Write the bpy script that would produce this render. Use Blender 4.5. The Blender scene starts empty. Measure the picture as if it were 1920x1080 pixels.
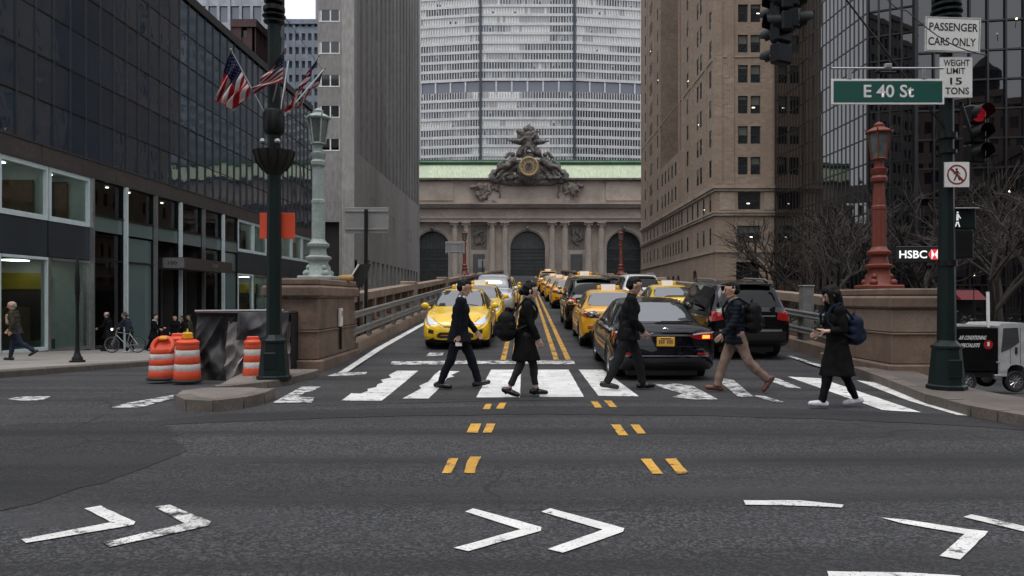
import bpy, bmesh, math, random
import numpy as np
from mathutils import Vector, Matrix, noise
from mathutils.bvhtree import BVHTree
random.seed(40)
PI = math.pi
S = bpy.context.scene
COL = S.collection

# ---------------------------------------------------------------- camera
F, CX, CY, EYE = 1425.0, 985.0, 558.0, 1.45
cam_data = bpy.data.cameras.new('camera'); cam = bpy.data.objects.new('camera', cam_data)
COL.objects.link(cam); S.camera = cam
cam.location = (0, 0, EYE); cam.rotation_euler = (PI/2, 0, 0)
cam_data.sensor_width = 36; cam_data.lens = F/1920*36
cam_data.shift_x = -(CX-960)/1920; cam_data.shift_y = (CY-540)/1920
cam_data.clip_start = 0.1; cam_data.clip_end = 3000

# ---------------------------------------------------------------- sky, sun, exposure
SUN_EL, SUN_AZ = math.radians(72), math.radians(205)      # high, behind the camera, veiled by cloud
w = bpy.data.worlds.new('World'); S.world = w; w.use_nodes = True
nt = w.node_tree; bg = nt.nodes['Background']
sky = nt.nodes.new('ShaderNodeTexSky'); sky.sky_type = 'NISHITA'; sky.sun_disc = False
sky.sun_elevation = SUN_EL; sky.sun_rotation = SUN_AZ; sky.dust_density = 4.0; sky.air_density = 1.0; sky.ozone_density = 1.0
hs = nt.nodes.new('ShaderNodeHueSaturation'); hs.inputs['Saturation'].default_value = 0.28
nt.links.new(sky.outputs[0], hs.inputs['Color']); mx = nt.nodes.new('ShaderNodeMix'); mx.data_type = 'RGBA'; mx.inputs[0].default_value = .6; mx.inputs[7].default_value = (4.95, 5.1, 5.5, 1)   # even cloud cover
nt.links.new(hs.outputs[0], mx.inputs[6]); nt.links.new(mx.outputs[2], bg.inputs[0])
bg.inputs[1].default_value = 0.15
sd = bpy.data.lights.new('sun', 'SUN'); sd.energy = 0.55; sd.angle = math.radians(30); sd.color = (1, .985, .96)
sun = bpy.data.objects.new('sun', sd); COL.objects.link(sun)
sun.rotation_euler = (PI/2 - SUN_EL, 0, PI - SUN_AZ)
S.view_settings.view_transform = 'Standard'; S.view_settings.look = 'None'
S.view_settings.exposure = 0.72; S.view_settings.gamma = 1; S.view_settings.use_curve_mapping = False
S.render.engine = 'CYCLES'
S.cycles.max_bounces = 7; S.cycles.diffuse_bounces = 3; S.cycles.glossy_bounces = 4; S.cycles.transparent_max_bounces = 8
S.cycles.sample_clamp_indirect = 6

# ---------------------------------------------------------------- measuring helpers
RS, RY0 = 0.0407, 16.0                                    # the viaduct ramp climbs from here
def ramp_z(y): return max(0.0, min(y, 172)-RY0)*RS
def left_z(y): return -0.05*max(0.0, min(y, 185)-12)
def right_z(y): return float(np.interp(y, [10.4, 12, 13, 26, 30, 185], [0, -.22, -.38, -1.86, -2.2, -7]))
def at(px, py, y): return Vector(((px-CX)*y/F, y, EYE-(py-CY)*y/F))
def on_flat(px, py, z=0.0):
    y = (EYE-z)*F/(py-CY); return Vector(((px-CX)*y/F, y, z))
def on_ramp(px, py, z=0.0):
    t = (py-CY)/F
    y = (EYE-z+RY0*RS)/(RS+t)
    if y < RY0: return on_flat(px, py, z)
    return Vector(((px-CX)*y/F, y, ramp_z(y)+z))

# ---------------------------------------------------------------- objects
def tag(o, label=None, cat=None, group=None, kind=None):
    if label: o['label'] = label
    if cat: o['category'] = cat
    if group: o['group'] = group
    if kind: o['kind'] = kind
    return o
def thing(name, label, cat, loc=(0, 0, 0), rz=0, group=None):
    o = bpy.data.objects.new(name, None); COL.objects.link(o)
    o.location = loc; o.rotation_euler = (0, 0, rz); o.empty_display_size = .2
    return tag(o, label, cat, group)
def put(name, mesh, parent=None, loc=None, rz=None):
    o = bpy.data.objects.new(name, mesh); COL.objects.link(o)
    if parent: o.parent = parent
    if loc is not None: o.location = loc
    if rz is not None: o.rotation_euler = (0, 0, rz)
    return o
CHILD = None
def copy_tree(o, parent=None):
    c = o.copy(); COL.objects.link(c)
    if parent: c.parent = parent
    for ch in list(o.children): copy_tree(ch, c)
    return c

class MB:
    def __init__(s): s.v = []; s.f = []; s.m = []; s.uv = None
    def add(s, vs, fs, m=0):
        b = len(s.v); s.v += [tuple(p) for p in vs]; s.f += [tuple(i+b for i in f) for f in fs]; s.m += [m]*len(fs); return s
    def quad(s, a, b, c, d, m=0): return s.add([a, b, c, d], [(0, 1, 2, 3)], m)
    def box(s, x0, x1, y0, y1, z0, z1, m=0, taper=0.0):
        t = taper
        return s.add([(x0, y0, z0), (x1, y0, z0), (x1, y1, z0), (x0, y1, z0), (x0+t, y0+t, z1), (x1-t, y0+t, z1), (x1-t, y1-t, z1), (x0+t, y1-t, z1)],
            [(0, 3, 2, 1), (4, 5, 6, 7), (0, 1, 5, 4), (1, 2, 6, 5), (2, 3, 7, 6), (3, 0, 4, 7)], m)
    def bbox(s, x0, x1, y0, y1, z0, z1, b=.02, m=0):
        """box with chamfered edges"""
        P = []
        for (z, e) in ((z0, b), (z0+b, 0), (z1-b, 0), (z1, b)):
            for (x, y) in ((x0+b, y0), (x1-b, y0), (x1, y0+b), (x1, y1-b), (x1-b, y1), (x0+b, y1), (x0, y1-b), (x0, y0+b)):
                P.append((min(max(x, x0+e), x1-e), min(max(y, y0+e), y1-e), z))
        Fs = [tuple(range(7, -1, -1)), tuple(range(24, 32))]
        for k in range(3):
            for i in range(8):
                j = (i+1) % 8; Fs.append((k*8+i, k*8+j, k*8+8+j, k*8+8+i))
        return s.add(P, Fs, m)
    def tube(s, p0, p1, r0, r1=None, n=8, m=0, caps=True):
        p0, p1 = Vector(p0), Vector(p1); r1 = r0 if r1 is None else r1
        d = (p1-p0)
        if d.length < 1e-6: return s
        d.normalize(); a = d.orthogonal().normalized(); b = d.cross(a)
        vs = []
        for p, r in ((p0, r0), (p1, r1)):
            for i in range(n):
                t = 2*PI*i/n; vs.append(p+a*math.cos(t)*r+b*math.sin(t)*r)
        fs = [(i, (i+1) % n, n+(i+1) % n, n+i) for i in range(n)]
        if caps: fs += [tuple(range(n-1, -1, -1)), tuple(range(n, 2*n))]
        return s.add(vs, fs, m)
    def path(s, pts, r, n=6, m=0):
        for i in range(len(pts)-1): s.tube(pts[i], pts[i+1], r if not isinstance(r, (list, tuple)) else r[i], r if not isinstance(r, (list, tuple)) else r[i+1], n, m)
        return s
    def lathe(s, prof, c=(0, 0, 0), n=16, m=0, phase=0.0, ax='z', caps=True):
        vs = []
        for (r, z) in prof:
            for i in range(n):
                t = 2*PI*i/n+phase
                p = (r*math.cos(t), r*math.sin(t), z)
                if ax == 'x': p = (z, r*math.cos(t), r*math.sin(t))
                if ax == 'y': p = (r*math.sin(t), z, r*math.cos(t))
                vs.append((c[0]+p[0], c[1]+p[1], c[2]+p[2]))
        fs = []
        for k in range(len(prof)-1):
            for i in range(n):
                j = (i+1) % n; fs.append((k*n+i, k*n+j, k*n+n+j, k*n+n+i))
        if caps and prof[0][0] > 1e-5: fs.append(tuple(range(n-1, -1, -1)))
        if caps and prof[-1][0] > 1e-5: b = (len(prof)-1)*n; fs.append(tuple(range(b, b+n)))
        return s.add(vs, fs, m)
    def prism(s, poly, z0, z1, m=0):
        n = len(poly)
        vs = [(p[0], p[1], z0) for p in poly]+[(p[0], p[1], z1) for p in poly]
        a = sum(poly[i][0]*poly[(i+1) % n][1]-poly[(i+1) % n][0]*poly[i][1] for i in range(n))
        fs = [(i, (i+1) % n, n+(i+1) % n, n+i) for i in range(n)]+[tuple(range(n-1, -1, -1)), tuple(range(n, 2*n))]
        if a < 0: fs = [f[::-1] for f in fs]
        return s.add(vs, fs, m)
    def prism_ax(s, poly, a0, a1, ax='x', m=0):
        """prism of a 2-D outline pushed along x (outline is y,z) or along y (outline is x,z)"""
        n = len(poly)
        if ax == 'x': vs = [(a0, p[0], p[1]) for p in poly]+[(a1, p[0], p[1]) for p in poly]
        else: vs = [(p[0], a0, p[1]) for p in poly]+[(p[0], a1, p[1]) for p in poly]
        fs = [(i, (i+1) % n, n+(i+1) % n, n+i) for i in range(n)]+[tuple(range(n-1, -1, -1)), tuple(range(n, 2*n))]
        return s.add(vs, fs, m)
    def sphere(s, c, r, n=10, k=6, sc=(1, 1, 1), m=0):
        vs = [(c[0], c[1], c[2]-r*sc[2])]
        for j in range(1, k):
            t = -PI/2+PI*j/k
            for i in range(n):
                a = 2*PI*i/n; vs.append((c[0]+r*sc[0]*math.cos(t)*math.cos(a), c[1]+r*sc[1]*math.cos(t)*math.sin(a), c[2]+r*sc[2]*math.sin(t)))
        vs.append((c[0], c[1], c[2]+r*sc[2])); fs = []
        for i in range(n):
            fs.append((0, 1+(i+1) % n, 1+i)); b = 1+(k-2)*n; fs.append((b+i, b+(i+1) % n, len(vs)-1))
        for j in range(k-2):
            for i in range(n):
                a = 1+j*n; fs.append((a+i, a+(i+1) % n, a+n+(i+1) % n, a+n+i))
        return s.add(vs, fs, m)
    def mesh(s, name, mats, smooth=None, fix=False):
        me = bpy.data.meshes.new(name); me.from_pydata(s.v, [], s.f)
        if not isinstance(mats, (list, tuple)): mats = [mats]
        for m in mats: me.materials.append(m)
        if len(mats) > 1: me.polygons.foreach_set('material_index', s.m)
        if fix:
            bm = bmesh.new(); bm.from_mesh(me); bmesh.ops.recalc_face_normals(bm, faces=bm.faces); bm.to_mesh(me); bm.free()
        if smooth is not None:
            me.polygons.foreach_set('use_smooth', [True]*len(me.polygons)); me.update()
            me.set_sharp_from_angle(angle=math.radians(smooth))
        me.update(); return me
    def build(s, name, mats, parent=None, smooth=None, loc=None, rz=None, fix=False):
        return put(name, s.mesh(name, mats, smooth, fix), parent, loc, rz)

def bake(me_in, mods, name):
    """run modifiers over a mesh and keep the result as a new mesh"""
    o = bpy.data.objects.new('tmp', me_in); COL.objects.link(o)
    for (t, kw) in mods:
        m = o.modifiers.new(t.lower(), t)
        for k, v in kw.items(): setattr(m, k, v)
    dg = bpy.context.evaluated_depsgraph_get(); dg.update()
    me = bpy.data.meshes.new_from_object(o.evaluated_get(dg), depsgraph=dg); me.name = name
    bpy.data.objects.remove(o); return me

def text_mesh(txt, width, height, mat, depth=.004, name='lettering'):
    """lettering lying in x/z, facing -y, centred on the origin, scaled to width x height"""
    cu = bpy.data.curves.new('t', 'FONT'); cu.body = txt; cu.align_x = 'CENTER'; cu.size = 1; cu.extrude = 0; cu.offset = .018; cu.resolution_u = 3
    o = bpy.data.objects.new('t', cu); COL.objects.link(o)
    dg = bpy.context.evaluated_depsgraph_get(); dg.update()
    me = bpy.data.meshes.new_from_object(o.evaluated_get(dg), depsgraph=dg); bpy.data.objects.remove(o); bpy.data.curves.remove(cu)
    xs = [v.co.x for v in me.vertices]; ys = [v.co.y for v in me.vertices]
    x0, x1, y0, y1 = min(xs), max(xs), min(ys), max(ys)
    for v in me.vertices:
        v.co = Vector(((v.co.x-(x0+x1)/2)*width/(x1-x0), -depth, (v.co.y-(y0+y1)/2)*height/(y1-y0)))
    me.materials.clear(); me.materials.append(mat); me.name = name; return me
# ---------------------------------------------------------------- materials
def base_mat(name):
    m = bpy.data.materials.new(name); m.use_nodes = True
    return m, m.node_tree, m.node_tree.nodes['Principled BSDF']
def N(t, typ, **kw):
    n = t.nodes.new(typ)
    for k, v in kw.items():
        if k.startswith('i_'): n.inputs[k[2:].replace('_', ' ')].default_value = v
        else: setattr(n, k, v)
    return n
def coords(t, scale=None):
    c = N(t, 'ShaderNodeTexCoord')
    if scale is None: return c.outputs['Object']
    mp = N(t, 'ShaderNodeMapping'); mp.inputs['Scale'].default_value = scale
    t.links.new(c.outputs['Object'], mp.inputs['Vector']); return mp.outputs[0]
def noise_fac(t, vec, scale, detail=4, rough=.6, lo=.35, hi=.65):
    n = N(t, 'ShaderNodeTexNoise'); n.inputs['Scale'].default_value = scale; n.inputs['Detail'].default_value = detail; n.inputs['Roughness'].default_value = rough
    t.links.new(vec, n.inputs['Vector'])
    r = N(t, 'ShaderNodeMapRange'); r.inputs[1].default_value = lo; r.inputs[2].default_value = hi
    t.links.new(n.outputs[0], r.inputs[0]); return r.outputs[0]
def mixc(t, fac, a, b, mode='MIX'):
    m = N(t, 'ShaderNodeMix', data_type='RGBA', blend_type=mode)
    for (s, v) in ((0, fac), (6, a), (7, b)):
        if isinstance(v, (int, float)): m.inputs[s].default_value = v
        elif isinstance(v, (tuple, list)): m.inputs[s].default_value = (*v[:3], 1)
        else: t.links.new(v, m.inputs[s])
    return m.outputs[2]
def bump(t, h, p, strength=.3, dist=.01):
    b = N(t, 'ShaderNodeBump'); b.inputs['Strength'].default_value = strength; b.inputs['Distance'].default_value = dist
    t.links.new(h, b.inputs['Height']); t.links.new(b.outputs[0], p.inputs['Normal'])
def surf(name, col, rough=.7, metal=0, var=.25, scale=3.0, fine=40.0, bmp=.15, bd=.005, stretch=None, spec=.5, coat=0, dirt=None, dirt_amt=.5):
    m, t, p = base_mat(name)
    vec = coords(t, stretch) if stretch else coords(t)
    dark = tuple(c*(1-var) for c in col); lite = tuple(min(1, c*(1+var)) for c in col)
    c = mixc(t, noise_fac(t, vec, scale), dark, lite)
    if fine: c = mixc(t, noise_fac(t, vec, fine, 2), c, tuple(x*.75 for x in col)); 
    if dirt:
        d = N(t, 'ShaderNodeMath', operation='MULTIPLY'); d.inputs[1].default_value = dirt_amt
        t.links.new(noise_fac(t, vec, scale*.6, 6, .7, .48, .72), d.inputs[0]); c = mixc(t, d.outputs[0], c, dirt)
    t.links.new(c, p.inputs['Base Color'])
    p.inputs['Roughness'].default_value = rough; p.inputs['Metallic'].default_value = metal
    p.inputs['Specular IOR Level'].default_value = spec; p.inputs['Coat Weight'].default_value = coat; p.inputs['Coat Roughness'].default_value = .05
    if bmp: bump(t, noise_fac(t, vec, fine or scale*8, 3, .6, .2, .8), p, bmp, bd)
    return m
def flat(name, col, rough=.5, metal=0, spec=.5, coat=0, emit=None, es=1):
    m, t, p = base_mat(name); p.inputs['Base Color'].default_value = (*col, 1); p.inputs['Roughness'].default_value = rough
    p.inputs['Metallic'].default_value = metal; p.inputs['Specular IOR Level'].default_value = spec; p.inputs['Coat Weight'].default_value = coat
    p.inputs['Coat Roughness'].default_value = .03
    if emit: p.inputs['Emission Color'].default_value = (*emit, 1); p.inputs['Emission Strength'].default_value = es
    return m
def asphalt(name, col, speck=.75):
    m, t, p = base_mat(name); vec = coords(t)
    c = mixc(t, noise_fac(t, vec, .35, 5, .6, .3, .7), tuple(x*.82 for x in col), tuple(x*1.16 for x in col))
    c = mixc(t, noise_fac(t, coords(t, (1.2, .12, 1)), 1.0, 4, .6, .4, .75), c, tuple(x*.8 for x in col))
    v = N(t, 'ShaderNodeTexVoronoi'); v.inputs['Scale'].default_value = 62; t.links.new(vec, v.inputs['Vector'])
    sep = N(t, 'ShaderNodeSeparateColor'); t.links.new(v.outputs['Color'], sep.inputs[0])
    r = N(t, 'ShaderNodeMapRange'); r.inputs[1].default_value = .35; r.inputs[2].default_value = 1.0; r.inputs[3].default_value = 0; r.inputs[4].default_value = speck
    t.links.new(sep.outputs[0], r.inputs[0])
    c = mixc(t, r.outputs[0], c, tuple(min(1, x*5.0) for x in col))
    c = mixc(t, noise_fac(t, vec, 160, 2, .5, .45, .75), c, tuple(x*.45 for x in col))
    # cracks and oil drips
    c = mixc(t, noise_fac(t, vec, .9, 8, .75, .62, .72), c, tuple(x*.55 for x in col))
    # traffic on the cross street polishes and oils long bands
    c = mixc(t, noise_fac(t, coords(t, (.07, 1.15, 1)), 1.0, 3, .55, .42, .68), c, tuple(x*.66 for x in col))
    c = mixc(t, noise_fac(t, coords(t, (.10, .8, 1)), 1.7, 4, .6, .52, .75), c, tuple(x*1.55 for x in col))
    # hairline cracks with wandering edges
    nz = N(t, 'ShaderNodeTexNoise'); nz.inputs['Scale'].default_value = 1.6; nz.inputs['Detail'].default_value = 6; t.links.new(vec, nz.inputs['Vector'])
    wv = mixc(t, .22, vec, nz.outputs['Color']); cv = N(t, 'ShaderNodeTexVoronoi', feature='DISTANCE_TO_EDGE'); cv.inputs['Scale'].default_value = .42; t.links.new(wv, cv.inputs['Vector'])
    cr = N(t, 'ShaderNodeMapRange'); cr.inputs[1].default_value = .002; cr.inputs[2].default_value = .007; cr.inputs[3].default_value = 1; cr.inputs[4].default_value = 0; t.links.new(cv.outputs['Distance'], cr.inputs[0])
    cm = N(t, 'ShaderNodeMath', operation='MULTIPLY'); t.links.new(cr.outputs[0], cm.inputs[0]); t.links.new(noise_fac(t, vec, .3, 3, .5, .5, .6), cm.inputs[1])
    c = mixc(t, cm.outputs[0], c, tuple(x*.6 for x in col))
    t.links.new(c, p.inputs['Base Color']); p.inputs['Roughness'].default_value = .82; p.inputs['Specular IOR Level'].default_value = .35
    bump(t, v.outputs['Distance'], p, .5, .006); return m
def road_paint(name, col, wear=.5, under=(.0285, .0285, .03)):
    m, t, p = base_mat(name); vec = coords(t)
    f = noise_fac(t, vec, 5.0, 8, .78, .60-wear*.22, .66-wear*.16)
    g = noise_fac(t, vec, 70, 3, .6, .62-.1*wear, .70-.1*wear)
    mx = N(t, 'ShaderNodeMath', operation='MAXIMUM'); t.links.new(f, mx.inputs[0]); t.links.new(g, mx.inputs[1])
    pc = mixc(t, noise_fac(t, vec, 2.2, 5), tuple(x*.74 for x in col), col)
    t.links.new(mixc(t, mx.outputs[0], pc, under), p.inputs['Base Color']); p.inputs['Roughness'].default_value = .7
    bump(t, noise_fac(t, vec, 120, 2), p, .2, .004); return m
def mirror_glass(name, col=(.012, .015, .018), ior=1.75, rough=.02, wav=.02, spec=.5, wscale=.6):
    m, t, p = base_mat(name); p.inputs['Base Color'].default_value = (*col, 1); p.inputs['Roughness'].default_value = rough
    p.inputs['IOR'].default_value = ior; p.inputs['Specular IOR Level'].default_value = spec
    if wav: bump(t, noise_fac(t, coords(t), wscale, 2, .5, .2, .8), p, wav, .15)
    return m
def clear_glass(name, tint=(.72, .82, .80), refl=1.5):
    m = bpy.data.materials.new(name); m.use_nodes = True; t = m.node_tree; t.nodes.clear()
    o = N(t, 'ShaderNodeOutputMaterial'); mix = N(t, 'ShaderNodeMixShader'); tr = N(t, 'ShaderNodeBsdfTransparent'); gl = N(t, 'ShaderNodeBsdfGlossy')
    fr = N(t, 'ShaderNodeFresnel'); fr.inputs[0].default_value = refl; tr.inputs[0].default_value = (*tint, 1); gl.inputs['Roughness'].default_value = .02
    t.links.new(fr.outputs[0], mix.inputs[0]); t.links.new(tr.outputs[0], mix.inputs[1]); t.links.new(gl.outputs[0], mix.inputs[2]); t.links.new(mix.outputs[0], o.inputs[0])
    return m
def brick_mat(name, c1, c2, mortar, bw=.24, bh=.075, axis='x'):
    m, t, p = base_mat(name)
    tc = N(t, 'ShaderNodeTexCoord'); sp = N(t, 'ShaderNodeSeparateXYZ'); t.links.new(tc.outputs['Object'], sp.inputs[0])
    ad = N(t, 'ShaderNodeMath', operation='ADD'); t.links.new(sp.outputs[0], ad.inputs[0]); t.links.new(sp.outputs[1], ad.inputs[1])
    cb = N(t, 'ShaderNodeCombineXYZ'); t.links.new(ad.outputs[0], cb.inputs[0]); t.links.new(sp.outputs[2], cb.inputs[1])
    b = N(t, 'ShaderNodeTexBrick'); b.inputs['Scale'].default_value = 1; b.inputs['Brick Width'].default_value = bw*2.2; b.inputs['Row Height'].default_value = bh*3; b.inputs['Mortar Size'].default_value = .02
    b.inputs['Color1'].default_value = (*c1, 1); b.inputs['Color2'].default_value = (*c2, 1); b.inputs['Mortar'].default_value = (*mortar, 1); b.inputs['Bias'].default_value = -.1
    t.links.new(cb.outputs[0], b.inputs['Vector'])
    c = mixc(t, noise_fac(t, tc.outputs['Object'], .25, 6, .65), b.outputs[0], tuple(x*.62 for x in c1))
    c = mixc(t, noise_fac(t, tc.outputs['Object'], 2.4, 3, .65, .45, .7), c, tuple(min(1, x*1.5) for x in c2))
    t.links.new(c, p.inputs['Base Color']); p.inputs['Roughness'].default_value = .88
    bump(t, b.outputs['Fac'], p, .3, .01); return m

M = {}
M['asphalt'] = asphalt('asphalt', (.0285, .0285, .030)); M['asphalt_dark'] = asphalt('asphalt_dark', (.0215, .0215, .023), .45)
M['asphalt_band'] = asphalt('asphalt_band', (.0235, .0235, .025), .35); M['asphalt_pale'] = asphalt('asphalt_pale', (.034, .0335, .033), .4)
M['paint'] = road_paint('paint', (.80, .79, .76), .2); M['paint_worn'] = road_paint('paint_worn', (.76, .75, .72), .60)
M['paint_fresh'] = road_paint('paint_fresh', (.82, .81, .78), .1)
M['yellow_line'] = road_paint('yellow_line', (.62, .33, .045), .4); M['yellow_dash'] = road_paint('yellow_dash', (.66, .36, .05), .25)
M['sidewalk'] = surf('sidewalk', (.27, .25, .225), .85, var=.22, scale=.8, fine=50, dirt=(.09, .085, .08), dirt_amt=.5)
M['pavement_dark'] = surf('pavement_dark', (.12, .10, .088), .85, var=.3, scale=1.2, fine=50, dirt=(.04, .035, .03)); M['pavement_mid'] = surf('pavement_mid', (.20, .172, .15), .85, var=.3, scale=1.4, fine=50, dirt=(.07, .06, .05))
M['kerb'] = surf('kerb', (.15, .125, .105), .85, var=.3, scale=2, fine=30, dirt=(.05, .045, .04))
M['granite'] = surf('granite', (.21, .142, .102), .8, var=.32, scale=1.6, fine=55, bmp=.25, dirt=(.045, .035, .03), dirt_amt=.75)
M['granite_pale'] = surf('granite_pale', (.27, .20, .15), .8, var=.28, scale=1.4, fine=55, bmp=.25, dirt=(.07, .055, .045), dirt_amt=.6)
M['brownstone'] = surf('brownstone', (.20, .12, .08), .85, var=.3, scale=1.1, fine=40, bmp=.25, dirt=(.05, .035, .03))
M['rail_steel'] = surf('rail_steel', (.25, .255, .25), .5, .4, var=.2, scale=4, fine=60, dirt=(.09, .08, .07))
M['verdigris'] = surf('verdigris', (.325, .385, .355), .6, var=.18, scale=5, fine=30, dirt=(.17, .21, .18))
M['red_iron'] = surf('red_iron', (.175, .034, .017), .55, var=.2, scale=6, fine=30, dirt=(.12, .025, .02))
M['green_iron'] = surf('green_iron', (.006, .014, .013), .45, spec=.25, var=.3, scale=4, fine=40, bmp=.1)
M['black_iron'] = surf('black_iron', (.008, .0085, .009), .45, spec=.25, var=.3, scale=4, fine=40, bmp=.1)
M['steel'] = surf('steel', (.42, .43, .44), .35, .9, var=.1, scale=6, fine=0, bmp=0)
M['sign_back'] = surf('sign_back', (.28, .275, .265), .55, .3, var=.1, scale=2, fine=30, bmp=.05)
M['sign_white'] = surf('sign_white', (.74, .73, .70), .45, var=.05, scale=5, fine=0, bmp=0, dirt=(.45, .43, .40), dirt_amt=.4)
M['sign_green'] = flat('sign_green', (.004, .075, .058), .4); M['sign_black'] = flat('sign_black', (.012, .012, .012), .5); M['sign_red'] = flat('sign_red', (.22, .02, .018), .5)
M['orange'] = surf('orange', (.64, .07, .022), .5, var=.1, scale=3, fine=0, bmp=0, dirt=(.35, .07, .03), dirt_amt=.4)
M['orange_cloth'] = surf('orange_cloth', (.78, .085, .03), .7, var=.06, scale=3, fine=0, bmp=0)
M['reflective'] = surf('reflective', (.62, .59, .56), .4, var=.12, scale=8, fine=0, bmp=0, dirt=(.28, .24, .22), dirt_amt=.6)
M['lamp_yellow'] = flat('lamp_yellow', (.75, .42, .03), .25); M['rubber'] = surf('rubber', (.014, .014, .015), .8, var=.2, fine=50)
M['tarp'] = surf('tarp', (.020, .020, .022), .55, var=.4, scale=4, fine=0, bmp=.15, bd=.02); M['tarp_grey'] = surf('tarp_grey', (.22, .205, .20), .65, var=.35, scale=3, fine=9, bmp=.25, bd=.02)
M['limestone'] = surf('limestone', (.45, .38, .325), .85, var=.2, scale=.25, fine=4, bmp=.1, bd=.03, dirt=(.19, .155, .135), dirt_amt=.7)
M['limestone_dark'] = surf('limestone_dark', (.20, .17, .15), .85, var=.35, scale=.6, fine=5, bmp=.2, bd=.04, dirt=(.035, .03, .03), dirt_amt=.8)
M['sculpture'] = surf('sculpture', (.17, .152, .14), .85, var=.4, scale=.7, fine=4, bmp=.25, bd=.05, dirt=(.02, .019, .02), dirt_amt=.9)
M['copper_roof'] = surf('copper_roof', (.50, .58, .40), .6, var=.12, scale=.3, fine=3, stretch=(1, .2, .2), bmp=0)
M['copper_dark'] = surf('copper_dark', (.05, .17, .11), .6, var=.3, scale=.6, fine=3, bmp=0)
M['arch_glass'] = surf('arch_glass', (.085, .092, .094), .3, var=.3, scale=.4, fine=2, bmp=0); M['bronze'] = surf('bronze', (.055, .058, .055), .5, .2, var=.2, scale=1, fine=6)
M['clock'] = surf('clock', (.42, .30, .15), .6, var=.15, scale=2, fine=8, dirt=(.12, .09, .06)); M['dark_stone'] = flat('dark_stone', (.02, .018, .016), .8)
M['precast'] = surf('precast', (.60, .60, .595), .75, var=.08, scale=.2, fine=2, bmp=0, dirt=(.28, .28, .275), dirt_amt=.5)
M['fin_grey'] = surf('fin_grey', (.21, .215, .22), .5, .2, var=.1, fine=0, bmp=0)
M['blind_sky'] = flat('blind_sky', (.84, .83, .79), .5); M['blind_sky_mid'] = flat('blind_sky_mid', (.40, .40, .39), .35)  # pale pane colours with reflected sky painted in, also used for drawn blinds
M['pane_dark'] = mirror_glass('pane_dark', (.025, .027, .03), 1.6, .05, 0); M['pane_blue'] = mirror_glass('pane_blue', (.10, .115, .15), 1.7, .06, 0)
M['concrete_grey'] = surf('concrete_grey', (.26, .25, .237), .85, var=.15, scale=.15, fine=3, stretch=(1, 1, .3), bmp=.1, dirt=(.10, .09, .085), dirt_amt=.5)
M['concrete_pale'] = surf('concrete_pale', (.33, .315, .297), .85, var=.12, scale=.2, fine=3, stretch=(1, 1, .3), bmp=.1, dirt=(.13, .12, .11), dirt_amt=.5)
M['brick'] = brick_mat('brick', (.41, .31, .23), (.21, .15, .11), (.34, .285, .235)); M['brick_trim'] = surf('brick_trim', (.42, .335, .265), .85, var=.2, scale=.6, fine=6, dirt=(.09, .07, .055), dirt_amt=.7)
M['brick_dark'] = brick_mat('brick_dark', (.24, .18, .14), (.16, .12, .095), (.2, .17, .14))
M['window_frame'] = surf('window_frame', (.035, .036, .034), .5, fine=0, bmp=0); M['window_pane'] = mirror_glass('window_pane', (.008, .010, .011), 1.5, .03, .01)
M['window_shade'] = flat('window_shade', (.11, .115, .10), .6); M['bulb'] = flat('bulb', (1, .9, .7), .5, emit=(1, .82, .55), es=2.2)
M['curtain_glass'] = mirror_glass('curtain_glass', (.020, .034, .052), 1.85, .015, .05); M['curtain_spandrel'] = mirror_glass('curtain_spandrel', (.017, .029, .045), 1.75, .05, .03)
M['mullion'] = surf('mullion', (.085, .09, .095), .4, .6, var=.1, fine=0, bmp=0); M['mullion_dark'] = surf('mullion_dark', (.012, .012, .013), .4, .3, var=.1, fine=0, bmp=0)
M['band_panel'] = surf('band_panel', (.075, .064, .060), .45, .2, var=.2, scale=.5, fine=6, bmp=0); M['slate_panel'] = surf('slate_panel', (.033, .042, .052), .35, .2, var=.15, scale=.8, fine=0, bmp=0)
M['shop_white'] = surf('shop_white', (.54, .62, .62), .6, var=.06, fine=0, bmp=0); M['shop_glass'] = clear_glass('shop_glass', (.62, .74, .73), 1.5)
M['shop_green'] = mirror_glass('shop_green', (.11, .15, .145), 1.5, .08, .02); M['shop_dark'] = surf('shop_dark', (.035, .03, .027), .7, var=.3, scale=1, fine=0, bmp=0)
M['shop_yellow'] = flat('shop_yellow', (.26, .21, .015), .6); M['shop_brown'] = surf('shop_brown', (.13, .075, .042), .6, var=.2, fine=0, bmp=0)
M['ceiling_light'] = flat('ceiling_light', (1, 1, 1), .5, emit=(1, .93, .8), es=3.0); M['spot_light'] = flat('spot_light', (1, 1, 1), .5, emit=(1, .88, .65), es=3)
M['black_glass'] = mirror_glass('black_glass', (.004, .004, .006), 1.8, .012, .006); M['black_fin'] = surf('black_fin', (.007, .007, .008), .35, var=.1, fine=0, bmp=0)
M['chrome'] = flat('chrome', (.7, .7, .71), .12, 1); M['bark'] = surf('bark', (.040, .032, .026), .9, var=.3, scale=8, fine=40); M['twig'] = surf('twig', (.032, .025, .021), .9, var=.3, scale=3, fine=0, bmp=0)
M['bush'] = surf('bush', (.030, .034, .022), .8, var=.5, scale=3, fine=0, bmp=0)
def paint_mat(name, col, coat=1.0, flake=0.0, rough=.35, spec=.3):
    m, t, p = base_mat(name); vec = coords(t)
    c = mixc(t, noise_fac(t, vec, 2.5, 4, .6, .5, .75), col, tuple(x*.82 for x in col)); t.links.new(c, p.inputs['Base Color'])
    p.inputs['Specular IOR Level'].default_value = spec; p.inputs['Roughness'].default_value = rough; p.inputs['Coat Weight'].default_value = coat; p.inputs['Coat Roughness'].default_value = .04; p.inputs['Metallic'].default_value = flake
    return m
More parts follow.
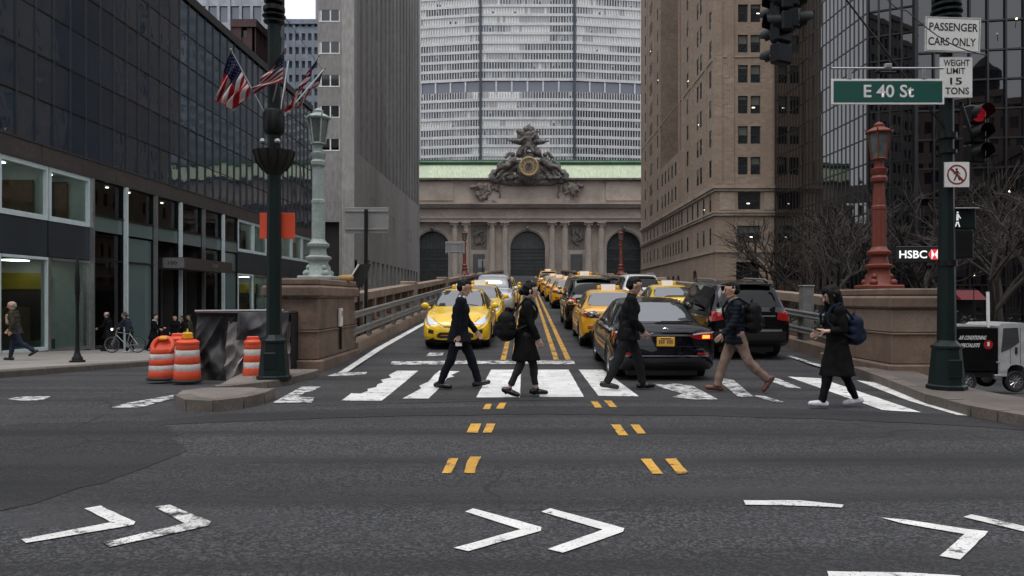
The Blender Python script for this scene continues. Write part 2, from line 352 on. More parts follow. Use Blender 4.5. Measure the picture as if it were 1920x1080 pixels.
M['taxi_yellow'] = paint_mat('taxi_yellow', (.80, .50, .008)); M['taxi_orange'] = paint_mat('taxi_orange', (.74, .36, .006)); M['car_black'] = paint_mat('car_black', (.0025, .003, .004), spec=.0); M['car_navy'] = paint_mat('car_navy', (.003, .004, .0075), spec=.0)
M['car_silver'] = paint_mat('car_silver', (.55, .56, .58), 1, .5); M['truck_white'] = surf('truck_white', (.36, .36, .36), .4, var=.15, fine=0, bmp=0, dirt=(.2, .19, .18)); M['car_white'] = paint_mat('car_white', (.72, .72, .71)); M['truck_black'] = surf('truck_black', (.004, .004, .0045), .5, spec=.1, var=.3, fine=0, bmp=0)
M['privacy_glass'] = mirror_glass('privacy_glass', (.004, .0045, .005), 1.4, .02, 0); M['car_glass'] = mirror_glass('car_glass', (.010, .012, .013), 3.0, .01, 0); M['trim_black'] = flat('trim_black', (.012, .012, .013), .45)
M['headlamp'] = flat('headlamp', (.62, .63, .64), .08, .3, coat=1); M['tail_red'] = flat('tail_red', (.32, .006, .008), .15, coat=1); M['tail_lit'] = flat('tail_lit', (.8, .1, .02), .2, emit=(1, .16, .02), es=2.6); M['amber'] = flat('amber', (.7, .2, .01), .2, coat=1)
M['plate'] = flat('plate', (.72, .40, .04), .45); M['plate_ink'] = flat('plate_ink', (.02, .025, .06), .5); M['rim'] = flat('rim', (.33, .33, .34), .3, .85)
M['skin'] = surf('skin', (.46, .27, .19), .55, var=.12, scale=14, fine=0, bmp=0); M['skin_pale'] = surf('skin_pale', (.56, .37, .29), .55, var=.1, scale=14, fine=0, bmp=0)
M['hair_black'] = surf('hair_black', (.007, .006, .0055), .6, spec=.15, var=.4, scale=30, fine=120, bmp=.5, bd=.004); M['hair_grey'] = surf('hair_grey', (.30, .29, .28), .6, var=.2, scale=30, fine=120); M['hair_brown'] = surf('hair_brown', (.05, .03, .018), .5, var=.3, scale=30, fine=120)
def cloth(name, col, rough=.85, var=.25): return surf(name, col, rough, var=var, scale=7, fine=160, bmp=.3, bd=.003, spec=.08)
M['suit'] = cloth('suit', (.010, .011, .015)); M['wool_black'] = cloth('wool_black', (.010, .010, .010)); M['jacket_black'] = cloth('jacket_black', (.008, .0085, .010), .6); M['puffer'] = cloth('puffer', (.010, .013, .020), .45)
M['khaki'] = cloth('khaki', (.25, .175, .14)); M['denim'] = cloth('denim', (.030, .036, .055)); M['tights'] = cloth('tights', (.040, .040, .042)); M['charcoal'] = cloth('charcoal', (.022, .023, .025)); M['shirt'] = cloth('shirt', (.70, .72, .76)); M['tan_coat'] = cloth('tan_coat', (.36, .28, .20)); M['olive'] = cloth('olive', (.055, .050, .035))
M['leather'] = flat('leather', (.008, .008, .008), .3); M['leather_brown'] = surf('leather_brown', (.10, .036, .020), .45, fine=0); M['sneaker'] = surf('sneaker', (.62, .62, .66), .6, var=.15, scale=20, fine=0); M['nylon'] = cloth('nylon', (.012, .012, .013), .55); M['nylon_navy'] = cloth('nylon_navy', (.014, .022, .042), .6)
M['eye'] = flat('eye', (.03, .02, .015), .1); M['lip'] = flat('lip', (.30, .11, .09), .5); M['phone'] = flat('phone', (.02, .02, .022), .15); M['grey_knit'] = cloth('grey_knit', (.24, .24, .25)); M['red_cloth'] = cloth('red_cloth', (.25, .02, .015))
M['flag_red'] = cloth('flag_red', (.33, .018, .028), .8, .12); M['flag_white'] = cloth('flag_white', (.62, .58, .56), .8, .08); M['flag_blue'] = cloth('flag_blue', (.013, .016, .052), .8, .15)
M['pale_wall'] = surf('pale_wall', (.36, .41, .48), .6, var=.3, scale=.5, fine=2, bmp=0); M['red_brick'] = surf('red_brick', (.075, .038, .036), .85, var=.2, scale=.5, fine=3)
M['distant_tower'] = surf('distant_tower', (.36, .39, .43), .5, var=.2, scale=.1, fine=1, bmp=0)
M['glass_lantern'] = surf('glass_lantern', (.10, .115, .11), .25, var=.3, scale=6, fine=0, bmp=0); M['red_signal'] = flat('red_signal', (.12, .006, .008), .3, emit=(.8, .02, .05), es=.10); M['signal_black'] = surf('signal_black', (.006, .008, .011), .4, spec=.25, var=.2, fine=40); M['walk_white'] = flat('walk_white', (.9, .9, .9), .3, emit=(.9, .95, 1), es=.25); M['lens_off'] = flat('lens_off', (.02, .02, .02), .15)
# ---------------------------------------------------------------- road, pavements, painted marks
DECK_L, DECK_R = -5.15, 8.0
def ground_z(x, y):
    l, r = left_z(y), right_z(y)
    if x <= DECK_L: return l
    if x >= 7.2: return r
    return 0.0 if y <= 12 else min(l, r)
mb = MB()
xs = [-500, -120, -60, -30, -21, -15, -10.5, -7, DECK_L, -2, 2, 5, 6.2, 7.2, DECK_R, 10, 14, 20, 28, 40, 60, 120, 500]
ys = [-500, -120, -40, -10, 0, 4, 8, 10.4, 12]+[13, 13.5]+[12+1.5*i for i in range(2, 13)]+[40, 60, 90, 120, 150, 185, 260, 400, 900]
mb.add([(x, y, ground_z(x, y)) for y in ys for x in xs], [(j*len(xs)+i, j*len(xs)+i+1, (j+1)*len(xs)+i+1, (j+1)*len(xs)+i) for j in range(len(ys)-1) for i in range(len(xs)-1)])
road = tag(mb.build('road', M['asphalt'], smooth=80), kind='structure')
# viaduct carriageway: flat under the crosswalk, then climbing to the terminal
mb = MB(); ys = [11.9, 14, 16, 18, 20, 24, 28, 34, 42, 52, 64, 80, 100, 125, 150, 172, 178]
ER = lambda y: 6.3 if y < 13 else 6.75 if y < 16.2 else DECK_R
for k in range(len(ys)-1):
    a, b = ys[k], ys[k+1]; za, zb = ramp_z(a)+.002, ramp_z(b)+.002
    mb.quad((DECK_L, a, za), (ER(a), a, za), (ER(b), b, zb), (DECK_L, b, zb))
    for (x, x2) in ((DECK_L, DECK_L), (ER(a), ER(b))): mb.quad((x, a, za-12), (x2, b, zb-12), (x2, b, zb), (x, a, za))
viaduct_road = tag(mb.build('viaduct_road', M['asphalt']), kind='structure')

def sheet(name, poly, mat, z, parent, ramp=False, label=None, jit=.012, step=.1):
    fn = on_ramp if ramp else on_flat
    pts = [p if len(p) == 3 else fn(p[0], p[1], z) for p in poly]
    if jit:                                             # ragged edges, as cut and worn by traffic
        out = []
        for a, b in zip(pts, pts[1:]+pts[:1]):
            n = max(1, min(60, int((b-a).length/step)))
            for k in range(n):
                q = a.lerp(b, k/n); r_ = jit*min(1, .35+.03*q.y); q.x += r_*noise.noise(Vector((q.x*9, q.y*9, 1))); q.y += r_*noise.noise(Vector((q.x*9, q.y*9, 7)))*1.2; out.append(q)
        pts = out
    me = MB(); a = sum(pts[i][0]*pts[(i+1) % len(pts)][1]-pts[(i+1) % len(pts)][0]*pts[i][1] for i in range(len(pts)))
    if a < 0: pts = pts[::-1]
    me.add(pts, [tuple(range(len(pts)))])
    o = me.build(name, mat, parent); tag(o, label); return o
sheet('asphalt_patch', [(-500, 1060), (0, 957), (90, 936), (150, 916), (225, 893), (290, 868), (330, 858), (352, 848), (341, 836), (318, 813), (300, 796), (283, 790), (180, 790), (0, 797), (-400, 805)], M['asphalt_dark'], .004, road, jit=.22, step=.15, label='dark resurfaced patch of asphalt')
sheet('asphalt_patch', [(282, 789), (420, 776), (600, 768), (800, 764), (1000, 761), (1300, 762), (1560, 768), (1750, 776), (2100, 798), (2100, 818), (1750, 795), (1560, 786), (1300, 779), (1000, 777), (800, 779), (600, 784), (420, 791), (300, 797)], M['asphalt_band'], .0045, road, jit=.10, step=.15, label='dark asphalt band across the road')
sheet('asphalt_patch', [(590, 760), (640, 700), (720, 690), (980, 689), (1060, 689), (1075, 750), (900, 752), (700, 758)], M['asphalt_pale'], .004, road)
def mark(name, polys, mat, z=.0085, ramp=False, par=None, label=None):
    for q in polys: sheet(name, q, M[mat], z, par or road, ramp, label)
mark('crosswalk_stripe', [[(893, 745), (921, 693), (977, 693), (975, 745)], [(1005, 693), (1066, 693), (1095, 744), (1012, 744)]], 'paint_fresh')
mark('crosswalk_stripe', [[(640, 751), (659, 737), (676, 738), (690, 733), (689, 729), (706, 726), (707, 721), (718, 717), (714, 712), (734, 708), (729, 703), (745, 695), (784, 695), (752, 722), (716, 751)],
    [(755, 747), (790, 728), (786, 723), (803, 716), (815, 702), (824, 695), (862, 696), (846, 703), (852, 706), (838, 709), (818, 733), (804, 747)],
    [(1085, 693), (1130, 693), (1198, 743), (1122, 742)]], 'paint')
mark('crosswalk_stripe', [[(511, 755), (540, 739), (566, 725), (601, 725), (586, 733), (572, 735), (561, 744), (590, 745), (586, 752), (584, 755)],
    [(1222, 718), (1246, 722), (1262, 719), (1296, 722), (1347, 749), (1303, 749), (1262, 744), (1280, 738), (1246, 728)],
    [(1340, 708), (1375, 712), (1412, 743), (1386, 745)], [(1422, 706), (1446, 704), (1503, 728), (1476, 726)], [(1414, 742), (1426, 740), (1471, 754), (1456, 755)]], 'paint_worn', label='worn crosswalk stripe')
mark('crosswalk_stripe', [[(1477, 706), (1537, 709), (1727, 773), (1655, 769)], [(1606, 713), (1643, 717), (1730, 738), (1868, 781), (1795, 778), (1700, 750)]], 'paint')
mark('crosswalk_stripe', [[(1885, 786), (1920, 784), (2000, 798), (1960, 800)]], 'paint_worn')
mark('stop_line', [[(735, 677.5), (905, 676), (1076, 676.5), (1078, 682.5), (905, 682), (731, 684)]], 'paint_worn', ramp=True, par=viaduct_road)
mark('worn_line', [[(612, 705), (632, 699), (690, 697), (684, 702), (650, 704)]], 'paint_worn')
mark('edge_line', [[(634, 699), (652, 697), (720, 652), (788, 613), (834, 588), (830, 587), (780, 612), (706, 652)]], 'paint', ramp=True, par=viaduct_road)
mark('edge_line', [[(1475, 668), (1484, 667), (1600, 702), (1585, 703)]], 'paint_worn', ramp=True, par=viaduct_road)
mark('lane_mark', [[(797, 668), (806, 661), (832, 661), (830, 666)], [(1180, 690), (1200, 688), (1210, 690), (1190, 692)]], 'paint_worn', ramp=True, par=viaduct_road)
def lane_line(name, x, y0, y1, wd, mat):
    mb = MB(); n = max(2, int((y1-y0)/8))
    for k in range(n):
        a, b = y0+(y1-y0)*k/n, y0+(y1-y0)*(k+1)/n
        mb.quad((x-wd/2, a, ramp_z(a)+.007), (x+wd/2, a, ramp_z(a)+.007), (x+wd/2, b, ramp_z(b)+.007), (x-wd/2, b, ramp_z(b)+.007))
    mb.build(name, M[mat], viaduct_road)
for x in (.70, .97): lane_line('yellow_line', x, 17.1, 120, .12, 'yellow_line')
for x in (-.50, -.25): lane_line('yellow_line', x, 17.1, 60, .12, 'yellow_line')
for k in range(12): lane_line('lane_dash', 3.75, 24+k*9, 27+k*9, .12, 'paint_worn')
mark('yellow_dash', [[(905, 767), (911, 757), (923, 757), (918, 767)], [(930, 766), (937, 755), (950, 755), (944, 766)], [(874, 811), (883, 794), (902, 794), (896, 811)], [(905, 811), (913, 794), (929, 794), (922, 811)],
    [(828, 887), (842, 859), (859, 859), (846, 887)], [(1107, 752), (1120, 752), (1129, 764), (1116, 764)], [(1132, 751), (1146, 751), (1157, 763), (1144, 763)],
    [(1146, 796), (1163, 796), (1178, 816), (1160, 816)], [(1182, 796), (1198, 796), (1212, 813), (1195, 813)], [(1201, 860), (1221, 860), (1243, 888), (1224, 888)], [(1247, 860), (1267, 859), (1291, 887), (1270, 888)]], 'yellow_dash')
mark('yellow_dash', [[(870, 887), (876, 865), (882, 856), (902, 856), (894, 872), (890, 887)]], 'yellow_line', label='worn yellow dash')
mark('chevron_marking', [[(872, 959), (888, 953), (1015, 988), (1014, 995), (878, 1033), (852, 1027), (976, 992)], [(1014, 959), (1032, 953), (1171, 990), (1169, 997), (1055, 1036), (1027, 1029), (1130, 993)]], 'paint_fresh')
mark('chevron_marking', [[(159, 953), (188, 948), (254, 978), (250, 984), (48, 1018), (40, 1011), (208, 979)], [(1652, 970), (1700, 974), (1815, 992), (1853, 996), (1801, 1049), (1762, 1042), (1808, 1001), (1690, 981)]], 'paint')
mark('chevron_marking', [[(290, 950), (318, 946), (396, 978), (392, 985), (206, 1025), (194, 1017), (347, 981)]], 'paint_worn', label='scuffed white chevron on the road')
mark('lane_dash', [[(1395, 938), (1500, 938), (1581, 946), (1577, 951), (1470, 947), (1398, 946)], [(1806, 969), (1822, 964), (1990, 1002), (1986, 1012)], [(1551, 1071), (1700, 1073), (1800, 1079), (1800, 1092), (1556, 1090)]], 'paint')
mark('worn_line', [[(205, 764), (240, 755), (327, 740), (331, 745), (262, 764)], [(14, 748), (40, 743), (95, 743), (80, 750), (40, 751)]], 'paint_worn')
# iron covers and repair marks set in the road
def cover(px, py, r):
    p = on_flat(px, py); mb = MB()
    mb.lathe([(0, .004), (r, .004), (r+.03, .002), (r+.03, -.01)][::-1], (p.x, p.y, .0), 24)
    for k in range(-3, 4): mb.box(p.x-r*.75, p.x+r*.75, p.y+k*r*.22-.02, p.y+k*r*.22+.02, .003, .009)
    mb.build('manhole_cover', surf('iron_cover', (.045, .042, .04), .55, .5), road)
# (a faint oil stain lies here)

# left pavement along the glass block
SW = -10.5
mb = MB(); ys = [13.0, 20, 30, 45, 70, 110, 184]
for k in range(len(ys)-1):
    a, b = ys[k], ys[k+1]; za, zb = left_z(a)+.12, left_z(b)+.12
    mb.quad((-21.2, a, za), (SW-.3, a, za), (SW-.3, b, zb), (-21.2, b, zb))
    mb.quad((SW-.3, a, za-.5), (SW-.3, b, zb-.5), (SW-.3, b, zb), (SW-.3, a, za))
mb.quad((-21.2, 13, -1), (SW-.3, 13, -1), (SW-.3, 13, left_z(13)+.12), (-21.2, 13, left_z(13)+.12))
pave = tag(mb.build('pavement', M['sidewalk']), kind='structure')
slab_meshes = []
for k in range(3): slab_meshes.append(MB().bbox(-.725, .725, -.725, .725, -.02, .03, .012).mesh('paving_slab', surf('paving_%d' % k, [(.29, .27, .245), (.26, .24, .215), (.31, .29, .265)][k], .85, var=.15, scale=2, fine=50, dirt=(.1, .095, .09))))
for i in range(19):
    for j in range(7):
        y = 13.8+i*1.48; x = SW-.3-.75-j*1.48
        o = put('paving_slab', random.choice(slab_meshes), pave); o.location = (x, y, left_z(y)+.125+random.uniform(-.003, .003)); o.rotation_euler = (math.atan(-.05), 0, 0)
kerb_me = MB().bbox(-.16, .16, -.89, .89, -.5, .155, .03).mesh('kerb_stone', M['kerb'])
for i in range(26):
    y = 13.9+i*1.8; o = put('kerb_stone', kerb_me, pave); o.location = (SW-.15, y, left_z(y)); o.rotation_euler = (math.atan(-.05), 0, 0)

# kerbed islands at the foot of the left pedestal, corner pavement on the right
def island(name, poly, h, mat, kerb_edges=()):
    pts = [on_flat(p[0], p[1], h) for p in poly]; pts2 = [(p.x, p.y) for p in pts]
    mb = MB(); mb.prism(pts2, -.7, h); o = tag(mb.build(name, M[mat]), kind='structure')
    for (i, j, n) in kerb_edges:
        a, b = pts[i], pts[j]; d = (b-a)/n; nrm = Vector((d.y, -d.x, 0)).normalized()
        for k in range(n):
            p, q = a+d*k+d.normalized()*.01, a+d*(k+1)-d.normalized()*.01; q0, p0 = q-nrm*.2, p-nrm*.2
            m2 = MB(); m2.prism([(p+nrm*.03)[:2], (q+nrm*.03)[:2], q0[:2], p0[:2]], -.2, h+.012+random.uniform(0, .008)); m2.build('kerb_stone', M['kerb'], o)
    return o
island('island', [(330, 741), (352, 751), (402, 753), (455, 747), (492, 739), (512, 730), (470, 726), (380, 727), (342, 732)], .13, 'pavement_mid', [(0, 1, 1), (1, 2, 1), (2, 3, 1), (3, 4, 1), (4, 5, 1)])
island('island', [(404, 726), (440, 724), (500, 717), (548, 708), (590, 697), (598, 692), (470, 692), (440, 706)], .10, 'pavement_mid', [(0, 1, 1), (1, 2, 1), (2, 3, 1), (3, 4, 1)])
island('corner_pavement', [(1600, 689), (1667, 713), (1740, 741), (1824, 763), (1990, 792), (2030, 764), (1850, 734), (1760, 712), (1700, 690)], .12, 'pavement_dark', [(0, 1, 2), (1, 2, 2), (2, 3, 2), (3, 4, 3)])
# leaf litter swept against the island kerb
mb = MB()
for k in range(90):
    p = on_flat(random.uniform(470, 590), random.uniform(694, 712), .105); a = random.uniform(0, 6.3); r = random.uniform(.02, .05)
    z = .115+random.uniform(0, .02)
    if p.x < -4.05: mb.quad((p.x-r*math.cos(a), p.y-r*math.sin(a), z), (p.x+r*.5*math.sin(a), p.y-r*.5*math.cos(a), z+.01), (p.x+r*math.cos(a), p.y+r*math.sin(a), z), (p.x-r*.5*math.sin(a), p.y+r*.5*math.cos(a), z+.012))
tag(mb.build('leaf_litter', surf('dry_leaf', (.22, .15, .09), .8, fine=0, bmp=0)), kind='stuff', label='dry leaves and grit swept against the island kerb')
# ---------------------------------------------------------------- viaduct walls, guard rails, pedestals, lamps
XL, XR = -4.08, 6.72           # road faces of the two pedestals
def pedestal(label, x0, x1, y0, y1, zt, face):
    t = thing('granite_pedestal', label, 'pedestal', ((x0+x1)/2, (y0+y1)/2, 0), group='granite pedestals at the mouth of the viaduct')
    hx, hy = (x1-x0)/2, (y1-y0)/2
    def blk(name, g, a, b, mat='granite', bv=.025): MB().bbox(-hx-g, hx+g, -hy-g, hy+g, a, b, bv).build(name, M[mat], t)
    blk('plinth', .10, -1.2, .22); 
    # two courses of squared blocks
    for (a, b, mat) in ((.225, .80, 'granite'), (.805, zt-.38, 'granite_pale' if face > 0 else 'granite')):
        n = 2
        for k in range(n):
            MB().bbox(-hx, hx, -hy+2*hy*k/n+.004, -hy+2*hy*(k+1)/n-.004, a, b, .018).build('granite_block', M[mat], t)
    blk('belt_course', .03, .765, .80); blk('cornice', .09, zt-.375, zt-.14, bv=.04); blk('cap', .03, zt-.135, zt)
    return t
LPED = pedestal('weathered brown granite pedestal under the pale green lamp', XL-1.0, XL, 14.95, 18.2, 1.83, -1)
RPED = pedestal('brown granite pedestal under the red iron lamp', XR, XR+1.0, 13.95, 17.0, 1.62, 1)
mb = MB(); mb.bbox(-.10, .10, -.03, .03, -.2, .2, .01); 
box_ = thing('meter_box', 'small white steel box on the road face of the left pedestal', 'utility box', (XL+.045, 16.6, 1.02), PI/2)
mb.build('cabinet', M['sign_white'], box_); MB().tube((0, 0, -.7), (0, 0, -.2), .03).build('conduit', M['black_iron'], box_); MB().box(-.06, .06, -.037, -.031, .02, .14).build('door_plate', M['steel'], box_)

def parapet(label, xa, xb, y0, y1, step, hgt=1.36, group='stone parapets along the viaduct', first=0):
    t = thing('stone_parapet', label, 'parapet', (0, 0, 0), group=group); xm = (xa+xb)/2
    y = y0
    while y < y1-1:
        e = min(y+step, y1); za, zb = ramp_z(y), ramp_z(e)
        def slab(name, x0, x1, a0, a1, b0, b1, mat, parent=t):
            m = MB(); m.add([(x0, y+.5, za+a0), (x1, y+.5, za+a0), (x1, e, zb+a0), (x0, e, zb+a0), (x0, y+.5, za+a1), (x1, y+.5, za+a1), (x1, e, zb+a1), (x0, e, zb+a1)],
                [(0, 3, 2, 1), (4, 5, 6, 7), (0, 1, 5, 4), (1, 2, 6, 5), (2, 3, 7, 6), (3, 0, 4, 7)]); return m.build(name, M[mat], parent)
        slab('wall', xa+.06, xb-.06, -.3, .42, 0, 0, 'brownstone'); slab('coping', xa-.06, xb+.06, hgt-.22, hgt, 0, 0, 'granite_pale')
        # open balustrade: upright stones between base and coping
        nb = 7
        for k in range(nb):
            yy = y+.5+(e-y-.5)*(k+.5)/nb; zz = ramp_z(yy)
            MB().bbox(xa+.09, xb-.09, yy-.16, yy+.16, zz+.41, zz+hgt-.21, .03).build('baluster', M['brownstone'], t)
        MB().bbox(xa-.10, xb+.10, y-.45, y+.45, za-.3, za+hgt+.12, .04).build('pier', M['granite_pale'], t)
        y = e
parapet('long stone parapet left of the taxis, climbing toward the terminal', -5.15, -4.72, 19.2, 165, 13)
parapet('long stone parapet on the right of the viaduct behind the dark cars', 7.58, 8.0, 17.9, 165, 13)
def kerb_wall(label, x, sgn, y0, y1):
    t = thing('kerb_wall', label, 'kerb', (0, 0, 0), group='low kerb walls under the guard rails'); y = y0
    while y < y1:
        e = y+2.4; m = MB(); xa, xb = sorted((x, x-sgn*.34)); za, zb = ramp_z(y), ramp_z(e-.03); h = .27+random.uniform(-.008, .008)
        m.add([(xa, y, za-.3), (xb, y, za-.3), (xb, e-.03, zb-.3), (xa, e-.03, zb-.3), (xa, y, za+h), (xb, y, za+h), (xb, e-.03, zb+h), (xa, e-.03, zb+h)],
            [(0, 3, 2, 1), (4, 5, 6, 7), (0, 1, 5, 4), (1, 2, 6, 5), (2, 3, 7, 6), (3, 0, 4, 7)]); m.build('kerb_stone', M['granite_pale'], t); y = e
kerb_wall('low stone kerb under the left guard rail', XL+.05, 1, 18.35, 90); kerb_wall('low stone kerb under the right guard rail', XR+.02, -1, 17.15, 90)
def guard_rail(label, x, sgn, y0, y1):
    t = thing('guard_rail', label, 'guard rail', (0, 0, 0), group='steel guard rails along the viaduct')
    post = MB().box(-.05, .05, -.045, .045, .2, 1.0).box(-.012, .09*sgn if sgn > 0 else .05, -.02, .02, .3, .9).mesh('post', M['rail_steel'])
    n = int((y1-y0)/1.9)
    for k in range(n+1):
        y = y0+.4+k*1.9; o = put('post', post, t); o.location = (x-sgn*.06, y, ramp_z(y))
    for zc in (.53, .93):
        m = MB(); pr = [(-.045, -.08), (.03, -.08), (.045, -.05), (.03, -.015), (.03, .015), (.045, .05), (.03, .08), (-.045, .08)]
        yy = [y0]+[y0+5*i for i in range(1, int((y1-y0)/5)+1)]
        for a, b in zip(yy[:-1], yy[1:]):
            vs = [(x+sgn*p[0], a, ramp_z(a)+zc+p[1]) for p in pr]+[(x+sgn*p[0], b, ramp_z(b)+zc+p[1]) for p in pr]; n8 = len(pr)
            m.add(vs, [(i, (i+1) % n8, n8+(i+1) % n8, n8+i) for i in range(n8)]+[tuple(range(n8)), tuple(range(2*n8-1, n8-1, -1))])
        m.build('rail', M['rail_steel'], t, fix=True)
guard_rail('grey steel guard rail left of the yellow taxi', XL-.04, 1, 17.95, 120); guard_rail('grey steel guard rail right of the black utility vehicle', XR+.12, -1, 16.8, 120)

def iron_lamp(label, x, y, z, H, mat, sc=1.0, group='iron lamps standing on the viaduct parapets'):
    t = thing('iron_lamp', label, 'street lamp', (x, y, z), group=group); q = sc
    MB().bbox(-.42*q, .42*q, -.42*q, .42*q, 0, .10*q, .02).build('footing', M[mat], t)
    for k in range(4):
        a = PI/4+k*PI/2; m = MB().sphere((.33*q*math.cos(a), .33*q*math.sin(a), .16*q), .10*q, 8, 5, (1, 1, .9)); m.sphere((.26*q*math.cos(a), .26*q*math.sin(a), .30*q), .08*q, 8, 5); m.build('paw_foot', M[mat], t, smooth=60)
    MB().lathe([(.36*q, .10*q), (.32*q, .14*q), (.30*q, .30*q), (.24*q, .42*q), (.25*q, .47*q), (.32*q, .52*q), (.33*q, .57*q), (.22*q, .62*q), (.19*q, .78*q), (.27*q, .84*q), (.28*q, .90*q), (.20*q, .95*q), (.165*q, 1.02*q)], n=16).build('base', M[mat], t, smooth=40)
    # fluted shaft
    top = H-1.15*q; prof = [(.165*q, 1.02*q), (.16*q, 1.9*q), (.17*q, 1.92*q), (.17*q, 1.99*q), (.15*q, 2.02*q), (.125*q, top-.35*q)]
    m = MB(); n = 24; vs = []
    for (r, zz) in prof:
        for i in range(n): rr = r*(1 if i % 2 else .93); a = 2*PI*i/n; vs.append((rr*math.cos(a), rr*math.sin(a), zz))
    m.add(vs, [(k*n+i, k*n+(i+1) % n, k*n+n+(i+1) % n, k*n+n+i) for k in range(len(prof)-1) for i in range(n)]); m.build('shaft', M[mat], t)
    MB().lathe([(.125*q, top-.35*q), (.18*q, top-.30*q), (.19*q, top-.22*q), (.15*q, top-.16*q), (.19*q, top-.06*q), (.20*q, top), (.12*q, top+.03*q), (.10*q, top+.16*q), (.14*q, top+.24*q)], n=16).build('capital', M[mat], t, smooth=40)
    # six-sided lantern, wider at the top
    z0, z1 = top+.24*q, top+.86*q; r0, r1 = .175*q, .265*q
    MB().lathe([(r0*.95, z0+.01), (r1*.95, z1-.005)], n=6).build('lantern_glass', M['glass_lantern'], t)
    fr = MB()
    for i in range(6):
        a = i*PI/3; fr.tube((r0*math.cos(a), r0*math.sin(a), z0), (r1*math.cos(a), r1*math.sin(a), z1), .02*q, n=5)
        for (r, zz) in ((r0, z0), (r1, z1)):
            b = a+PI/3; fr.tube((r*math.cos(a), r*math.sin(a), zz), (r*math.cos(b), r*math.sin(b), zz), .024*q, n=5)
    fr.build('lantern_frame', M[mat], t)
    rf = MB().lathe([(.30*q, z1), (.31*q, z1+.03*q), (.20*q, z1+.11*q), (.12*q, z1+.15*q), (.13*q, z1+.20*q), (.07*q, z1+.25*q), (.0, z1+.29*q)], n=12)
    for i in range(6):
        a = i*PI/3; rf.tube((.29*q*math.cos(a), .29*q*math.sin(a), z1+.02*q), (.36*q*math.cos(a), .36*q*math.sin(a), z1+.10*q), .02*q, .008*q, 5)
    rf.build('lantern_roof', M[mat], t, smooth=30)
    return t
iron_lamp('pale green fluted iron lamp on the left granite pedestal', (597-CX)*16.4/F, 16.4, 1.83, 3.72, 'verdigris', .86)
iron_lamp('red iron lamp with six sided lantern on the right granite pedestal', (1648-CX)*15.4/F, 15.4, 1.62, 3.40, 'red_iron', .84)
for (xx, yy, lb) in ((-4.95, 62, 'small far red lamp post before the left arch of the terminal'), (7.8, 62, 'small far red lamp post before the right arch of the terminal')):
    iron_lamp(lb, xx, yy, ramp_z(yy)+1.45, 3.6, 'red_iron', .85)

# sign boards on posts along the left parapet, seen from the back
def sign_board(label, px, y, w_, h_, zc, n_post, rails=True, lab_cat='sign'):
    x = (px-CX)*y/F; t = thing('sign_board', label, lab_cat, (x, y, ramp_z(y)), group='signs seen from the back beside the viaduct')
    z = zc-ramp_z(y)
    MB().bbox(-w_/2, w_/2, .03, .05, z-h_/2, z+h_/2, .006).build('panel', M['sign_back'], t)
    if rails:
        for s in (-.33, .36): MB().box(-w_/2+.02, w_/2-.02, -.0, .028, z+s*h_-.02, z+s*h_+.02).build('back_rail', M['steel'], t)
    for k in range(n_post):
        o = (k-(n_post-1)/2)*w_*.6; MB().bbox(o-.045, o+.045, -.09, -.002, .0, z+h_*.42, .01).build('post', M['black_iron'] if n_post == 1 else M['sign_back'], t)
    return t
sign_board('wide grey back of a sign on a dark post left of the taxi', 687, 21.6, 1.25, .74, EYE+(CY-413)*21.6/F, 1)
sign_board('grey sign back on two posts far up the viaduct beside a red lamp', 853, 47, 1.2, .75, EYE+(CY-464)*47/F, 2)
sign_board('tiny pale sign far up the viaduct beside the niche of the terminal', 905, 70, .85, .75, EYE+(CY-494)*70/F, 1, False)
t = thing('leaning_panel', 'dark tilted sign panel whose side-lit edge is painted white above the left pedestal', 'sign', tuple(at(664, 540, 19.0)))
a, b = at(654, 528, 19), at(673, 496, 19); o0 = Vector(t.location); d = (b-a); side = Vector((.30, 0, -.10))
m = MB(); P = [a-o0, b-o0, b-o0+side+Vector((.0, 0, .12)), a-o0+side*1.1-Vector((0, 0, .05))]; m.add([p for p in P]+[p+Vector((0, .06, 0)) for p in P], [(0, 1, 2, 3), (7, 6, 5, 4), (0, 4, 5, 1), (1, 5, 6, 2), (2, 6, 7, 3), (3, 7, 4, 0)]); m.build('panel', M['trim_black'], t, fix=True)
MB().tube(a-o0+Vector((0, -.03, 0)), b-o0+Vector((0, -.03, 0)), .022).build('lit_edge_strip', M['sign_white'], t); MB().tube((.1, .05, -1.2), (.1, .05, .1), .03).build('post', M['black_iron'], t)  # white strip puts the bright side-lit edge into the colour
mb = MB(); mb.sphere((0, 0, .09), .16, 12, 8, (1.15, .8, .55)); mb.sphere((.10, .02, .10), .12, 10, 6, (1, .8, .7))
sack = tag(put('sand_bag', bake(mb.mesh('sand_bag', surf('sack', (.42, .25, .10), .85, fine=40), 60), [('REMESH', dict(mode='VOXEL', voxel_size=.025))], 'sand_bag')), 'tan cloth bag lying on the left pedestal beside the lamp foot', 'bag'); sack.location = at(646, 529.5, 17.4)
t = thing('steel_post', 'square grey steel post where the right guard rail meets the parapet', 'post', ((1512-CX)*19.0/F, 19.0, 0)); MB().bbox(-.14, .14, -.14, .14, 0, 1.72, .015).build('shaft', M['rail_steel'], t); MB().bbox(-.16, .16, -.16, .16, 1.72, 1.76, .01).build('cap', M['rail_steel'], t)
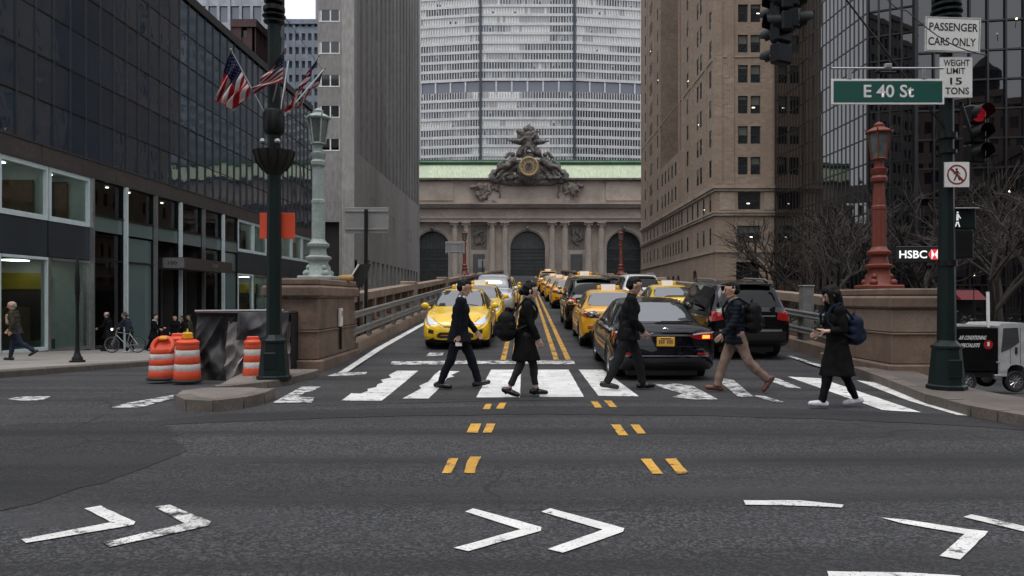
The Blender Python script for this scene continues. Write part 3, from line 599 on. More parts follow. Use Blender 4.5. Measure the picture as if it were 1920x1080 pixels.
# ---------------------------------------------------------------- facade tools
def in_frame(p, mar=30):
    if p[1] < 1: return False
    x, y = CX+F*p[0]/p[1], CY-F*(p[2]-EYE)/p[1]
    return -mar < x < 1920+mar and -mar < y < 1080+mar
class Plane:
    """a vertical facade between two plan points; u runs from p0 to p1, d goes inward, away from the street"""
    def __init__(s, p0, p1, org=(0, 0)):
        s.o = Vector((p0[0]-org[0], p0[1]-org[1])); s.org = Vector(org); d = Vector((p1[0]-p0[0], p1[1]-p0[1])); s.len = d.length; s.d = d.normalized()
        n = Vector((s.d.y, -s.d.x)); c = Vector(((p0[0]+p1[0])/2, (p0[1]+p1[1])/2))
        s.flip = n.dot(-c) < 0; s.n = -n if s.flip else n           # n points to the viewer's side
        s.rz = math.atan2(s.n.x, -s.n.y)                            # turns a mesh that faces -y to face n
    def __call__(s, u, z, d=0.0):
        p = s.o+s.d*u-s.n*d; return (p.x, p.y, z)
    def world(s, u, z): p = s.o+s.d*u+s.org; return (p.x, p.y, z)
    def box(s, mb, u0, u1, z0, z1, d0, d1, m=0):
        P = [s(u, z, d) for z in (z0, z1) for (u, d) in ((u0, d0), (u1, d0), (u1, d1), (u0, d1))]
        fs = [(0, 3, 2, 1), (4, 5, 6, 7), (0, 1, 5, 4), (1, 2, 6, 5), (2, 3, 7, 6), (3, 0, 4, 7)]
        if s.flip: fs = [f[::-1] for f in fs]
        return mb.add(P, fs, m)
    def quad(s, mb, u0, u1, z0, z1, d=0.0, m=0, tilt=0.0):
        t1, t2 = random.uniform(-tilt, tilt), random.uniform(-tilt, tilt)
        P = [s(u0, z0, d+t1), s(u1, z0, d-t1), s(u1, z1, d-t1+t2), s(u0, z1, d+t1+t2)]
        return mb.add(P, [(0, 1, 2, 3) if not s.flip else (3, 2, 1, 0)], m)
def pierced(mb, pl, u0, u1, z0, z1, holes, depth=.25, m=0, d=0.0):
    """wall with real openings: holes = (ua, ub, za, zb)"""
    us = sorted({u0, u1, *[h[0] for h in holes], *[h[1] for h in holes]}); zs = sorted({z0, z1, *[h[2] for h in holes], *[h[3] for h in holes]})
    us = [u for u in us if u0 <= u <= u1]; zs = [z for z in zs if z0 <= z <= z1]
    for j in range(len(zs)-1):
        zc = (zs[j]+zs[j+1])/2; run = None; row = [h for h in holes if h[2] < zc < h[3]]
        for i in range(len(us)-1):
            uc = (us[i]+us[i+1])/2; solid = not any(h[0] < uc < h[1] for h in row)
            if solid: run = (run[0], us[i+1]) if run else (us[i], us[i+1])
            if run and (not solid or i == len(us)-2): pl.quad(mb, run[0], run[1], zs[j], zs[j+1], d, m); run = None
    for (a, b, c, e) in holes:
        mb.quad(pl(a, c, d), pl(a, e, d), pl(a, e, d+depth), pl(a, c, d+depth), m); mb.quad(pl(b, c, d), pl(b, e, d), pl(b, e, d+depth), pl(b, c, d+depth), m)
        mb.quad(pl(a, c, d), pl(b, c, d), pl(b, c, d+depth), pl(a, c, d+depth), m); mb.quad(pl(a, e, d), pl(b, e, d), pl(b, e, d+depth), pl(a, e, d+depth), m)
def place(me, name, pl, u, z, d, par):
    o = put(name, me, par); p = pl(u, z, d); o.location = p; o.rotation_euler = (0, 0, pl.rz); return o
def sash(wd, h, rail=True, bars=0):
    f = MB(); t = .07
    for (a, b, c, e) in ((-wd/2, wd/2, 0, t), (-wd/2, wd/2, h-t, h), (-wd/2, -wd/2+t, t, h-t), (wd/2-t, wd/2, t, h-t)): f.box(a, b, -.04, .04, c, e)
    if rail: f.box(-wd/2+t, wd/2-t, -.03, .03, h*.5-.03, h*.5+.03)
    for k in range(bars): x = -wd/2+wd*(k+1)/(bars+1); f.box(x-.03, x+.03, -.03, .03, t, h-t)
    return f.mesh('window', M['window_frame'])
PANE_CACHE = {}
def pane_mesh(wd, h, mat):
    k = (round(wd, 2), round(h, 2), mat)
    if k not in PANE_CACHE: PANE_CACHE[k] = MB().quad((-wd/2, 0, 0), (wd/2, 0, 0), (wd/2, 0, h), (-wd/2, 0, h)).mesh('pane', M[mat])
    return PANE_CACHE[k]
def add_window(root, sash_me, pl, u, z, d, wd, h, shade=True, lit=False):
    o = place(sash_me, 'window', pl, u, z, d, root)
    put('pane', pane_mesh(wd-.1, h-.1, 'window_pane'), o).location = (0, .02, .05)
    if shade and random.random() < (.75 if pl is not we else .3):
        s = random.choice([.18, .25, .4, .5, .5]); sh = put('shade', pane_mesh(wd-.2, round((h-.15)*s, 1), 'window_shade'), o); sh.location = (0, -.005, h-.08-round((h-.15)*s, 1))
    if lit: l = put('ceiling_lamp', bulb_me, o); l.location = (random.uniform(-.2, .3)*wd, -.012, h*random.uniform(.3, .6))
bulb_me = MB().bbox(-.16, .16, -.02, .02, -.05, .05, .01).mesh('ceiling_lamp', M['bulb'])

# ---------------------------------------------------------------- glass office block, left
G = thing('glass_office_block', 'dark glass office block with white framed shop fronts along the left pavement', 'building', (-21, 45, left_z(45)))
GO = (-21, 45); GZ = left_z(45)
class ZPlane(Plane):
    def __init__(s, p0, p1, org, oz): super().__init__(p0, p1, org); s.oz = oz
    def __call__(s, u, z, d=0.0): p = super().__call__(u, z, d); return (p[0], p[1], p[2]-s.oz)
gp = ZPlane((-21, 17.8), (-21, 75.0), GO, GZ)               # u = Y - 17.8
UY = lambda y: y-17.8
core = MB(); gp.box(core, 0, 57.2, 8.2, 20.4, .25, 26); gp.box(core, 0, 57.2, 7.3, 8.15, .3, 26); gp.box(core, 0, 57.2, -4, 7.25, 7.5, 26); core.build('core', M['shop_dark'], G)
rows = [8.1+1.95*i for i in range(6)] + [19.8]; rows = rows[:-1]; cw = 57.2/46; npane = 0; rest = MB()
pm = [pane_mesh(cw-.05, 1.90, 'curtain_glass'), pane_mesh(cw-.05, 1.90, 'curtain_spandrel')]
for j, z in enumerate(rows):
    for i in range(46):
        u = (i+.5)*cw; sp = 1 if j % 2 else 0
        if npane < 300 and in_frame(gp.world(u, z+1), 20):
            o = place(pm[sp], 'glass_pane', gp, u, z+.025, .12, G); o.rotation_euler = (random.gauss(0, .0035), 0, gp.rz+random.gauss(0, .0035)); npane += 1
        else: gp.quad(rest, i*cw+.025, (i+1)*cw-.025, z+.025, z+1.925, .12, sp, .003)
if rest.v: tag(rest.build('upper_panes', [M['curtain_glass'], M['curtain_spandrel']], G), kind='stuff')
for i in range(47):
    m = MB(); gp.box(m, i*cw-.03, i*cw+.03, 8.1, 20.5, .05, .13); m.build('mullion', M['mullion'], G)
for j, z in enumerate(rows):
    m = MB(); hh = .02 if j % 2 else .04; gp.box(m, 0, 57.2, z-hh, z+hh, .085, .20); m.build('transom', M['mullion_dark'], G)
m = MB(); gp.box(m, -.1, 57.3, 19.85, 20.4, -.04, 2.0); m.build('ledge', M['mullion_dark'], G)
for k in range(19):
    a, b = k*57.2/19, (k+1)*57.2/19; m = MB(); gp.box(m, a+.012, b-.012, 7.30, 8.03, -.10, .24); m.build('band_panel', M['band_panel'], G)
m = MB(); gp.box(m, -.1, 57.3, 8.04, 8.11, -.14, .2); gp.box(m, -.1, 57.3, 7.22, 7.29, -.14, .2); m.build('band_trim', M['mullion'], G)
bays = [17.8, 20.9, 24.1, 27.2, 30.2, 33.4, 36.6, 39.7, 42.9, 46.0, 49.3, 52.5, 55.4, 58.6, 61.8, 65, 68.2, 71.4, 75]
def room(u0, u1, z0, z1, d0, d1, mat, lights=2, lmat='ceiling_light', name='shop_room', spots=0):
    m = MB(); P = lambda u, z, d: gp(u, z, d)
    m.quad(P(u0, z0, d1), P(u1, z0, d1), P(u1, z1, d1), P(u0, z1, d1)); m.quad(P(u0, z0, d0), P(u0, z0, d1), P(u0, z1, d1), P(u0, z1, d0)); m.quad(P(u1, z0, d0), P(u1, z0, d1), P(u1, z1, d1), P(u1, z1, d0))
    m.quad(P(u0, z0, d0), P(u1, z0, d0), P(u1, z0, d1), P(u0, z0, d1)); m.quad(P(u0, z1, d0), P(u1, z1, d0), P(u1, z1, d1), P(u0, z1, d1)); r = m.build(name, M[mat], G)
    for k in range(lights):
        c = u0+(u1-u0)*(k+.5)/lights; l = MB(); gp.box(l, c-.45, c+.45, z1-.06, z1-.02, d0+(d1-d0)*.35, d0+(d1-d0)*.5); l.build('ceiling_light', M[lmat], r)
    if spots:
        l = MB()
        for k in range(spots):
            c = random.uniform(u0+.2, u1-.2); d = random.uniform(d0+.3, d1-.3); gp.box(l, c-.05, c+.05, z1-.08, z1-.03, d-.06, d+.06)
        l.build('spot_lights', M['spot_light'], r)
    return r
for i in range(len(bays)-1):
    y0, y1 = bays[i], bays[i+1]; u0, u1 = UY(y0), UY(y1); gz = left_z((y0+y1)/2)+.13; white = not (36 < (y0+y1)/2 < 55.4)
    if white:
        room(u0+.06, u1-.06, 4.85, 7.2, .22, 2.6, 'shop_white', 1)
        bm_ = ('shop_dark', 'shop_brown', 'slate_panel')[i % 3]
        m = MB(); gp.box(m, u1-.2, u1-.08, 4.9, 7.0 if i % 2 else 6.6, 1.0 if i % 2 else .55, 2.55); m.build('back_panel', M[bm_], G)
        if i in (5, 12, 15): m = MB(); gp.box(m, u1-.26, u1-.1, 5.0, 6.9, .95, 1.5); m.build('back_panel', M['shop_brown'], G)
        fr = MB()
        for (a, b, c, e) in ((u0+.03, u1-.03, 4.83, 5.05), (u0+.03, u1-.03, 7.02, 7.21), (u0+.03, u0+.20, 5.05, 7.02), (u1-.16, u1-.03, 5.05, 7.02)): gp.box(fr, a, b, c, e, -.06, .20)
        fr.build('window_frame', M['shop_white'], G)
        m = MB(); gp.quad(m, u0+.20, u1-.16, 5.05, 7.02, .10); m.build('window_pane', M['shop_glass'], G)
        m = MB(); gp.box(m, u0+.02, u1-.02, 3.26, 4.80, -.02, .22); m.build('slate_panel', M['slate_panel'], G)
        fr = MB()
        for (a, b, c, e) in ((u0+.02, u0+.18, gz, 3.22), (u1-.08, u1-.02, gz, 3.22), (u0+.26, u1-.08, gz, gz+.16), (u0+.26, u1-.08, 3.10, 3.22)): gp.box(fr, a, b, c, e, -.05, .24)
        fr.build('shop_frame', M['shop_white' if i % 2 == 0 else 'steel'], G)
        m = MB(); gp.quad(m, u0+.18, u1-.08, gz+.16, 3.10, .08); m.build('shop_pane', M['shop_glass'], G)
        if i in (2, 5, 8, 14, 17):
            w0 = UY(bays[i-2] if i != 8 else y0); rr = room(w0+.05, u1-.05, gz-.1, 3.2, .25, 5.6, 'shop_white', 3)
            m = MB(); gp.box(m, u1-.5, u1-.06, 1.85, 2.62, 1.9, 5.5); m.build('valance', M['shop_yellow'], rr)
            m = MB(); gp.box(m, u1-.45, u1-.06, gz-.05, 1.84, 2.0, 5.5); m.build('shelf_wall', M['shop_dark'], rr)
            m = MB(); gp.box(m, u1-1.5, u1-.5, gz-.05, 1.0, 2.5, 4.2); m.build('display_case', M['shop_brown'], rr)
            m = MB(); gp.box(m, u1-4.2, u1-1.2, gz-.05, gz+.55, .9, 1.6); m.build('counter', M['shop_green'], rr)
    else:
        room(u0, u1, 5.55, 7.2, .22, 4.5, 'shop_dark', 0, spots=9)
        m = MB(); gp.quad(m, u0+.12, u1-.03, 5.55, 7.2, .10, 0, .004); m.build('window_pane', M['shop_glass'], G)
        m = MB(); gp.box(m, u0+.12, u1-.03, 4.72, 5.45, .02, .2); m.build('green_panel', M['shop_green'], G)
        room(u0, u1, gz-.05, 4.6, 1.4 if 43 < y0 < 49 else .3, 6.5, 'shop_dark', 0, spots=3, name='lobby')
        if not 42.8 < y0 < 49:
            m = MB(); gp.quad(m, u0+.12, u1-.03, 3.35, 4.62, .12, 0, .004); gp.quad(m, u0+.12, u1-.03, gz, 3.28, .12, 0, .004); m.build('shop_pane', M['shop_green' if i % 2 else 'shop_glass'], G)
            m = MB(); gp.box(m, u0, u1, 3.28, 3.35, .0, .2); m.build('transom', M['mullion_dark'], G)
        m = MB(); gp.box(m, u0-.02, u0+.10, gz, 7.2, -.22, .22); m.build('pale_fin', M['shop_white'] if i % 2 else M['steel'], G)
        m = MB(); gp.box(m, u0, u1, 5.46, 5.54, -.05, .2); m.build('transom', M['mullion_dark'], G)
    m = MB(); gp.box(m, u1-.035, u1+.035, gz-.3, 7.22, -.02, .25); m.build('mullion', M['mullion_dark'], G)
# entrance canopy with the house number
m = MB(); gp.box(m, UY(43.9), UY(51.0), 3.10, 3.78, -1.35, .2); can = m.build('canopy', M['band_panel'], G)
fcp = MB().bbox(-.62, .62, -.02, .02, 3.16, 3.74, .008).build('sign_panel', surf('canopy_face', (.20, .20, .20), .5, .3, var=.1, fine=0), can); fcp.location = (.69, 43.87-45, -GZ)
nm = put('number', text_mesh('100', .52, .22, M['sign_black'], .026), fcp); nm.location = (-.05, 0, 3.45)
nm2 = put('number', text_mesh('100', .8, .22, M['steel'], .006), can); nm2.location = (1.352, 48.2-45, 3.45-GZ); nm2.rotation_euler = (0, 0, PI/2)
for k in range(4): m = MB(); gp.box(m, UY(44.2+k*1.6), UY(44.3+k*1.6), -1.6, 3.1, .9, 1.0); m.build('door_frame', M['steel'], G)

# ---------------------------------------------------------------- grey ribbed tower, left beyond 41st street
T = thing('ribbed_tower', 'grey concrete tower with vertical ribs left of the station', 'building', (-20, 88.8, left_z(88)))
TO, TZ = (-20, 88.8), left_z(88)
se = ZPlane((-20, 88.8), (-20, 143.8), TO, TZ); ss = ZPlane((-20.0, 88.8), (-24.3, 88.8), TO, TZ)
m = MB(); se.box(m, .05, 54.9, 19, 96, .95, 4.2); m.build('core', M['pane_dark'], T)
# ribs above, plain wall below with a sloping row of slots
for k in range(17):
    u = 1.5+k*3.2; m = MB(); se.box(m, u, u+(1.75 if k else 1.75), 18.7, 96, 0, 1.0); m.build('rib', M['concrete_grey'], T)
    m = MB(); se.box(m, u+1.78, u+1.95, 18.7, 96, .55, .97); m.build('thin_rib', M['concrete_grey'], T)
m = MB(); se.box(m, 0, 1.47, 5.9, 96, -.03, 1.2); m.build('corner_pier', M['concrete_pale'], T)
slots = []
for (a, n, zz, hh) in ((9.5, 4, 12.8, 1.7), (18, 1, 8.6, 4.4), (22, 6, 10.5, 3.0), (40, 5, 11, 2.0)):
    for k in range(n): slots.append((a+k*1.0, a+k*1.0+.42, zz, zz+hh))
base = [(7.3+k*3.3, 9.3+k*3.3, -4, 6.2) for k in range(14)]
m = MB(); pierced(m, se, 1.49, 55, -5, 18.68, slots+base, .5); m.build('podium_wall', M['concrete_pale'], T)
m = MB(); se.box(m, 1.5, 55, -5, 18.6, .5, 4.2); m.build('podium_core', M['dark_stone'], T)
# south front: strips of windows in pale frames
strips = [z for z in [1.45+(CY-y)*88.8/F for y in (40, 100, 162, 220, 282)]]
strips = strips+[strips[0]+3.75*k for k in range(1, 15)]
holes = [(1.7, 4.15, z, z+1.35) for z in strips]
m = MB(); pierced(m, ss, 1.48, 4.3, 12.6, 96, holes, .3); pierced(m, ss, 1.49, 4.3, -5, 12.58, [(1.75, 3.7, -4.9, 10.3)], .6); m.build('south_wall', M['concrete_grey'], T)
m = MB(); ss.box(m, 0, 1.46, -5, 96, -.04, .3); m.build('corner_pier', M['concrete_pale'], T)
m = MB(); ss.box(m, 1.5, 4.25, -5, 96, .62, .9); m.build('south_core', M['dark_stone'], T)
for z in strips:
    for (a, b) in ((1.7, 2.75), (2.83, 3.85), (3.93, 4.15)):
        m = MB(); ss.quad(m, a, b, z+.05, z+1.30, .2); o = m.build('window_pane', M['privacy_glass'], T)
    m = MB(); 
    for u in (1.72, 2.79, 3.89, 4.13): ss.box(m, u-.07, u+.07, z, z+1.35, .04, .25)
    ss.box(m, 1.7, 4.15, z-.06, z+.05, -.03, .25); m.build('window_frame', M['sign_white'], T)

# ---------------------------------------------------------------- brick building, right
B = thing('brick_building', 'brown brick tower with paired windows right of the station', 'building', (21, 84, right_z(84)))
BO, BZ = (21, 84), right_z(84)
we = ZPlane((21, 84), (21, 137.5), BO, BZ); so = ZPlane((21, 84), (62, 84), BO, BZ)
WY = lambda y: y-84
tops = [17.0, 20.4, 23.75, 27.15, 30.5]+[30.5+3.36*k for k in range(1, 12)]; H = 1.95
s_w, s_p, s_n, s_wide = sash(1.05, H), sash(1.1, H), sash(.8, 1.8), sash(1.9, 1.9, bars=1)
TOP = 70.0
# west face: south tower, light court, north tower; full width below the court
hol = []; wins = []
for zt in tops:
    for y in (86.3, 90.9, 92.6, 98.4): hol.append((WY(y)-.525, WY(y)+.525, zt-H, zt)); wins.append((WY(y), zt-H, s_w, 1.05, H))
m = MB(); pierced(m, we, 0, WY(102.6), 13.85, TOP, hol, .07)
hol2 = []
for zt in tops:
    for y in (120.6, 126.2, 127.8, 133.0): hol2.append((WY(y)-.525, WY(y)+.525, zt-H, zt)); wins.append((WY(y), zt-H, s_w, 1.05, H))
pierced(m, we, WY(118), WY(137.5), 13.85, TOP, hol2, .07)
hol3 = []
for zt in tops[:2]:
    for k in range(6): y = 103.6+k*2.6; hol3.append((WY(y)-.525, WY(y)+.525, zt-H, zt)); wins.append((WY(y), zt-H, s_w, 1.05, H))
pierced(m, we, WY(102.6), WY(118), 13.85, 21.4, hol3, .07)
hol4 = []
for (zt, ys_) in ((13.05, [86.3, 89.5, 92.6, 95.5, 98.4]+[102+2.0*k for k in range(8)]+[120.6, 124, 127.5, 131, 134.5]), (9.3, [86.3, 89.5, 92.6, 98.4]+[102+2.0*k for k in range(8)]+[120.6, 124, 127.5, 131, 134.5])):
    for y in ys_: hol4.append((WY(y)-.45, WY(y)+.45, zt-1.9, zt)); wins.append((WY(y), zt-1.85, s_n, .8, 1.8))
pierced(m, we, 0, WY(137.5), 6.6, 13.85, hol4, .07)
m.build('wall', M['brick'], B)
m = MB(); ct = ZPlane((29, 102.6), (29, 118), BO, BZ); holc = []
for zt in tops[1:]:
    for y in (105.2, 108.4, 112.0): holc.append((y-102.6-.6, y-102.6+.6, zt-H, zt))
pierced(m, ct, 0, 15.4, 21.4, TOP, holc, .25)
m.quad(we(WY(102.6), 21.4), we(WY(102.6), TOP), we(WY(102.6), TOP, 8), we(WY(102.6), 21.4, 8)); m.quad(we(WY(118), 21.4), we(WY(118), TOP), we(WY(118), TOP, 8), we(WY(118), 21.4, 8)); m.quad(we(WY(102.6), 21.4), we(WY(118), 21.4), we(WY(118), 21.4, 8), we(WY(102.6), 21.4, 8))
m.build('court_wall', M['brick_dark'], B)
for h in holc: add_window(B, s_p, ct, (h[0]+h[1])/2, h[2], .2, 1.1, H, lit=random.random() < .12)
# base with tall arches
arches = [(WY(y), 1.25 if y < 100 else .95) for y in (94.2, 104.4, 108, 111.6, 129)]
def arch_strip(mb, pl, u0, u1, z0, zs, z1, arcs, depth, m=0, d=0.0, n=10):
    """wall from u0 to u1 with round-headed openings (centre, radius) springing at zs"""
    edge = u0
    for (c, r) in sorted(arcs):
        pl.quad(mb, edge, c-r, z0, z1, d, m); pts = [(c-r*math.cos(PI*k/n), zs+r*math.sin(PI*k/n)) for k in range(n+1)]
        for (a, b) in zip(pts[:-1], pts[1:]):
            P = [pl(a[0], a[1], d), pl(b[0], b[1], d), pl(b[0], z1, d), pl(a[0], z1, d)]; mb.add(P, [(0, 1, 2, 3)], m)
            mb.quad(pl(a[0], a[1], d), pl(b[0], b[1], d), pl(b[0], b[1], d+depth), pl(a[0], a[1], d+depth), m)
        for u in (c-r, c+r): mb.quad(pl(u, z0, d), pl(u, zs, d), pl(u, zs, d+depth), pl(u, z0, d+depth), m)
        edge = c+r
    pl.quad(mb, edge, u1, z0, z1, d, m)
m = MB(); arch_strip(m, we, 0, WY(137.5), -5, 3.6, 6.6, arches, .8)
hs_ = [(2.2, 4.9, 7.5, 9.4), (12, 13.9, 7.5, 9.4), (18, 19.9, 7.5, 9.4), (26, 28, 7.5, 9.4)]; hs2 = [(2.5, 5.0, 11.2, 13.1), (12, 13.9, 11.2, 13.1), (18, 19.9, 11.2, 13.1), (26, 28, 11.2, 13.1)]
pierced(m, so, 0, 41, -5, 10.55, [(2.45, 4.95, 7.5, 9.4), (12, 13.9, 7.5, 9.4), (2.3, 4.9, 3.4, 5.4)], .3); pierced(m, so, 0, 41, 10.55, 13.85, hs2[:2], .3)
m.build('base_wall', M['brick'], B)
hs3 = []
for zt in tops:
    for u in (3.05, 4.45, 9, 10.4, 15, 16.4, 24, 25.4): hs3.append((u-.55, u+.55, zt-H, zt))
m = MB(); pierced(m, so, 0, 41, 13.85, TOP, hs3, .28); m.build('south_wall', M['brick'], B)
for h in hs3:
    if in_frame(so.world((h[0]+h[1])/2, h[2]), 10) and h[0] < 7: add_window(B, s_p, so, (h[0]+h[1])/2, h[2], .2, 1.1, H, lit=random.random() < .35)
for (u, z) in ((3.7, 7.5), (3.75, 11.2)):
    add_window(B, sash(2.5, 1.9, bars=1), so, u, z, .22, 2.5, 1.9, lit=True)
place(sash(2.6, 2.0, bars=2), 'window', so, 3.6, 3.4, .2, B)
for (u, z, me, a, b) in wins:
    if in_frame(we.world(u, z), 20): add_window(B, me, we, u, z, .058, a, b, lit=random.random() < .02)
m = MB(); we.box(m, .9, 53.3, -5, 13.8, .9, 40); we.box(m, .35, WY(102.5), 13.8, TOP-.2, .35, 40); we.box(m, WY(118.1), 53.2, 13.8, TOP-.2, .35, 40); we.box(m, WY(102.5), WY(118.1), 13.8, TOP-.2, 8.3, 40); m.build('core', M['dark_stone'], B)
for (z0, z1, pr) in ((13.5, 13.9, .34), (13.2, 13.48, .18), (10.5, 10.78, .22), (10.8, 10.95, .32), (6.45, 6.7, .15), (28.0, 28.15, .08)):
    m = MB()
    for (pl, L) in ((we, 53.5), (so, 41)):
        pl.box(m, -pr if pl is so else 0.0, L, z0, z1, -pr, .05)
    m.build('cornice', M['brick_trim'], B)
for (k, y) in enumerate((84, 87.9, 95.3, 100.6, 103.2, 118.6, 123.6, 130.5, 136.5)):
    m = MB(); we.box(m, WY(y)+.02, WY(y)+.8, 14, TOP, -.10, .05); m.build('pilaster', M['brick'], B)
for u in (.02, 1.3, 6.2, 7.4):
    m = MB(); so.box(m, u, u+.75, 14, TOP, -.10, .05); m.build('pilaster', M['brick'], B)
m = MB(); so.box(m, .5, 2.2, 11.15, 13.1, -.06, .05); m.build('carved_panel', M['brick_trim'], B); m = MB(); so.box(m, 5.4, 7.4, 11.15, 13.1, -.06, .05); m.build('carved_panel', M['brick_trim'], B)
m = MB(); ct.box(m, 9.6, 11.8, 21.4, 28.5, -.4, .1); ct.box(m, 10.3, 11.1, 28.5, 30.2, -.3, .1); m.build('stone_oriel', M['brick_trim'], B)

# ---------------------------------------------------------------- black glass tower, far right
K = thing('black_glass_tower', 'black glass tower with close set fins at the right edge', 'building', (32, 60, right_z(60)))
KO, KZ = (32, 60), right_z(60)
pts = [(27.0, 82.0), (27.9, 62.0), (30.9, 60.5), (28.6, 55.6), (44, 53.0)]
def curtain(root, pl, z0, z1, nu, rh, gm, mm, fw, fd, indiv, hm=None, tilt=.004, hw=.06, pd=.12):
    cw = pl.len/nu; rest = MB(); nr = int((z1-z0)/rh); cnt = 0; pmesh = pane_mesh(cw-.02, rh-.03, gm)
    for j in range(nr):
        for i in range(nu):
            z = z0+j*rh
            if indiv and cnt < indiv and in_frame(pl.world((i+.5)*cw, z+rh/2), 20):
                o = place(pmesh, 'glass_pane', pl, (i+.5)*cw, z, pd, root); o.rotation_euler = (random.gauss(0, tilt), 0, pl.rz+random.gauss(0, tilt)); cnt += 1
            else: pl.quad(rest, i*cw+.01, (i+1)*cw-.01, z, z+rh-.03, pd, 0, tilt*.7)
    if rest.v: tag(rest.build('glass_panes', M[gm], root), kind='stuff')
    for i in range(nu+1):
        m = MB(); pl.box(m, i*cw-fw/2, i*cw+fw/2, z0, z1, -fd, .13); m.build('fin', M[mm], root)
    for j in range(nr+1):
        m = MB(); pl.box(m, 0, pl.len, z0+j*rh-hw, z0+j*rh+hw, min(-.02, pd-.05) if pd > .1 else .0, .16); m.build('transom', M[hm or mm], root)
curtain(K, ZPlane(pts[0], pts[1], KO, KZ), -4, 78, 26, 2.05, 'black_glass', 'black_fin', .24, -.02, 0, pd=.035)
curtain(K, ZPlane(pts[1], pts[2], KO, KZ), -4, 78, 4, 2.05, 'black_glass', 'black_fin', .16, .1, 120)
curtain(K, ZPlane(pts[3], pts[2], KO, KZ), -4, 78, 5, 2.05, 'black_glass', 'black_fin', .16, .1, 0)
curtain(K, ZPlane(pts[3], pts[4], KO, KZ), -4, 78, 13, 2.12, 'black_glass', 'black_fin', .12, .08, 300)
m = MB(); m.prism([(p[0]-32+dx, p[1]-60+dy) for (p, dx, dy) in zip(pts, (.5, .5, .6, .6, 0), (.3, .6, .7, .7, .8))]+[(12, 24), (-4.5, 24)], -4-KZ, 78-KZ); m.build('core', M['dark_stone'], K, fix=True)
# lit bank sign low on the tower, wine red awning
def sign_at(px0, px1, py0, py1, y): a, b = at(px0, py1, y), at(px1, py0, y); return a, b
BY = 31.0; a, b = sign_at(1686, 1738, 467, 487, BY)
bank = thing('bank_sign', 'white lettered bank sign with red and white hexagon in the dark plaza', 'sign', ((a.x+b.x)/2, BY, a.z))
wd, ht = b.x-a.x, b.z-a.z
MB().bbox(-wd/2-.1, wd/2+.6, .02, .12, -.12, ht+.12, .02).build('back_panel', M['trim_black'], bank)
lit_w = flat('lit_white', (.9, .9, .9), .5, emit=(1, 1, 1), es=.4); lit_r = flat('lit_red', (.7, .03, .04), .5, emit=(1, .05, .06), es=.3)
put('lettering', text_mesh('HSBC', wd, ht*.74, lit_w, .01), bank).location = (0, 0, ht/2)
hx = (1752-CX)*BY/F-bank.location.x; r = ht*.47
m = MB(); c = (hx, ht/2); q = [(-2*r*.62, 0), (-r*.62, -r), (r*.62, -r), (2*r*.62, 0), (r*.62, r), (-r*.62, r)]
V = lambda p, d: (c[0]+p[0], d, c[1]+p[1])
m.add([V(p, -.01) for p in q], [(0, 1, 2, 3, 4, 5)], 0)
L_, R_, U_, D_ = (-r*.62, 0), (r*.62, 0), r, -r
for tri in (((-r*.62, r), (r*.62, r), (0, 0)), ((-r*.62, -r), (r*.62, -r), (0, 0)), ((-1.24*r, 0), (-r*.62, r), (-r*.62, -r)), ((1.24*r, 0), (r*.62, -r), (r*.62, r))): m.add([V(p, -.018) for p in tri], [(0, 1, 2)], 1)
m.build('emblem', [lit_w, lit_r], bank)
for s in (-1, 1): MB().tube((s*wd*.4, .07, -.12), (s*wd*.4, .07, -5), .03).build('post', M['black_iron'], bank)
a, b = sign_at(1786, 1834, 545, 562, 48); aw = thing('shop_awning', 'dim wine red shop awning between the pole and the truck', 'awning', ((a.x+b.x)/2, 48, a.z))
m = MB(); wd = (b.x-a.x)/2; m.prism_ax([(-1.0, 0), (.2, 0), (.2, .6), (0, .6)], -wd, wd); m.build('canopy', flat('wine', (.11, .012, .016), .7), aw, fix=True)
MB().box(-wd, wd, .2, .4, -4, .7).build('shop_wall', M['trim_black'], aw)

# ---------------------------------------------------------------- hotel east of the station and blocks behind the camera (seen in the glass)
def plain_block(name, label, x0, x1, y0, y1, z1, wall, pane, fw=1.9, fh=3.7, ww=1.15, wh=1.9, z0=-6):
    t = thing(name, label, 'building', ((x0+x1)/2, (y0+y1)/2, z0)); ox, oy = t.location.x, t.location.y
    MB().box(x0+.3-ox, x1-.3-ox, y0+.3-oy, y1-.3-oy, 0, z1-z0-.3).build('core', M[pane], t)
    w_ = MB()
    for (p0, p1) in (((x0, y0), (x1, y0)), ((x1, y0), (x1, y1)), ((x1, y1), (x0, y1)), ((x0, y1), (x0, y0))):
        pl = Plane(p0, p1, (ox, oy)); n = int(pl.len/fw); r = int((z1-z0)/fh); st = pl.len/n
        for i in range(n+1): pl.box(w_, max(0, i*st-(st-ww)/2), min(pl.len, i*st+(st-ww)/2), 0, z1-z0, 0 if i % 5 else -.12, .35)
        for j in range(r+1): pl.box(w_, .002, pl.len-.002, j*fh-(fh-wh)/2, j*fh+(fh-wh)/2, .03, .33)
    tag(w_.build('wall', M[wall], t), kind='stuff'); MB().box(x0-.3-ox, x1+.3-ox, y0-.3-oy, y1+.3-oy, z1-z0, z1-z0+1).build('roof', M[wall], t); return t
plain_block('hotel_tower', 'silver grey hotel tower beyond the brick building east of the station', 46, 92, 200, 240, 92, 'distant_tower', 'pane_blue')
plain_block('office_tower', 'pale office tower on the left corner behind the camera', -64, -21, -92, -22, 58, 'concrete_grey', 'window_pane')
plain_block('apartment_tower', 'brown brick tower on the right corner behind the camera', 21, 66, -92, -22, 33, 'brick', 'window_pane')
plain_block('corner_block', 'brick corner block right of the camera across the cross street', 48, 90, -12, 30, 19, 'brick_dark', 'window_pane', z0=-8)

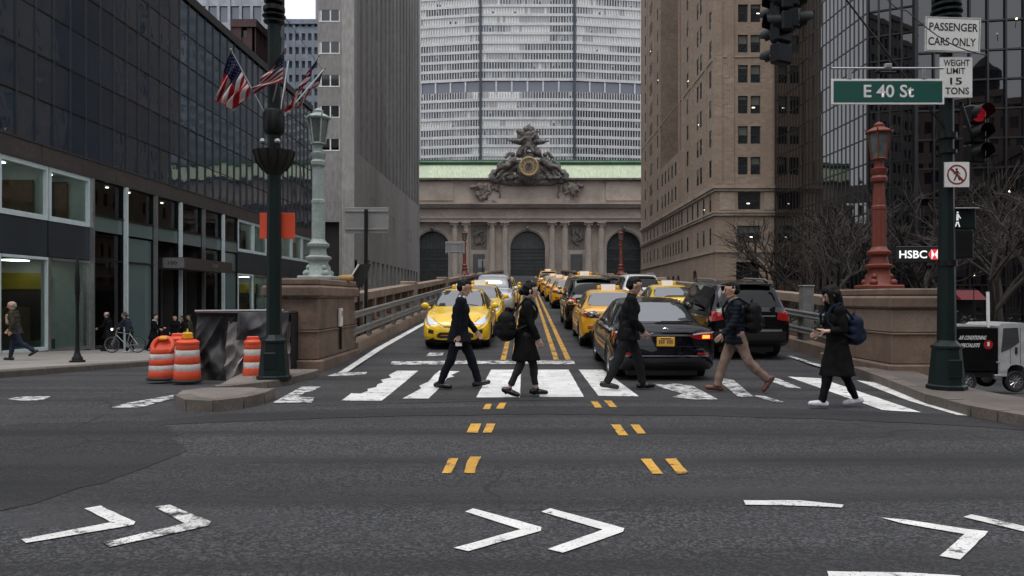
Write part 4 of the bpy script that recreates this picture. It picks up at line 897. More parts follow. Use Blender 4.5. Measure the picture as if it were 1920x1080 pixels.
rt = bpy.data.objects['apartment_tower']; MB().lathe([(2.6, 39.9), (2.6, 46), (0, 48.5)], (8, 24, 0), 14).build('water_tank', M['dark_stone'], rt); MB().box(-16, -6, 10, 24, 40, 44).build('stair_tower', M['brick'], rt)

for (nm_, lb, a) in (('glass_tower', 'pale blue gridded glass tower rising behind the glass office block', (-82, -39.7, 120, 125, 100, 'distant_tower', 'pane_blue', 1.7, 3.6, 1.35, 2.6)),
    ('pale_tower', 'pale speckled tower in the gap between the flags and the ribbed tower', (-62, -43.4, 160, 184, 59, 'pale_wall', 'pane_blue', 1.25, 2.9, .75, 1.5)),
    ('rooftop_block', 'dark red brick block above the roof of the glass office block', (-38.4, -35.6, 100, 106, 37, 'red_brick', 'window_pane', 1.4, 3.4, .7, 1.5))):
    plain_block(nm_, lb, *a)
# ---------------------------------------------------------------- terminal facade and slab tower behind it
YS = 190.0; PPM = F/YS
sx = lambda px: (px-CX)/PPM
sz = lambda py: EYE+(CY-py)/PPM
ST = thing('rail_terminal', 'limestone rail terminal with three arched windows and a clock group on the roof', 'building', (.7, YS, -8))
SO = (.7, YS)
sp = ZPlane((-40, YS), (46, YS), SO, -8); U = lambda px: sx(px)+40
Y0 = lambda z: z+8
arcs = [(U(c), (1021-958)/2/PPM+.15) for c in (632, 811, 989.5, 1170, 1350)]
zsp = sz(466)
m = MB(); arch_strip(m, sp, 0, 86, -6, zsp, sz(415), arcs, 1.6, n=20)
m.build('front_wall', M['limestone'], ST, fix=False)
m = MB(); sp.box(m, 0, 86, -6, sz(332), 1.65, 40); m.build('core', M['arch_glass'], ST)
for (c, r) in arcs:
    # moulded surround, glazing bars
    s = MB(); n = 20
    for (ra, rb, pr) in ((r+.02, r+.35, .12), (r+.38, r+.85, .3)):
        for k in range(n):
            a, b = PI*k/n, PI*(k+1)/n
            P = [(c-q*math.cos(t), zsp+q*math.sin(t)) for (q, t) in ((ra, a), (ra, b), (rb, b), (rb, a))]
            vs = [sp(p[0], p[1], -pr) for p in P]+[sp(p[0], p[1], .05) for p in P]
            s.add(vs, [(0, 1, 2, 3), (0, 4, 5, 1), (1, 5, 6, 2), (2, 6, 7, 3), (3, 7, 4, 0)])
        for q in (-1, 1): sp.box(s, *sorted((c+q*ra, c+q*rb)), -6, zsp, -pr, .05)
    s.build('arch_moulding', M['limestone'], ST, fix=True)
    w_ = MB(); sp.box(w_, c-r, c+r, zsp-.15, zsp+.15, .9, 1.2)
    for k in range(1, 12): z = zsp-.9*k; sp.box(w_, c-r, c+r, z-(.05 if k % 3 else .14), z+(.05 if k % 3 else .14), 1.0, 1.2)
    for k in range(-4, 5): u = c+k*r/4.6; hh = math.sqrt(max(0, r*r-(u-c)**2)); sp.box(w_, u-.03, u+.03, -6, zsp+hh, 1.0, 1.18)
    w_.build('glazing_bars', M['bronze'], ST)
    kx = MB(); sp.box(kx, c-.45, c+.45, zsp+r+.1, zsp+r+1.5, -.7, .05); kx.sphere(sp(c, zsp+r+.7, -.7), .45, 8, 6); kx.build('keystone', M['limestone_dark'], ST)
# coupled columns, niches between the pairs
colp = [670, 693, 740, 766, 853, 874, 923, 947, 1035, 1059, 1103, 1127, 1212, 1237, 1283, 1306]
shaft = MB(); n = 20; zt, zb = sz(417), 1.0; vs = []
for (r, z) in ((1.05, zb), (1.05, zb+.5), (.84, zb+.8), (.86, 8.0), (.74, zt-1.3)):
    for i in range(n): rr = r*(1 if i % 2 else .93); a = 2*PI*i/n; vs.append((rr*math.cos(a), rr*math.sin(a), z))
shaft.add(vs, [(k*n+i, k*n+(i+1) % n, k*n+n+(i+1) % n, k*n+n+i) for k in range(4) for i in range(n)]); shaft_me = shaft.mesh('shaft', M['limestone'])
cap = MB().lathe([(.74, zt-1.3), (.84, zt-1.2), (.78, zt-1.0), (1.05, zt-.5), (1.12, zt-.3)], n=16).box(-1.15, 1.15, -1.15, 1.15, zt-.3, zt); cap.sphere((-.85, -.7, zt-.65), .3, 6, 5).sphere((.85, -.7, zt-.65), .3, 6, 5); cap_me = cap.mesh('capital', M['limestone'], 50)
for p in colp:
    o = put('column', shaft_me, ST); q = sp(U(p), 0, -.35); o.location = (q[0], q[1], 8); c_ = put('capital', cap_me, o)
for c in (717, 898, 1081, 1260):
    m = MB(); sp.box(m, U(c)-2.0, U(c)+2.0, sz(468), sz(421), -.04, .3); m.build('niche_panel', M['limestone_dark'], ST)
    m = MB()
    for k in range(70):
        a, rr = random.uniform(0, 6.3), random.uniform(.4, 1.0); m.sphere(sp(U(c)+1.3*rr*math.cos(a), sz(443)+2.2*rr*math.sin(a), -.1), random.uniform(.2, .45), 6, 4)
    m.build('cartouche', M['sculpture'], ST, smooth=40)
    m = MB(); sp.box(m, U(c)-1.75, U(c)+1.75, -4, sz(474), -.06, .2); m.build('window_surround', M['limestone'], ST)
    m = MB(); sp.box(m, U(c)-1.5, U(c)+1.5, -4, sz(476.5), -.10, .1); m.build('side_window', M['arch_glass'], ST)
# entablature: stacked mouldings
for (a, b, pr, mt) in ((417, 411, 1.3, 'limestone'), (410.8, 406.5, 1.5, 'limestone'), (406.3, 391.8, 1.15, 'limestone'), (391.5, 389.4, 1.6, 'limestone'), (389.2, 385.5, 2.1, 'limestone'), (385.3, 382.5, 2.6, 'limestone')):
    m = MB(); sp.box(m, -.5, 86.5, sz(a), sz(b), -pr, .1); m.build('entablature', M[mt], ST)
m = MB()
for k in range(108): u = .3+k*.8; sp.box(m, u, u+.42, sz(391.3), sz(389.6), -2.0, -1.5)
tag(m.build('dentils', M['limestone'], ST), kind='stuff')
# attic storey
m = MB(); sp.box(m, -.2, 86.2, sz(382.4), sz(338), 0.0, 3); m.build('attic_wall', M['limestone'], ST)
for (a, b, c, e, pr) in ((600, 850, 376, 341, .25), (1136, 1380, 376, 341, .25), (937, 1047, 374, 345, .45), (915, 936, 382, 341, .6), (1048, 1068, 382, 341, .6)):
    m = MB(); sp.box(m, U(a), U(b), sz(c), sz(e), -pr, .1); m.build('attic_panel', M['limestone'], ST)
m = MB(); sp.box(m, -.6, 86.6, sz(338), sz(334.5), -.9, 3); m.build('attic_cornice', M['limestone_dark'], ST)
m = MB(); sp.box(m, U(929), U(1056), sz(382.3), sz(373.5), -1.0, .1); m.build('plinth', M['limestone'], ST)
# copper roof
m = MB(); m.add([sp(-.6, sz(334), -.5), sp(86.6, sz(334), -.5), sp(86.6, sz(331), -.2), sp(-.6, sz(331), -.2), sp(-.6, sz(304.5), 3.2), sp(86.6, sz(304.5), 3.2)], [(0, 1, 2, 3), (3, 2, 5, 4)]); m.build('roof', M['copper_roof'], ST)
for k in range(44): u = k*2.0; m = MB(); m.tube(sp(u, sz(331)+.02, -.2), sp(u, sz(304.5)+.02, 3.2), .06, n=4, caps=False); m.build('roof_seam', M['copper_roof'], ST)
m = MB(); sp.box(m, -.6, 86.6, sz(304.4), sz(300.5), 3.0, 8); m.build('roof_ridge', M['copper_dark'], ST)
m = MB(); sp.box(m, -.6, 86.6, sz(300.3), sz(299.2), 2.6, 8); m.build('ridge_band', M['copper_roof'], ST); m = MB(); sp.box(m, -.6, 86.6, sz(299.1), sz(295), 3.2, 8); m.build('ridge_cresting', M['copper_dark'], ST)

# sculpture groups carved from overlapping limbs, fused into one skin
def capsule(mb, p0, p1, r0, r1, n=10):
    p0, p1 = Vector(p0), Vector(p1); d = p1-p0
    if d.length < 1e-5: return mb.sphere(p0, r0, n, 6)
    d.normalize(); a = d.orthogonal().normalized(); b = d.cross(a); prof = []
    for k in range(4): t = PI/2*k/3.0; prof.append((p0-d*r0*math.cos(t), r0*max(.02, math.sin(t))))
    for k in range(4): t = PI/2*k/3.0; prof.append((p1+d*r1*math.sin(t), r1*max(.02, math.cos(t))))
    vs = []
    for (c, r) in prof:
        for i in range(n): t = 2*PI*i/n; vs.append(c+a*math.cos(t)*r+b*math.sin(t)*r)
    return mb.add(vs, [(k*n+i, k*n+(i+1) % n, k*n+n+(i+1) % n, k*n+n+i) for k in range(7) for i in range(n)]+[tuple(range(n-1, -1, -1)), tuple(range(7*n, 8*n))])
def fuse(mb, mat, voxel, name, smooth_it=2, wrinkle=0.0, wscale=6.0):
    me = mb.mesh('raw', M[mat] if isinstance(mat, str) else mat, fix=False)
    me = bake(me, [('REMESH', dict(mode='VOXEL', voxel_size=voxel, use_smooth_shade=True)), ('SMOOTH', dict(factor=.5, iterations=smooth_it))], name)
    if wrinkle:
        n = len(me.vertices); co = np.empty(n*3, 'f'); no = np.empty(n*3, 'f'); me.vertices.foreach_get('co', co); me.vertex_normals.foreach_get('vector', no); co = co.reshape(-1, 3); no = no.reshape(-1, 3)
        f = np.array([noise.noise(Vector((c[0], c[1], c[2]*.55))*wscale)+.5*noise.noise(Vector((c[0], c[1], c[2]*.55))*wscale*2.1) for c in co.tolist()], 'f')
        me.vertices.foreach_set('co', (co+no*f[:, None]*wrinkle).ravel()); me.update()
    return me
CP = lambda px, py, d=-.8: Vector(sp(U(px), sz(py), d))
sc = MB()
for s in (-1, 1):
    X = lambda px: 991.5+s*(px-991.5)
    # scrolled pediment halves and reclining figures
    for (a, b, ra, rb) in (((1052, 340), (1022, 320), .9, .8), ((1022, 320), (1010, 312), .8, .9), ((1060, 336), (1056, 325), 1.0, .9), ((1056, 325), (1062, 330), .6, .7), ((1040, 342), (1000, 344), .7, .8), ((1046, 333), (1026, 330), .7, .7)):
        capsule(sc, CP(X(a[0]), a[1]), CP(X(b[0]), b[1]), ra, rb)
    for (a, b, ra, rb, d) in (((1020, 304), (1031, 313), 1.0, .85, -1.5), ((1031, 313), (1044, 316), .8, .6, -2.0), ((1044, 316), (1054, 326), .55, .4, -1.8), ((1031, 315), (1040, 322), .8, .55, -1.6), ((1040, 322), (1050, 334), .5, .4, -1.8), ((1018, 300), (1011, 306), .45, .35, -1.7), ((1022, 299), (1029, 304), .45, .35, -1.6), ((1021, 292), (1022, 293), .62, .6, -1.7), ((1027, 288), (1034, 296), .35, .5, -1.0), ((1040, 305), (1047, 312), .6, .7, -.6), ((1012, 293), (1004, 290), .6, .8, -.6)):
        capsule(sc, CP(X(a[0]), a[1], d), CP(X(b[0]), b[1], d), ra, rb)
    for k in range(26): capsule(sc, CP(X(random.uniform(1008, 1055)), 0, 0)*0+CP(X(1010+random.random()*46), 340-random.random()*16, -random.uniform(.4, 2.2)), CP(X(1010+random.random()*46), 342-random.random()*10, -1), .3, .4)
capsule(sc, CP(991.5, 318, -.4), CP(991.5, 326, -.4), 3.0, 3.2, 16); capsule(sc, CP(975, 335), CP(1008, 335), 1.4, 1.4)
# standing figure with spread arms, bird behind with open wings
for (a, b, ra, rb, d) in (((991, 262), (991, 277), .80, .72, -2.0), ((991, 255), (991, 256), .78, .7, -2.1), ((988, 278), (985, 289), .52, .36, -2.1), ((994, 278), (999, 287), .52, .36, -2.2), ((999, 287), (997, 296), .36, .3, -1.9), ((985, 289), (986, 297), .36, .3, -2.0), ((984, 261), (975, 268), .36, .28, -2.0), ((998, 261), (1004, 255), .36, .28, -2.0), ((1004, 255), (1010, 249), .26, .22, -2.0), ((975, 268), (966, 266.5), .28, .22, -2.0),
    ((978, 268), (953, 264.5), .75, .18, -1.2), ((1003, 268), (1028, 266.5), .75, .18, -1.2), ((984, 270), (962, 268), .7, .3, -1.0), ((998, 270), (1018, 270), .7, .3, -1.0), ((980, 252), (971, 247), 1.0, .5, -.8), ((1000, 252), (1006, 248), .9, .4, -.8), ((986, 245), (996, 243), .9, .8, -.8), ((977, 258), (1003, 258), 1.0, 1.0, -.6), ((990, 240), (991, 237), .6, .4, -.8), ((985, 275), (975, 288), .9, 1.0, -.8), ((998, 275), (1008, 288), .9, 1.0, -.8), ((991, 296), (991, 304), 1.5, 1.6, -.6)):
    capsule(sc, CP(*a, d), CP(*b, d), ra, rb)
put('clock_sculpture', fuse(sc, 'sculpture', .125, 'clock_sculpture', 1, .20, 1.5), ST)
cc = CP(991.5, 317, -4.0)
clk = MB().lathe([(2.45, .9), (2.45, .1), (2.2, -.1), (1.9, .0), (1.85, .12), (.95, .12)][::-1], (0, 0, 0), 28, ax='y').build('clock_dial', M['clock'], ST, smooth=35); clk.location = cc
MB().lathe([(0, .1), (.98, .1), (.98, -.02), (.72, -.04), (.68, .05), (0, .05)], (0, 0, 0), 20, ax='y').build('clock_boss', M['sculpture'], clk); 
m = MB()
for k in range(12): a = k*PI/6; p = Vector((1.42*math.sin(a), 0, 1.42*math.cos(a))); q = p*1.2; m.tube(p+Vector((0, .03, 0)), q+Vector((0, .03, 0)), .09, n=4)
m.build('clock_numerals', M['dark_stone'], clk)
m = MB(); m.tube((0, -.06, 0), (.45, -.06, .85), .08, .04, 5).tube((0, -.06, 0), (-.5, -.06, 1.2), .06, .03, 5); m.build('clock_hands', M['dark_stone'], clk)
for (c, s) in ((908, 1), (1074, -1)):
    g = MB()
    for k in range(46): px, py = c+random.gauss(0, 8), 345+abs(random.gauss(0, 11)); capsule(g, CP(px, min(py, 380), -.5), CP(px+random.uniform(-4, 4), min(py+4, 381), -.9), random.uniform(.25, .5), random.uniform(.2, .45), 8)
    for k in range(16): px = c+random.uniform(-4, 22)*s; capsule(g, CP(px, 378, -.6), CP(px+3, 381, -.8), .3, .4, 8)
    put('trophy_relief', fuse(g, 'limestone_dark', .16, 'trophy_relief', 1, .08, 1.5), ST)
for s in (-1, 1):
    g = MB(); X = lambda px: 992+s*(px-992)
    for (a, b) in (((1048, 350), (1049, 356)), ((1049, 356), (1046, 362)), ((1046, 366), (1047, 371)), ((1040, 374), (1026, 378)), ((1026, 378), (1020, 378))): capsule(g, CP(X(a[0]), a[1], -.7), CP(X(b[0]), b[1], -.7), .3, .25, 8)
    put('garland', fuse(g, 'limestone_dark', .14, 'garland', 1, .05, 2), ST)

# slab tower behind the terminal
TW = thing('slab_tower', 'pale gridded slab tower filling the sky above the station', 'building', (0, 300, 0))
yt = 300.0
V2 = [(-88, 318), (-41.8, 304), (sx(0)*0+(901-CX)*yt/F, yt), ((1077-CX)*yt/F, yt), (62, 306.5), (104, 322)]
fh = 3.64; zmech = EYE+(CY-172)*yt/F; floors = [zmech+4.4+fh*k for k in range(34)]+[zmech-fh*(k+1) for k in range(14)]
m = MB(); m.prism([(p[0], p[1]-300+.75) for p in V2]+[(90, 60), (-80, 60)], 0, 205); m.build('core', M['fin_grey'], TW)
def lightness(u, z, seg):  # painted sky reflection
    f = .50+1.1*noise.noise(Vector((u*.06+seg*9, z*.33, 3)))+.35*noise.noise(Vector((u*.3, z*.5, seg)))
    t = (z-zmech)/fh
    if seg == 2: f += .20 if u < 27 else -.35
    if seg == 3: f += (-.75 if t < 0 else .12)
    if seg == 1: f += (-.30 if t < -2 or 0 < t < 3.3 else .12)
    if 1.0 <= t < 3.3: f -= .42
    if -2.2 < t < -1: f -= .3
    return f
for seg in range(1, 4):
    pl = Plane(V2[seg], V2[seg+1], (0, 300)); n = int(pl.len/1.06); cw_ = pl.len/n; panes = MB(); mull = MB()
    for z in floors:
        for i in range(n):
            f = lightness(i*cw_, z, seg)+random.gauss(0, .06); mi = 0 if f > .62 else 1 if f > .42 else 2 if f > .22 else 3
            zlo = z+1.15
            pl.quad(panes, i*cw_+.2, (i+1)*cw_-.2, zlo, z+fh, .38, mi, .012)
            if mi in (0, 1) and random.random() < .04: pl.quad(panes, i*cw_+.2, (i+1)*cw_-.2, zlo, zlo+random.uniform(.4, 1.2), .36, 3)
            if mi == 3 and random.random() < .07: pl.quad(panes, i*cw_+.2, (i+1)*cw_-.2, z+fh-random.uniform(.5, 1.5), z+fh, .36, 1)
        o = MB(); pl.box(o, .002, pl.len-.002, z-.10, z+1.0, -.22, .55)
        b = o.build('floor_band', M['precast'], TW)
    for i in range(n+1):
        big = i % 6 == 0
        for (a, b) in ((min(floors), zmech), (zmech+4.4, max(floors)+fh)): pl.box(mull, i*cw_-.16, i*cw_+.16, a, b, -.16, .42)
    tag(panes.build('window_panes', [M['blind_sky'], M['blind_sky_mid'], M['pane_blue'], M['pane_dark']], TW), kind='stuff'); tag(mull.build('mullions', M['precast'], TW), kind='stuff')
    k = max(3, round(pl.len/6.3))
    for i in range(k+1): o = MB(); u = pl.len*i/k; pl.box(o, max(0, u-.3), min(pl.len, u+.3), zmech, zmech+4.2, -.1, .5); o.build('mechanical_column', M['precast'], TW)
    o = MB(); pl.quad(o, 0, pl.len, zmech, zmech+4.3, .6); o.build('mechanical_recess', M['pane_blue'], TW)
for i in (2, 3):
    o = MB(); o.box(V2[i][0]-.5, V2[i][0]+.5, -.75, .2, 20, 205); o.build('edge_fin', M['slate_panel'], TW)
# ---------------------------------------------------------------- vehicles
def pchip(xs, ys, x):
    xs, ys = np.array(xs, float), np.array(ys, float); h = np.diff(xs); d = np.diff(ys)/h; m = np.zeros(len(xs))
    for i in range(1, len(xs)-1):
        if d[i-1]*d[i] > 0: w1, w2 = 2*h[i]+h[i-1], h[i]+2*h[i-1]; m[i] = (w1+w2)/(w1/d[i-1]+w2/d[i])
    m[0], m[-1] = d[0], d[-1]
    i = np.clip(np.searchsorted(xs, x)-1, 0, len(h)-1); t = (x-xs[i])/h[i]
    return (2*t**3-3*t**2+1)*ys[i]+(t**3-2*t**2+t)*h[i]*m[i]+(-2*t**3+3*t**2)*ys[i+1]+(t**3-t**2)*h[i]*m[i+1]
SPECS = {
 'sedan': dict(L=4.85, axles=(1.07, 3.87), R=.325, st=[(0, .42, .66, .90, .62, .95, .52), (.05, .36, .81, .97, .77, 1.02, .66), (.16, .28, .875, 1.01, .83, 1.075, .71), (.6, .22, .905, .99, .85, 1.06, .71), (.74, .21, .907, .98, .85, 1.085, .70), (1.45, .20, .91, .96, .86, 1.42, .60), (2.1, .20, .91, .95, .86, 1.475, .60), (2.75, .20, .91, .94, .86, 1.44, .60), (3.55, .20, .905, .93, .84, 1.0, .72), (3.72, .20, .90, .92, .83, .975, .70), (4.3, .2, .89, .83, .80, .89, .66), (4.65, .2, .84, .70, .74, .78, .6), (4.8, .22, .75, .6, .66, .64, .5), (4.85, .28, .62, .52, .52, .54, .42)]),
 'hatch': dict(L=4.48, axles=(.88, 3.58), R=.315, st=[(0, .40, .62, .96, .58, 1.03, .46), (.08, .32, .80, 1.03, .73, 1.11, .58), (.3, .24, .86, 1.02, .79, 1.2, .56), (1.0, .2, .872, .99, .82, 1.38, .56), (1.9, .19, .873, .95, .82, 1.49, .57), (2.4, .19, .873, .94, .82, 1.465, .57), (3.42, .19, .87, .93, .80, 1.04, .68), (3.58, .19, .866, .91, .79, 1.005, .66), (4.05, .19, .85, .82, .76, .90, .60), (4.30, .19, .80, .69, .70, .76, .52), (4.43, .21, .70, .59, .60, .63, .44), (4.48, .26, .58, .49, .48, .51, .36)]),
 'suv': dict(L=4.8, axles=(1.0, 3.82), R=.365, st=[(0, .48, .76, 1.05, .71, 1.10, .62), (.06, .38, .88, 1.08, .82, 1.19, .68), (.15, .32, .925, 1.08, .85, 1.36, .70), (.36, .28, .945, 1.08, .86, 1.66, .66), (.6, .27, .95, 1.07, .87, 1.73, .66), (1.8, .26, .95, 1.05, .87, 1.77, .66), (2.7, .26, .95, 1.04, .87, 1.74, .66), (3.0, .26, .95, 1.04, .87, 1.68, .66), (3.7, .26, .94, 1.03, .86, 1.14, .74), (3.85, .26, .94, 1.02, .85, 1.12, .73), (4.5, .28, .92, .95, .84, 1.02, .70), (4.72, .30, .85, .85, .76, .9, .62), (4.8, .36, .72, .72, .62, .74, .5)])}
tyre_cache = {}
def wheel_meshes(R):
    if R in tyre_cache: return tyre_cache[R]
    t = MB().lathe([(R*.64, -.10), (R*.9, -.115), (R*.985, -.09), (R, -.05), (R, .05), (R*.985, .09), (R*.9, .115), (R*.64, .10), (R*.62, 0), (R*.64, -.10)], n=28, ax='x', caps=False).mesh('tyre', M['rubber'], 35)
    r = MB().lathe([(0, .06), (R*.16, .085), (R*.18, .06), (R*.2, .035), (R*.57, .03), (R*.6, .09), (R*.66, .095), (R*.66, -.09), (R*.3, -.05), (0, -.05)], n=28, ax='x')
    for k in range(10):
        a = 2*PI*k/10; c, s_ = math.cos(a), math.sin(a); r.tube((.055, R*.15*c, R*.15*s_), (.07, R*.6*c, R*.6*s_), R*.075, R*.06, 5)
    tyre_cache[R] = (t, r.mesh('rim', M['rim'], 35)); return tyre_cache[R]
def car(kind, label, loc, rz, paint, taxi=False, group='cars crossing the viaduct', pitch=True, name=None, lit=(0, 0), cat=None, rack=False):
    sp_ = SPECS[kind]; L, R = sp_['L'], sp_['R']; st = list(zip(*sp_['st'])); hL = L/2
    fn = [lambda y, k=k: float(pchip(st[0], st[k], y)) for k in range(7)]
    ys = sorted(set([round(L*i/72, 4) for i in range(73)]+[round(v, 4) for v in (.02, .04, .09, .13, L-.02, L-.05, L-.09)]+list(st[0])))
    mb = MB(); ring = []
    for y in ys:
        zb, w_, zt, wb, zr, wr = [fn[k](y) for k in range(1, 7)]; cr = min(.075, .5*(zr-zt)); hgt = zt-zb
        half = [(0, zb), (w_*.6, zb), (w_-.07, zb+.015), (w_-.02, zb+.06), (w_-.004, zb+.16), (w_, zb+.34*hgt), (w_+.004, zb+.55*hgt), (w_-.004, zb+.72*hgt), (w_-.022, zb+.80*hgt), (w_-.022, zb+.86*hgt), (wb+.012, zt-.035), (wb, zt)]
        for t in (.2, .5, .8, 1): half.append((wb+(wr-wb)*t+.02*math.sin(PI*t)*(1 if zr-zt > .2 else 0), zt+(zr-cr-zt)*t))
        half += [(wr-.035, zr-cr*.55), (wr-.11, zr-cr*.25), (wr*.5, zr-cr*.06), (0, zr)]
        pts = half+[(-p[0], p[1]) for p in half[-2:0:-1]]; ring.append(len(pts)); mb.v += [(p[0], y-hL, p[1]) for p in pts]
    n = ring[0]; fs = []
    for k in range(len(ys)-1):
        for i in range(n): fs.append((k*n+i, k*n+(i+1) % n, k*n+n+(i+1) % n, k*n+n+i))
    fs += [tuple(range(n-1, -1, -1)), tuple(range((len(ys)-1)*n, len(ys)*n))]; mb.f = fs; mb.m = [0]*len(fs)
    me = mb.mesh('shell', [M[paint], M['trim_black']]); bm = bmesh.new(); bm.from_mesh(me); bmesh.ops.recalc_face_normals(bm, faces=bm.faces); bm.to_mesh(me); bm.free()
    bvh = BVHTree.FromPolygons([v.co.copy() for v in me.vertices], [tuple(p.vertices) for p in me.polygons])
    # wheel wells cut through the flanks
    ct = MB()
    for ay in sp_['axles']:
        for s in (-1, 1): ct.lathe([(R+.045, s*.52), (R+.045, s*1.3)], (0, ay-hL, R-.01), 26, ax='x')
    cme = ct.mesh('cutter', [M[paint], M['trim_black']]); bm = bmesh.new(); bm.from_mesh(cme); bmesh.ops.recalc_face_normals(bm, faces=bm.faces); bm.to_mesh(cme); bm.free()
    co = bpy.data.objects.new('cutter', cme); COL.objects.link(co)
    me = bake(me, [('BOOLEAN', dict(operation='DIFFERENCE', object=co, solver='EXACT'))], 'body'); bpy.data.objects.remove(co)
    while len(me.materials) > 2: me.materials.pop()
    mi = []
    for p in me.polygons:
        c = p.center; well = any(abs(math.hypot(c.y-(ay-hL), c.z-R+.01)-(R+.045)) < .03 and abs(c.x) > .5 for ay in sp_['axles']) and abs(p.normal.x) < .3
        inner = abs(abs(c.x)-.52) < .02 and abs(p.normal.x) > .9; low = c.z < fn[1](min(L, max(0, c.y+hL)))+.045 
        mi.append(1 if well or inner or low or p.normal.z < -.75 else 0)
    me.polygons.foreach_set('material_index', mi); me.polygons.foreach_set('use_smooth', [True]*len(mi)); me.update(); me.set_sharp_from_angle(angle=math.radians(32))
    t = thing(name or ('taxi' if taxi else 'parked_car'), label, cat or ('taxi' if taxi else 'car'), loc, rz, group)
    if pitch: t.rotation_euler = (math.atan(RS)*(1 if math.cos(rz) > 0 else -1), 0, rz)
    body = put('body', me, t)
    def hit(ax, a, b, off):
        o, d = {'x+': ((3, a, b), (-1, 0, 0)), 'x-': ((-3, a, b), (1, 0, 0)), 'y+': ((a, 6, b), (0, -1, 0)), 'y-': ((a, -6, b), (0, 1, 0)), 'z': ((a, b, 5), (0, 0, -1))}[ax]
        r = bvh.ray_cast(Vector(o), Vector(d))
        if r[0] is None: return None
        nn = r[1] if r[1].dot(Vector(d)) < 0 else -r[1]; return r[0]+nn*off
    def patch(name, ax, cols, mat, par=t, nx=10, nz=5, off=.006, mirror=False):
        m = MB(); outs = [cols]
        if mirror: outs.append([(-c[0], c[1], c[2]) for c in cols])
        for cs in outs:
            cs = sorted(cs); us = [cs[0][0]+(cs[-1][0]-cs[0][0])*i/nx for i in range(nx+1)]; us = sorted(set(us+[c[0] for c in cs])); g = []
            for u in us:
                lo, hi = np.interp(u, [c[0] for c in cs], [c[1] for c in cs]), np.interp(u, [c[0] for c in cs], [c[2] for c in cs])
                g.append([hit(ax, u, lo+(hi-lo)*j/nz, off) for j in range(nz+1)])
            b = len(m.v); idx = {}
            for i, row in enumerate(g):
                for j, p in enumerate(row):
                    if p is not None: idx[i, j] = len(m.v); m.v.append(tuple(p))
            for i in range(len(g)-1):
                for j in range(nz):
                    q = [(i, j), (i+1, j), (i+1, j+1), (i, j+1)]
                    if all(k in idx for k in q):
                        P = [Vector(m.v[idx[k]]) for k in q]
                        if max((P[0]-P[2]).length, (P[1]-P[3]).length) < .6: m.f.append(tuple(idx[k] for k in q)); m.m.append(0)
        o = put(name, m.mesh(name, M[mat] if isinstance(mat, str) else mat, 50), par)
        return o
    yy = lambda y: y-hL
    edge = lambda y: fn[5](y)-min(.075, .5*(fn[5](y)-fn[3](y)))
    def sidecols(pts): return [(yy(y), fn[3](y)+.02+(edge(y)-fn[3](y)-.04)*a, fn[3](y)+.02+(edge(y)-fn[3](y)-.04)*b) for (y, a, b) in pts]
    W_ = {'sedan': ([(1.05, .02, .10), (1.22, .02, .62), (1.42, .02, .90), (1.98, .02, .97)], [(2.05, .02, .97), (2.6, .02, .97), (3.0, .02, .95), (3.36, .02, .6)], (1.0, 1.42), (1.08, 1.40), .94, .94),
          'hatch': ([(.75, .1, .3), (.95, .04, .75), (1.3, .02, .93), (1.92, .02, .97)], [(1.99, .02, .97), (2.5, .02, .97), (2.95, .02, .95), (3.24, .02, .6)], (1.045, 1.44), (1.16, 1.34), .94, .94),
          'suv': ([(.42, .05, .85), (.6, .03, .93), (1.2, .02, .95), (1.95, .02, .95)], [(2.02, .02, .95), (2.7, .02, .95), (3.1, .02, .94), (3.48, .02, .6)], (1.17, 1.67), (1.20, 1.63), .94, .94)}[kind]
    gl = 'privacy_glass' if kind == 'suv' else 'car_glass'
    for s in ('x+', 'x-'):
        patch('side_window', s, sidecols(W_[0]), gl); patch('side_window', s, sidecols(W_[1]), 'car_glass')
    lo, hi = W_[2]; wr = fn[6](st[0][list(st[5]).index(max(st[5]))])
    patch('windscreen', 'y+', [(-wr-.10, lo, lo+.06), (-wr-.02, lo, lo+(hi-lo)*.72), (-wr+.05, lo, hi-.01), (0, lo+.01, hi+.01), (wr-.05, lo, hi-.01), (wr+.02, lo, lo+(hi-lo)*.72), (wr+.10, lo, lo+.06)], 'car_glass', nx=22, nz=8)
    lo, hi = W_[3]
    patch('rear_window', 'y-', [(-wr-.07, lo, lo+.05), (-wr-.0, lo, lo+(hi-lo)*.72), (-wr+.06, lo, hi-.01), (0, lo, hi), (wr-.06, lo, hi-.01), (wr+.0, lo, lo+(hi-lo)*.72), (wr+.07, lo, lo+.05)], gl, nx=22, nz=8)
    # seams, handles, mirrors
    sm = [y for y in ((1.12, 2.02, 3.28) if kind != 'hatch' else (1.1, 1.96, 3.2))]
    for s in ('x+', 'x-'):
        for y in sm: patch('door_seam', s, [(yy(y)-.006, .30, fn[3](y)), (yy(y)+.006, .30, fn[3](y))], 'trim_black', nx=1, nz=6, off=.003)
        for y in sm[:2]:
            h = hit(s, yy(y+.22), fn[3](y)*.88, .0)
            if h: q = MB().bbox(-.02, .02, -.10, .10, -.016, .016, .008).build('door_handle', M['chrome' if paint in ('car_black', 'car_navy') and kind == 'suv' else paint], t); q.location = h
    for s in (-1, 1):
        y = {'sedan': 3.22, 'hatch': 3.05, 'suv': 3.32}[kind]; z = fn[3](y)+.12; x = s*(fn[4](y)+.13)
        mm = MB(); mm.sphere((0, 0, 0), .11, 10, 6, (1.0, .55, .75)); mm.tube((-s*.15, .0, -.06), (0, 0, -.03), .03, .035, 6); o = mm.build('wing_mirror', M[paint if paint != 'car_navy' else 'trim_black'], t, 50); o.location = (x, yy(y), z)
        g = MB().sphere((0, -.045, 0), .092, 10, 6, (1, .25, .72)).build('mirror_glass', M['car_glass'], o, 50)
    # wheels
    tm, rm = wheel_meshes(R)
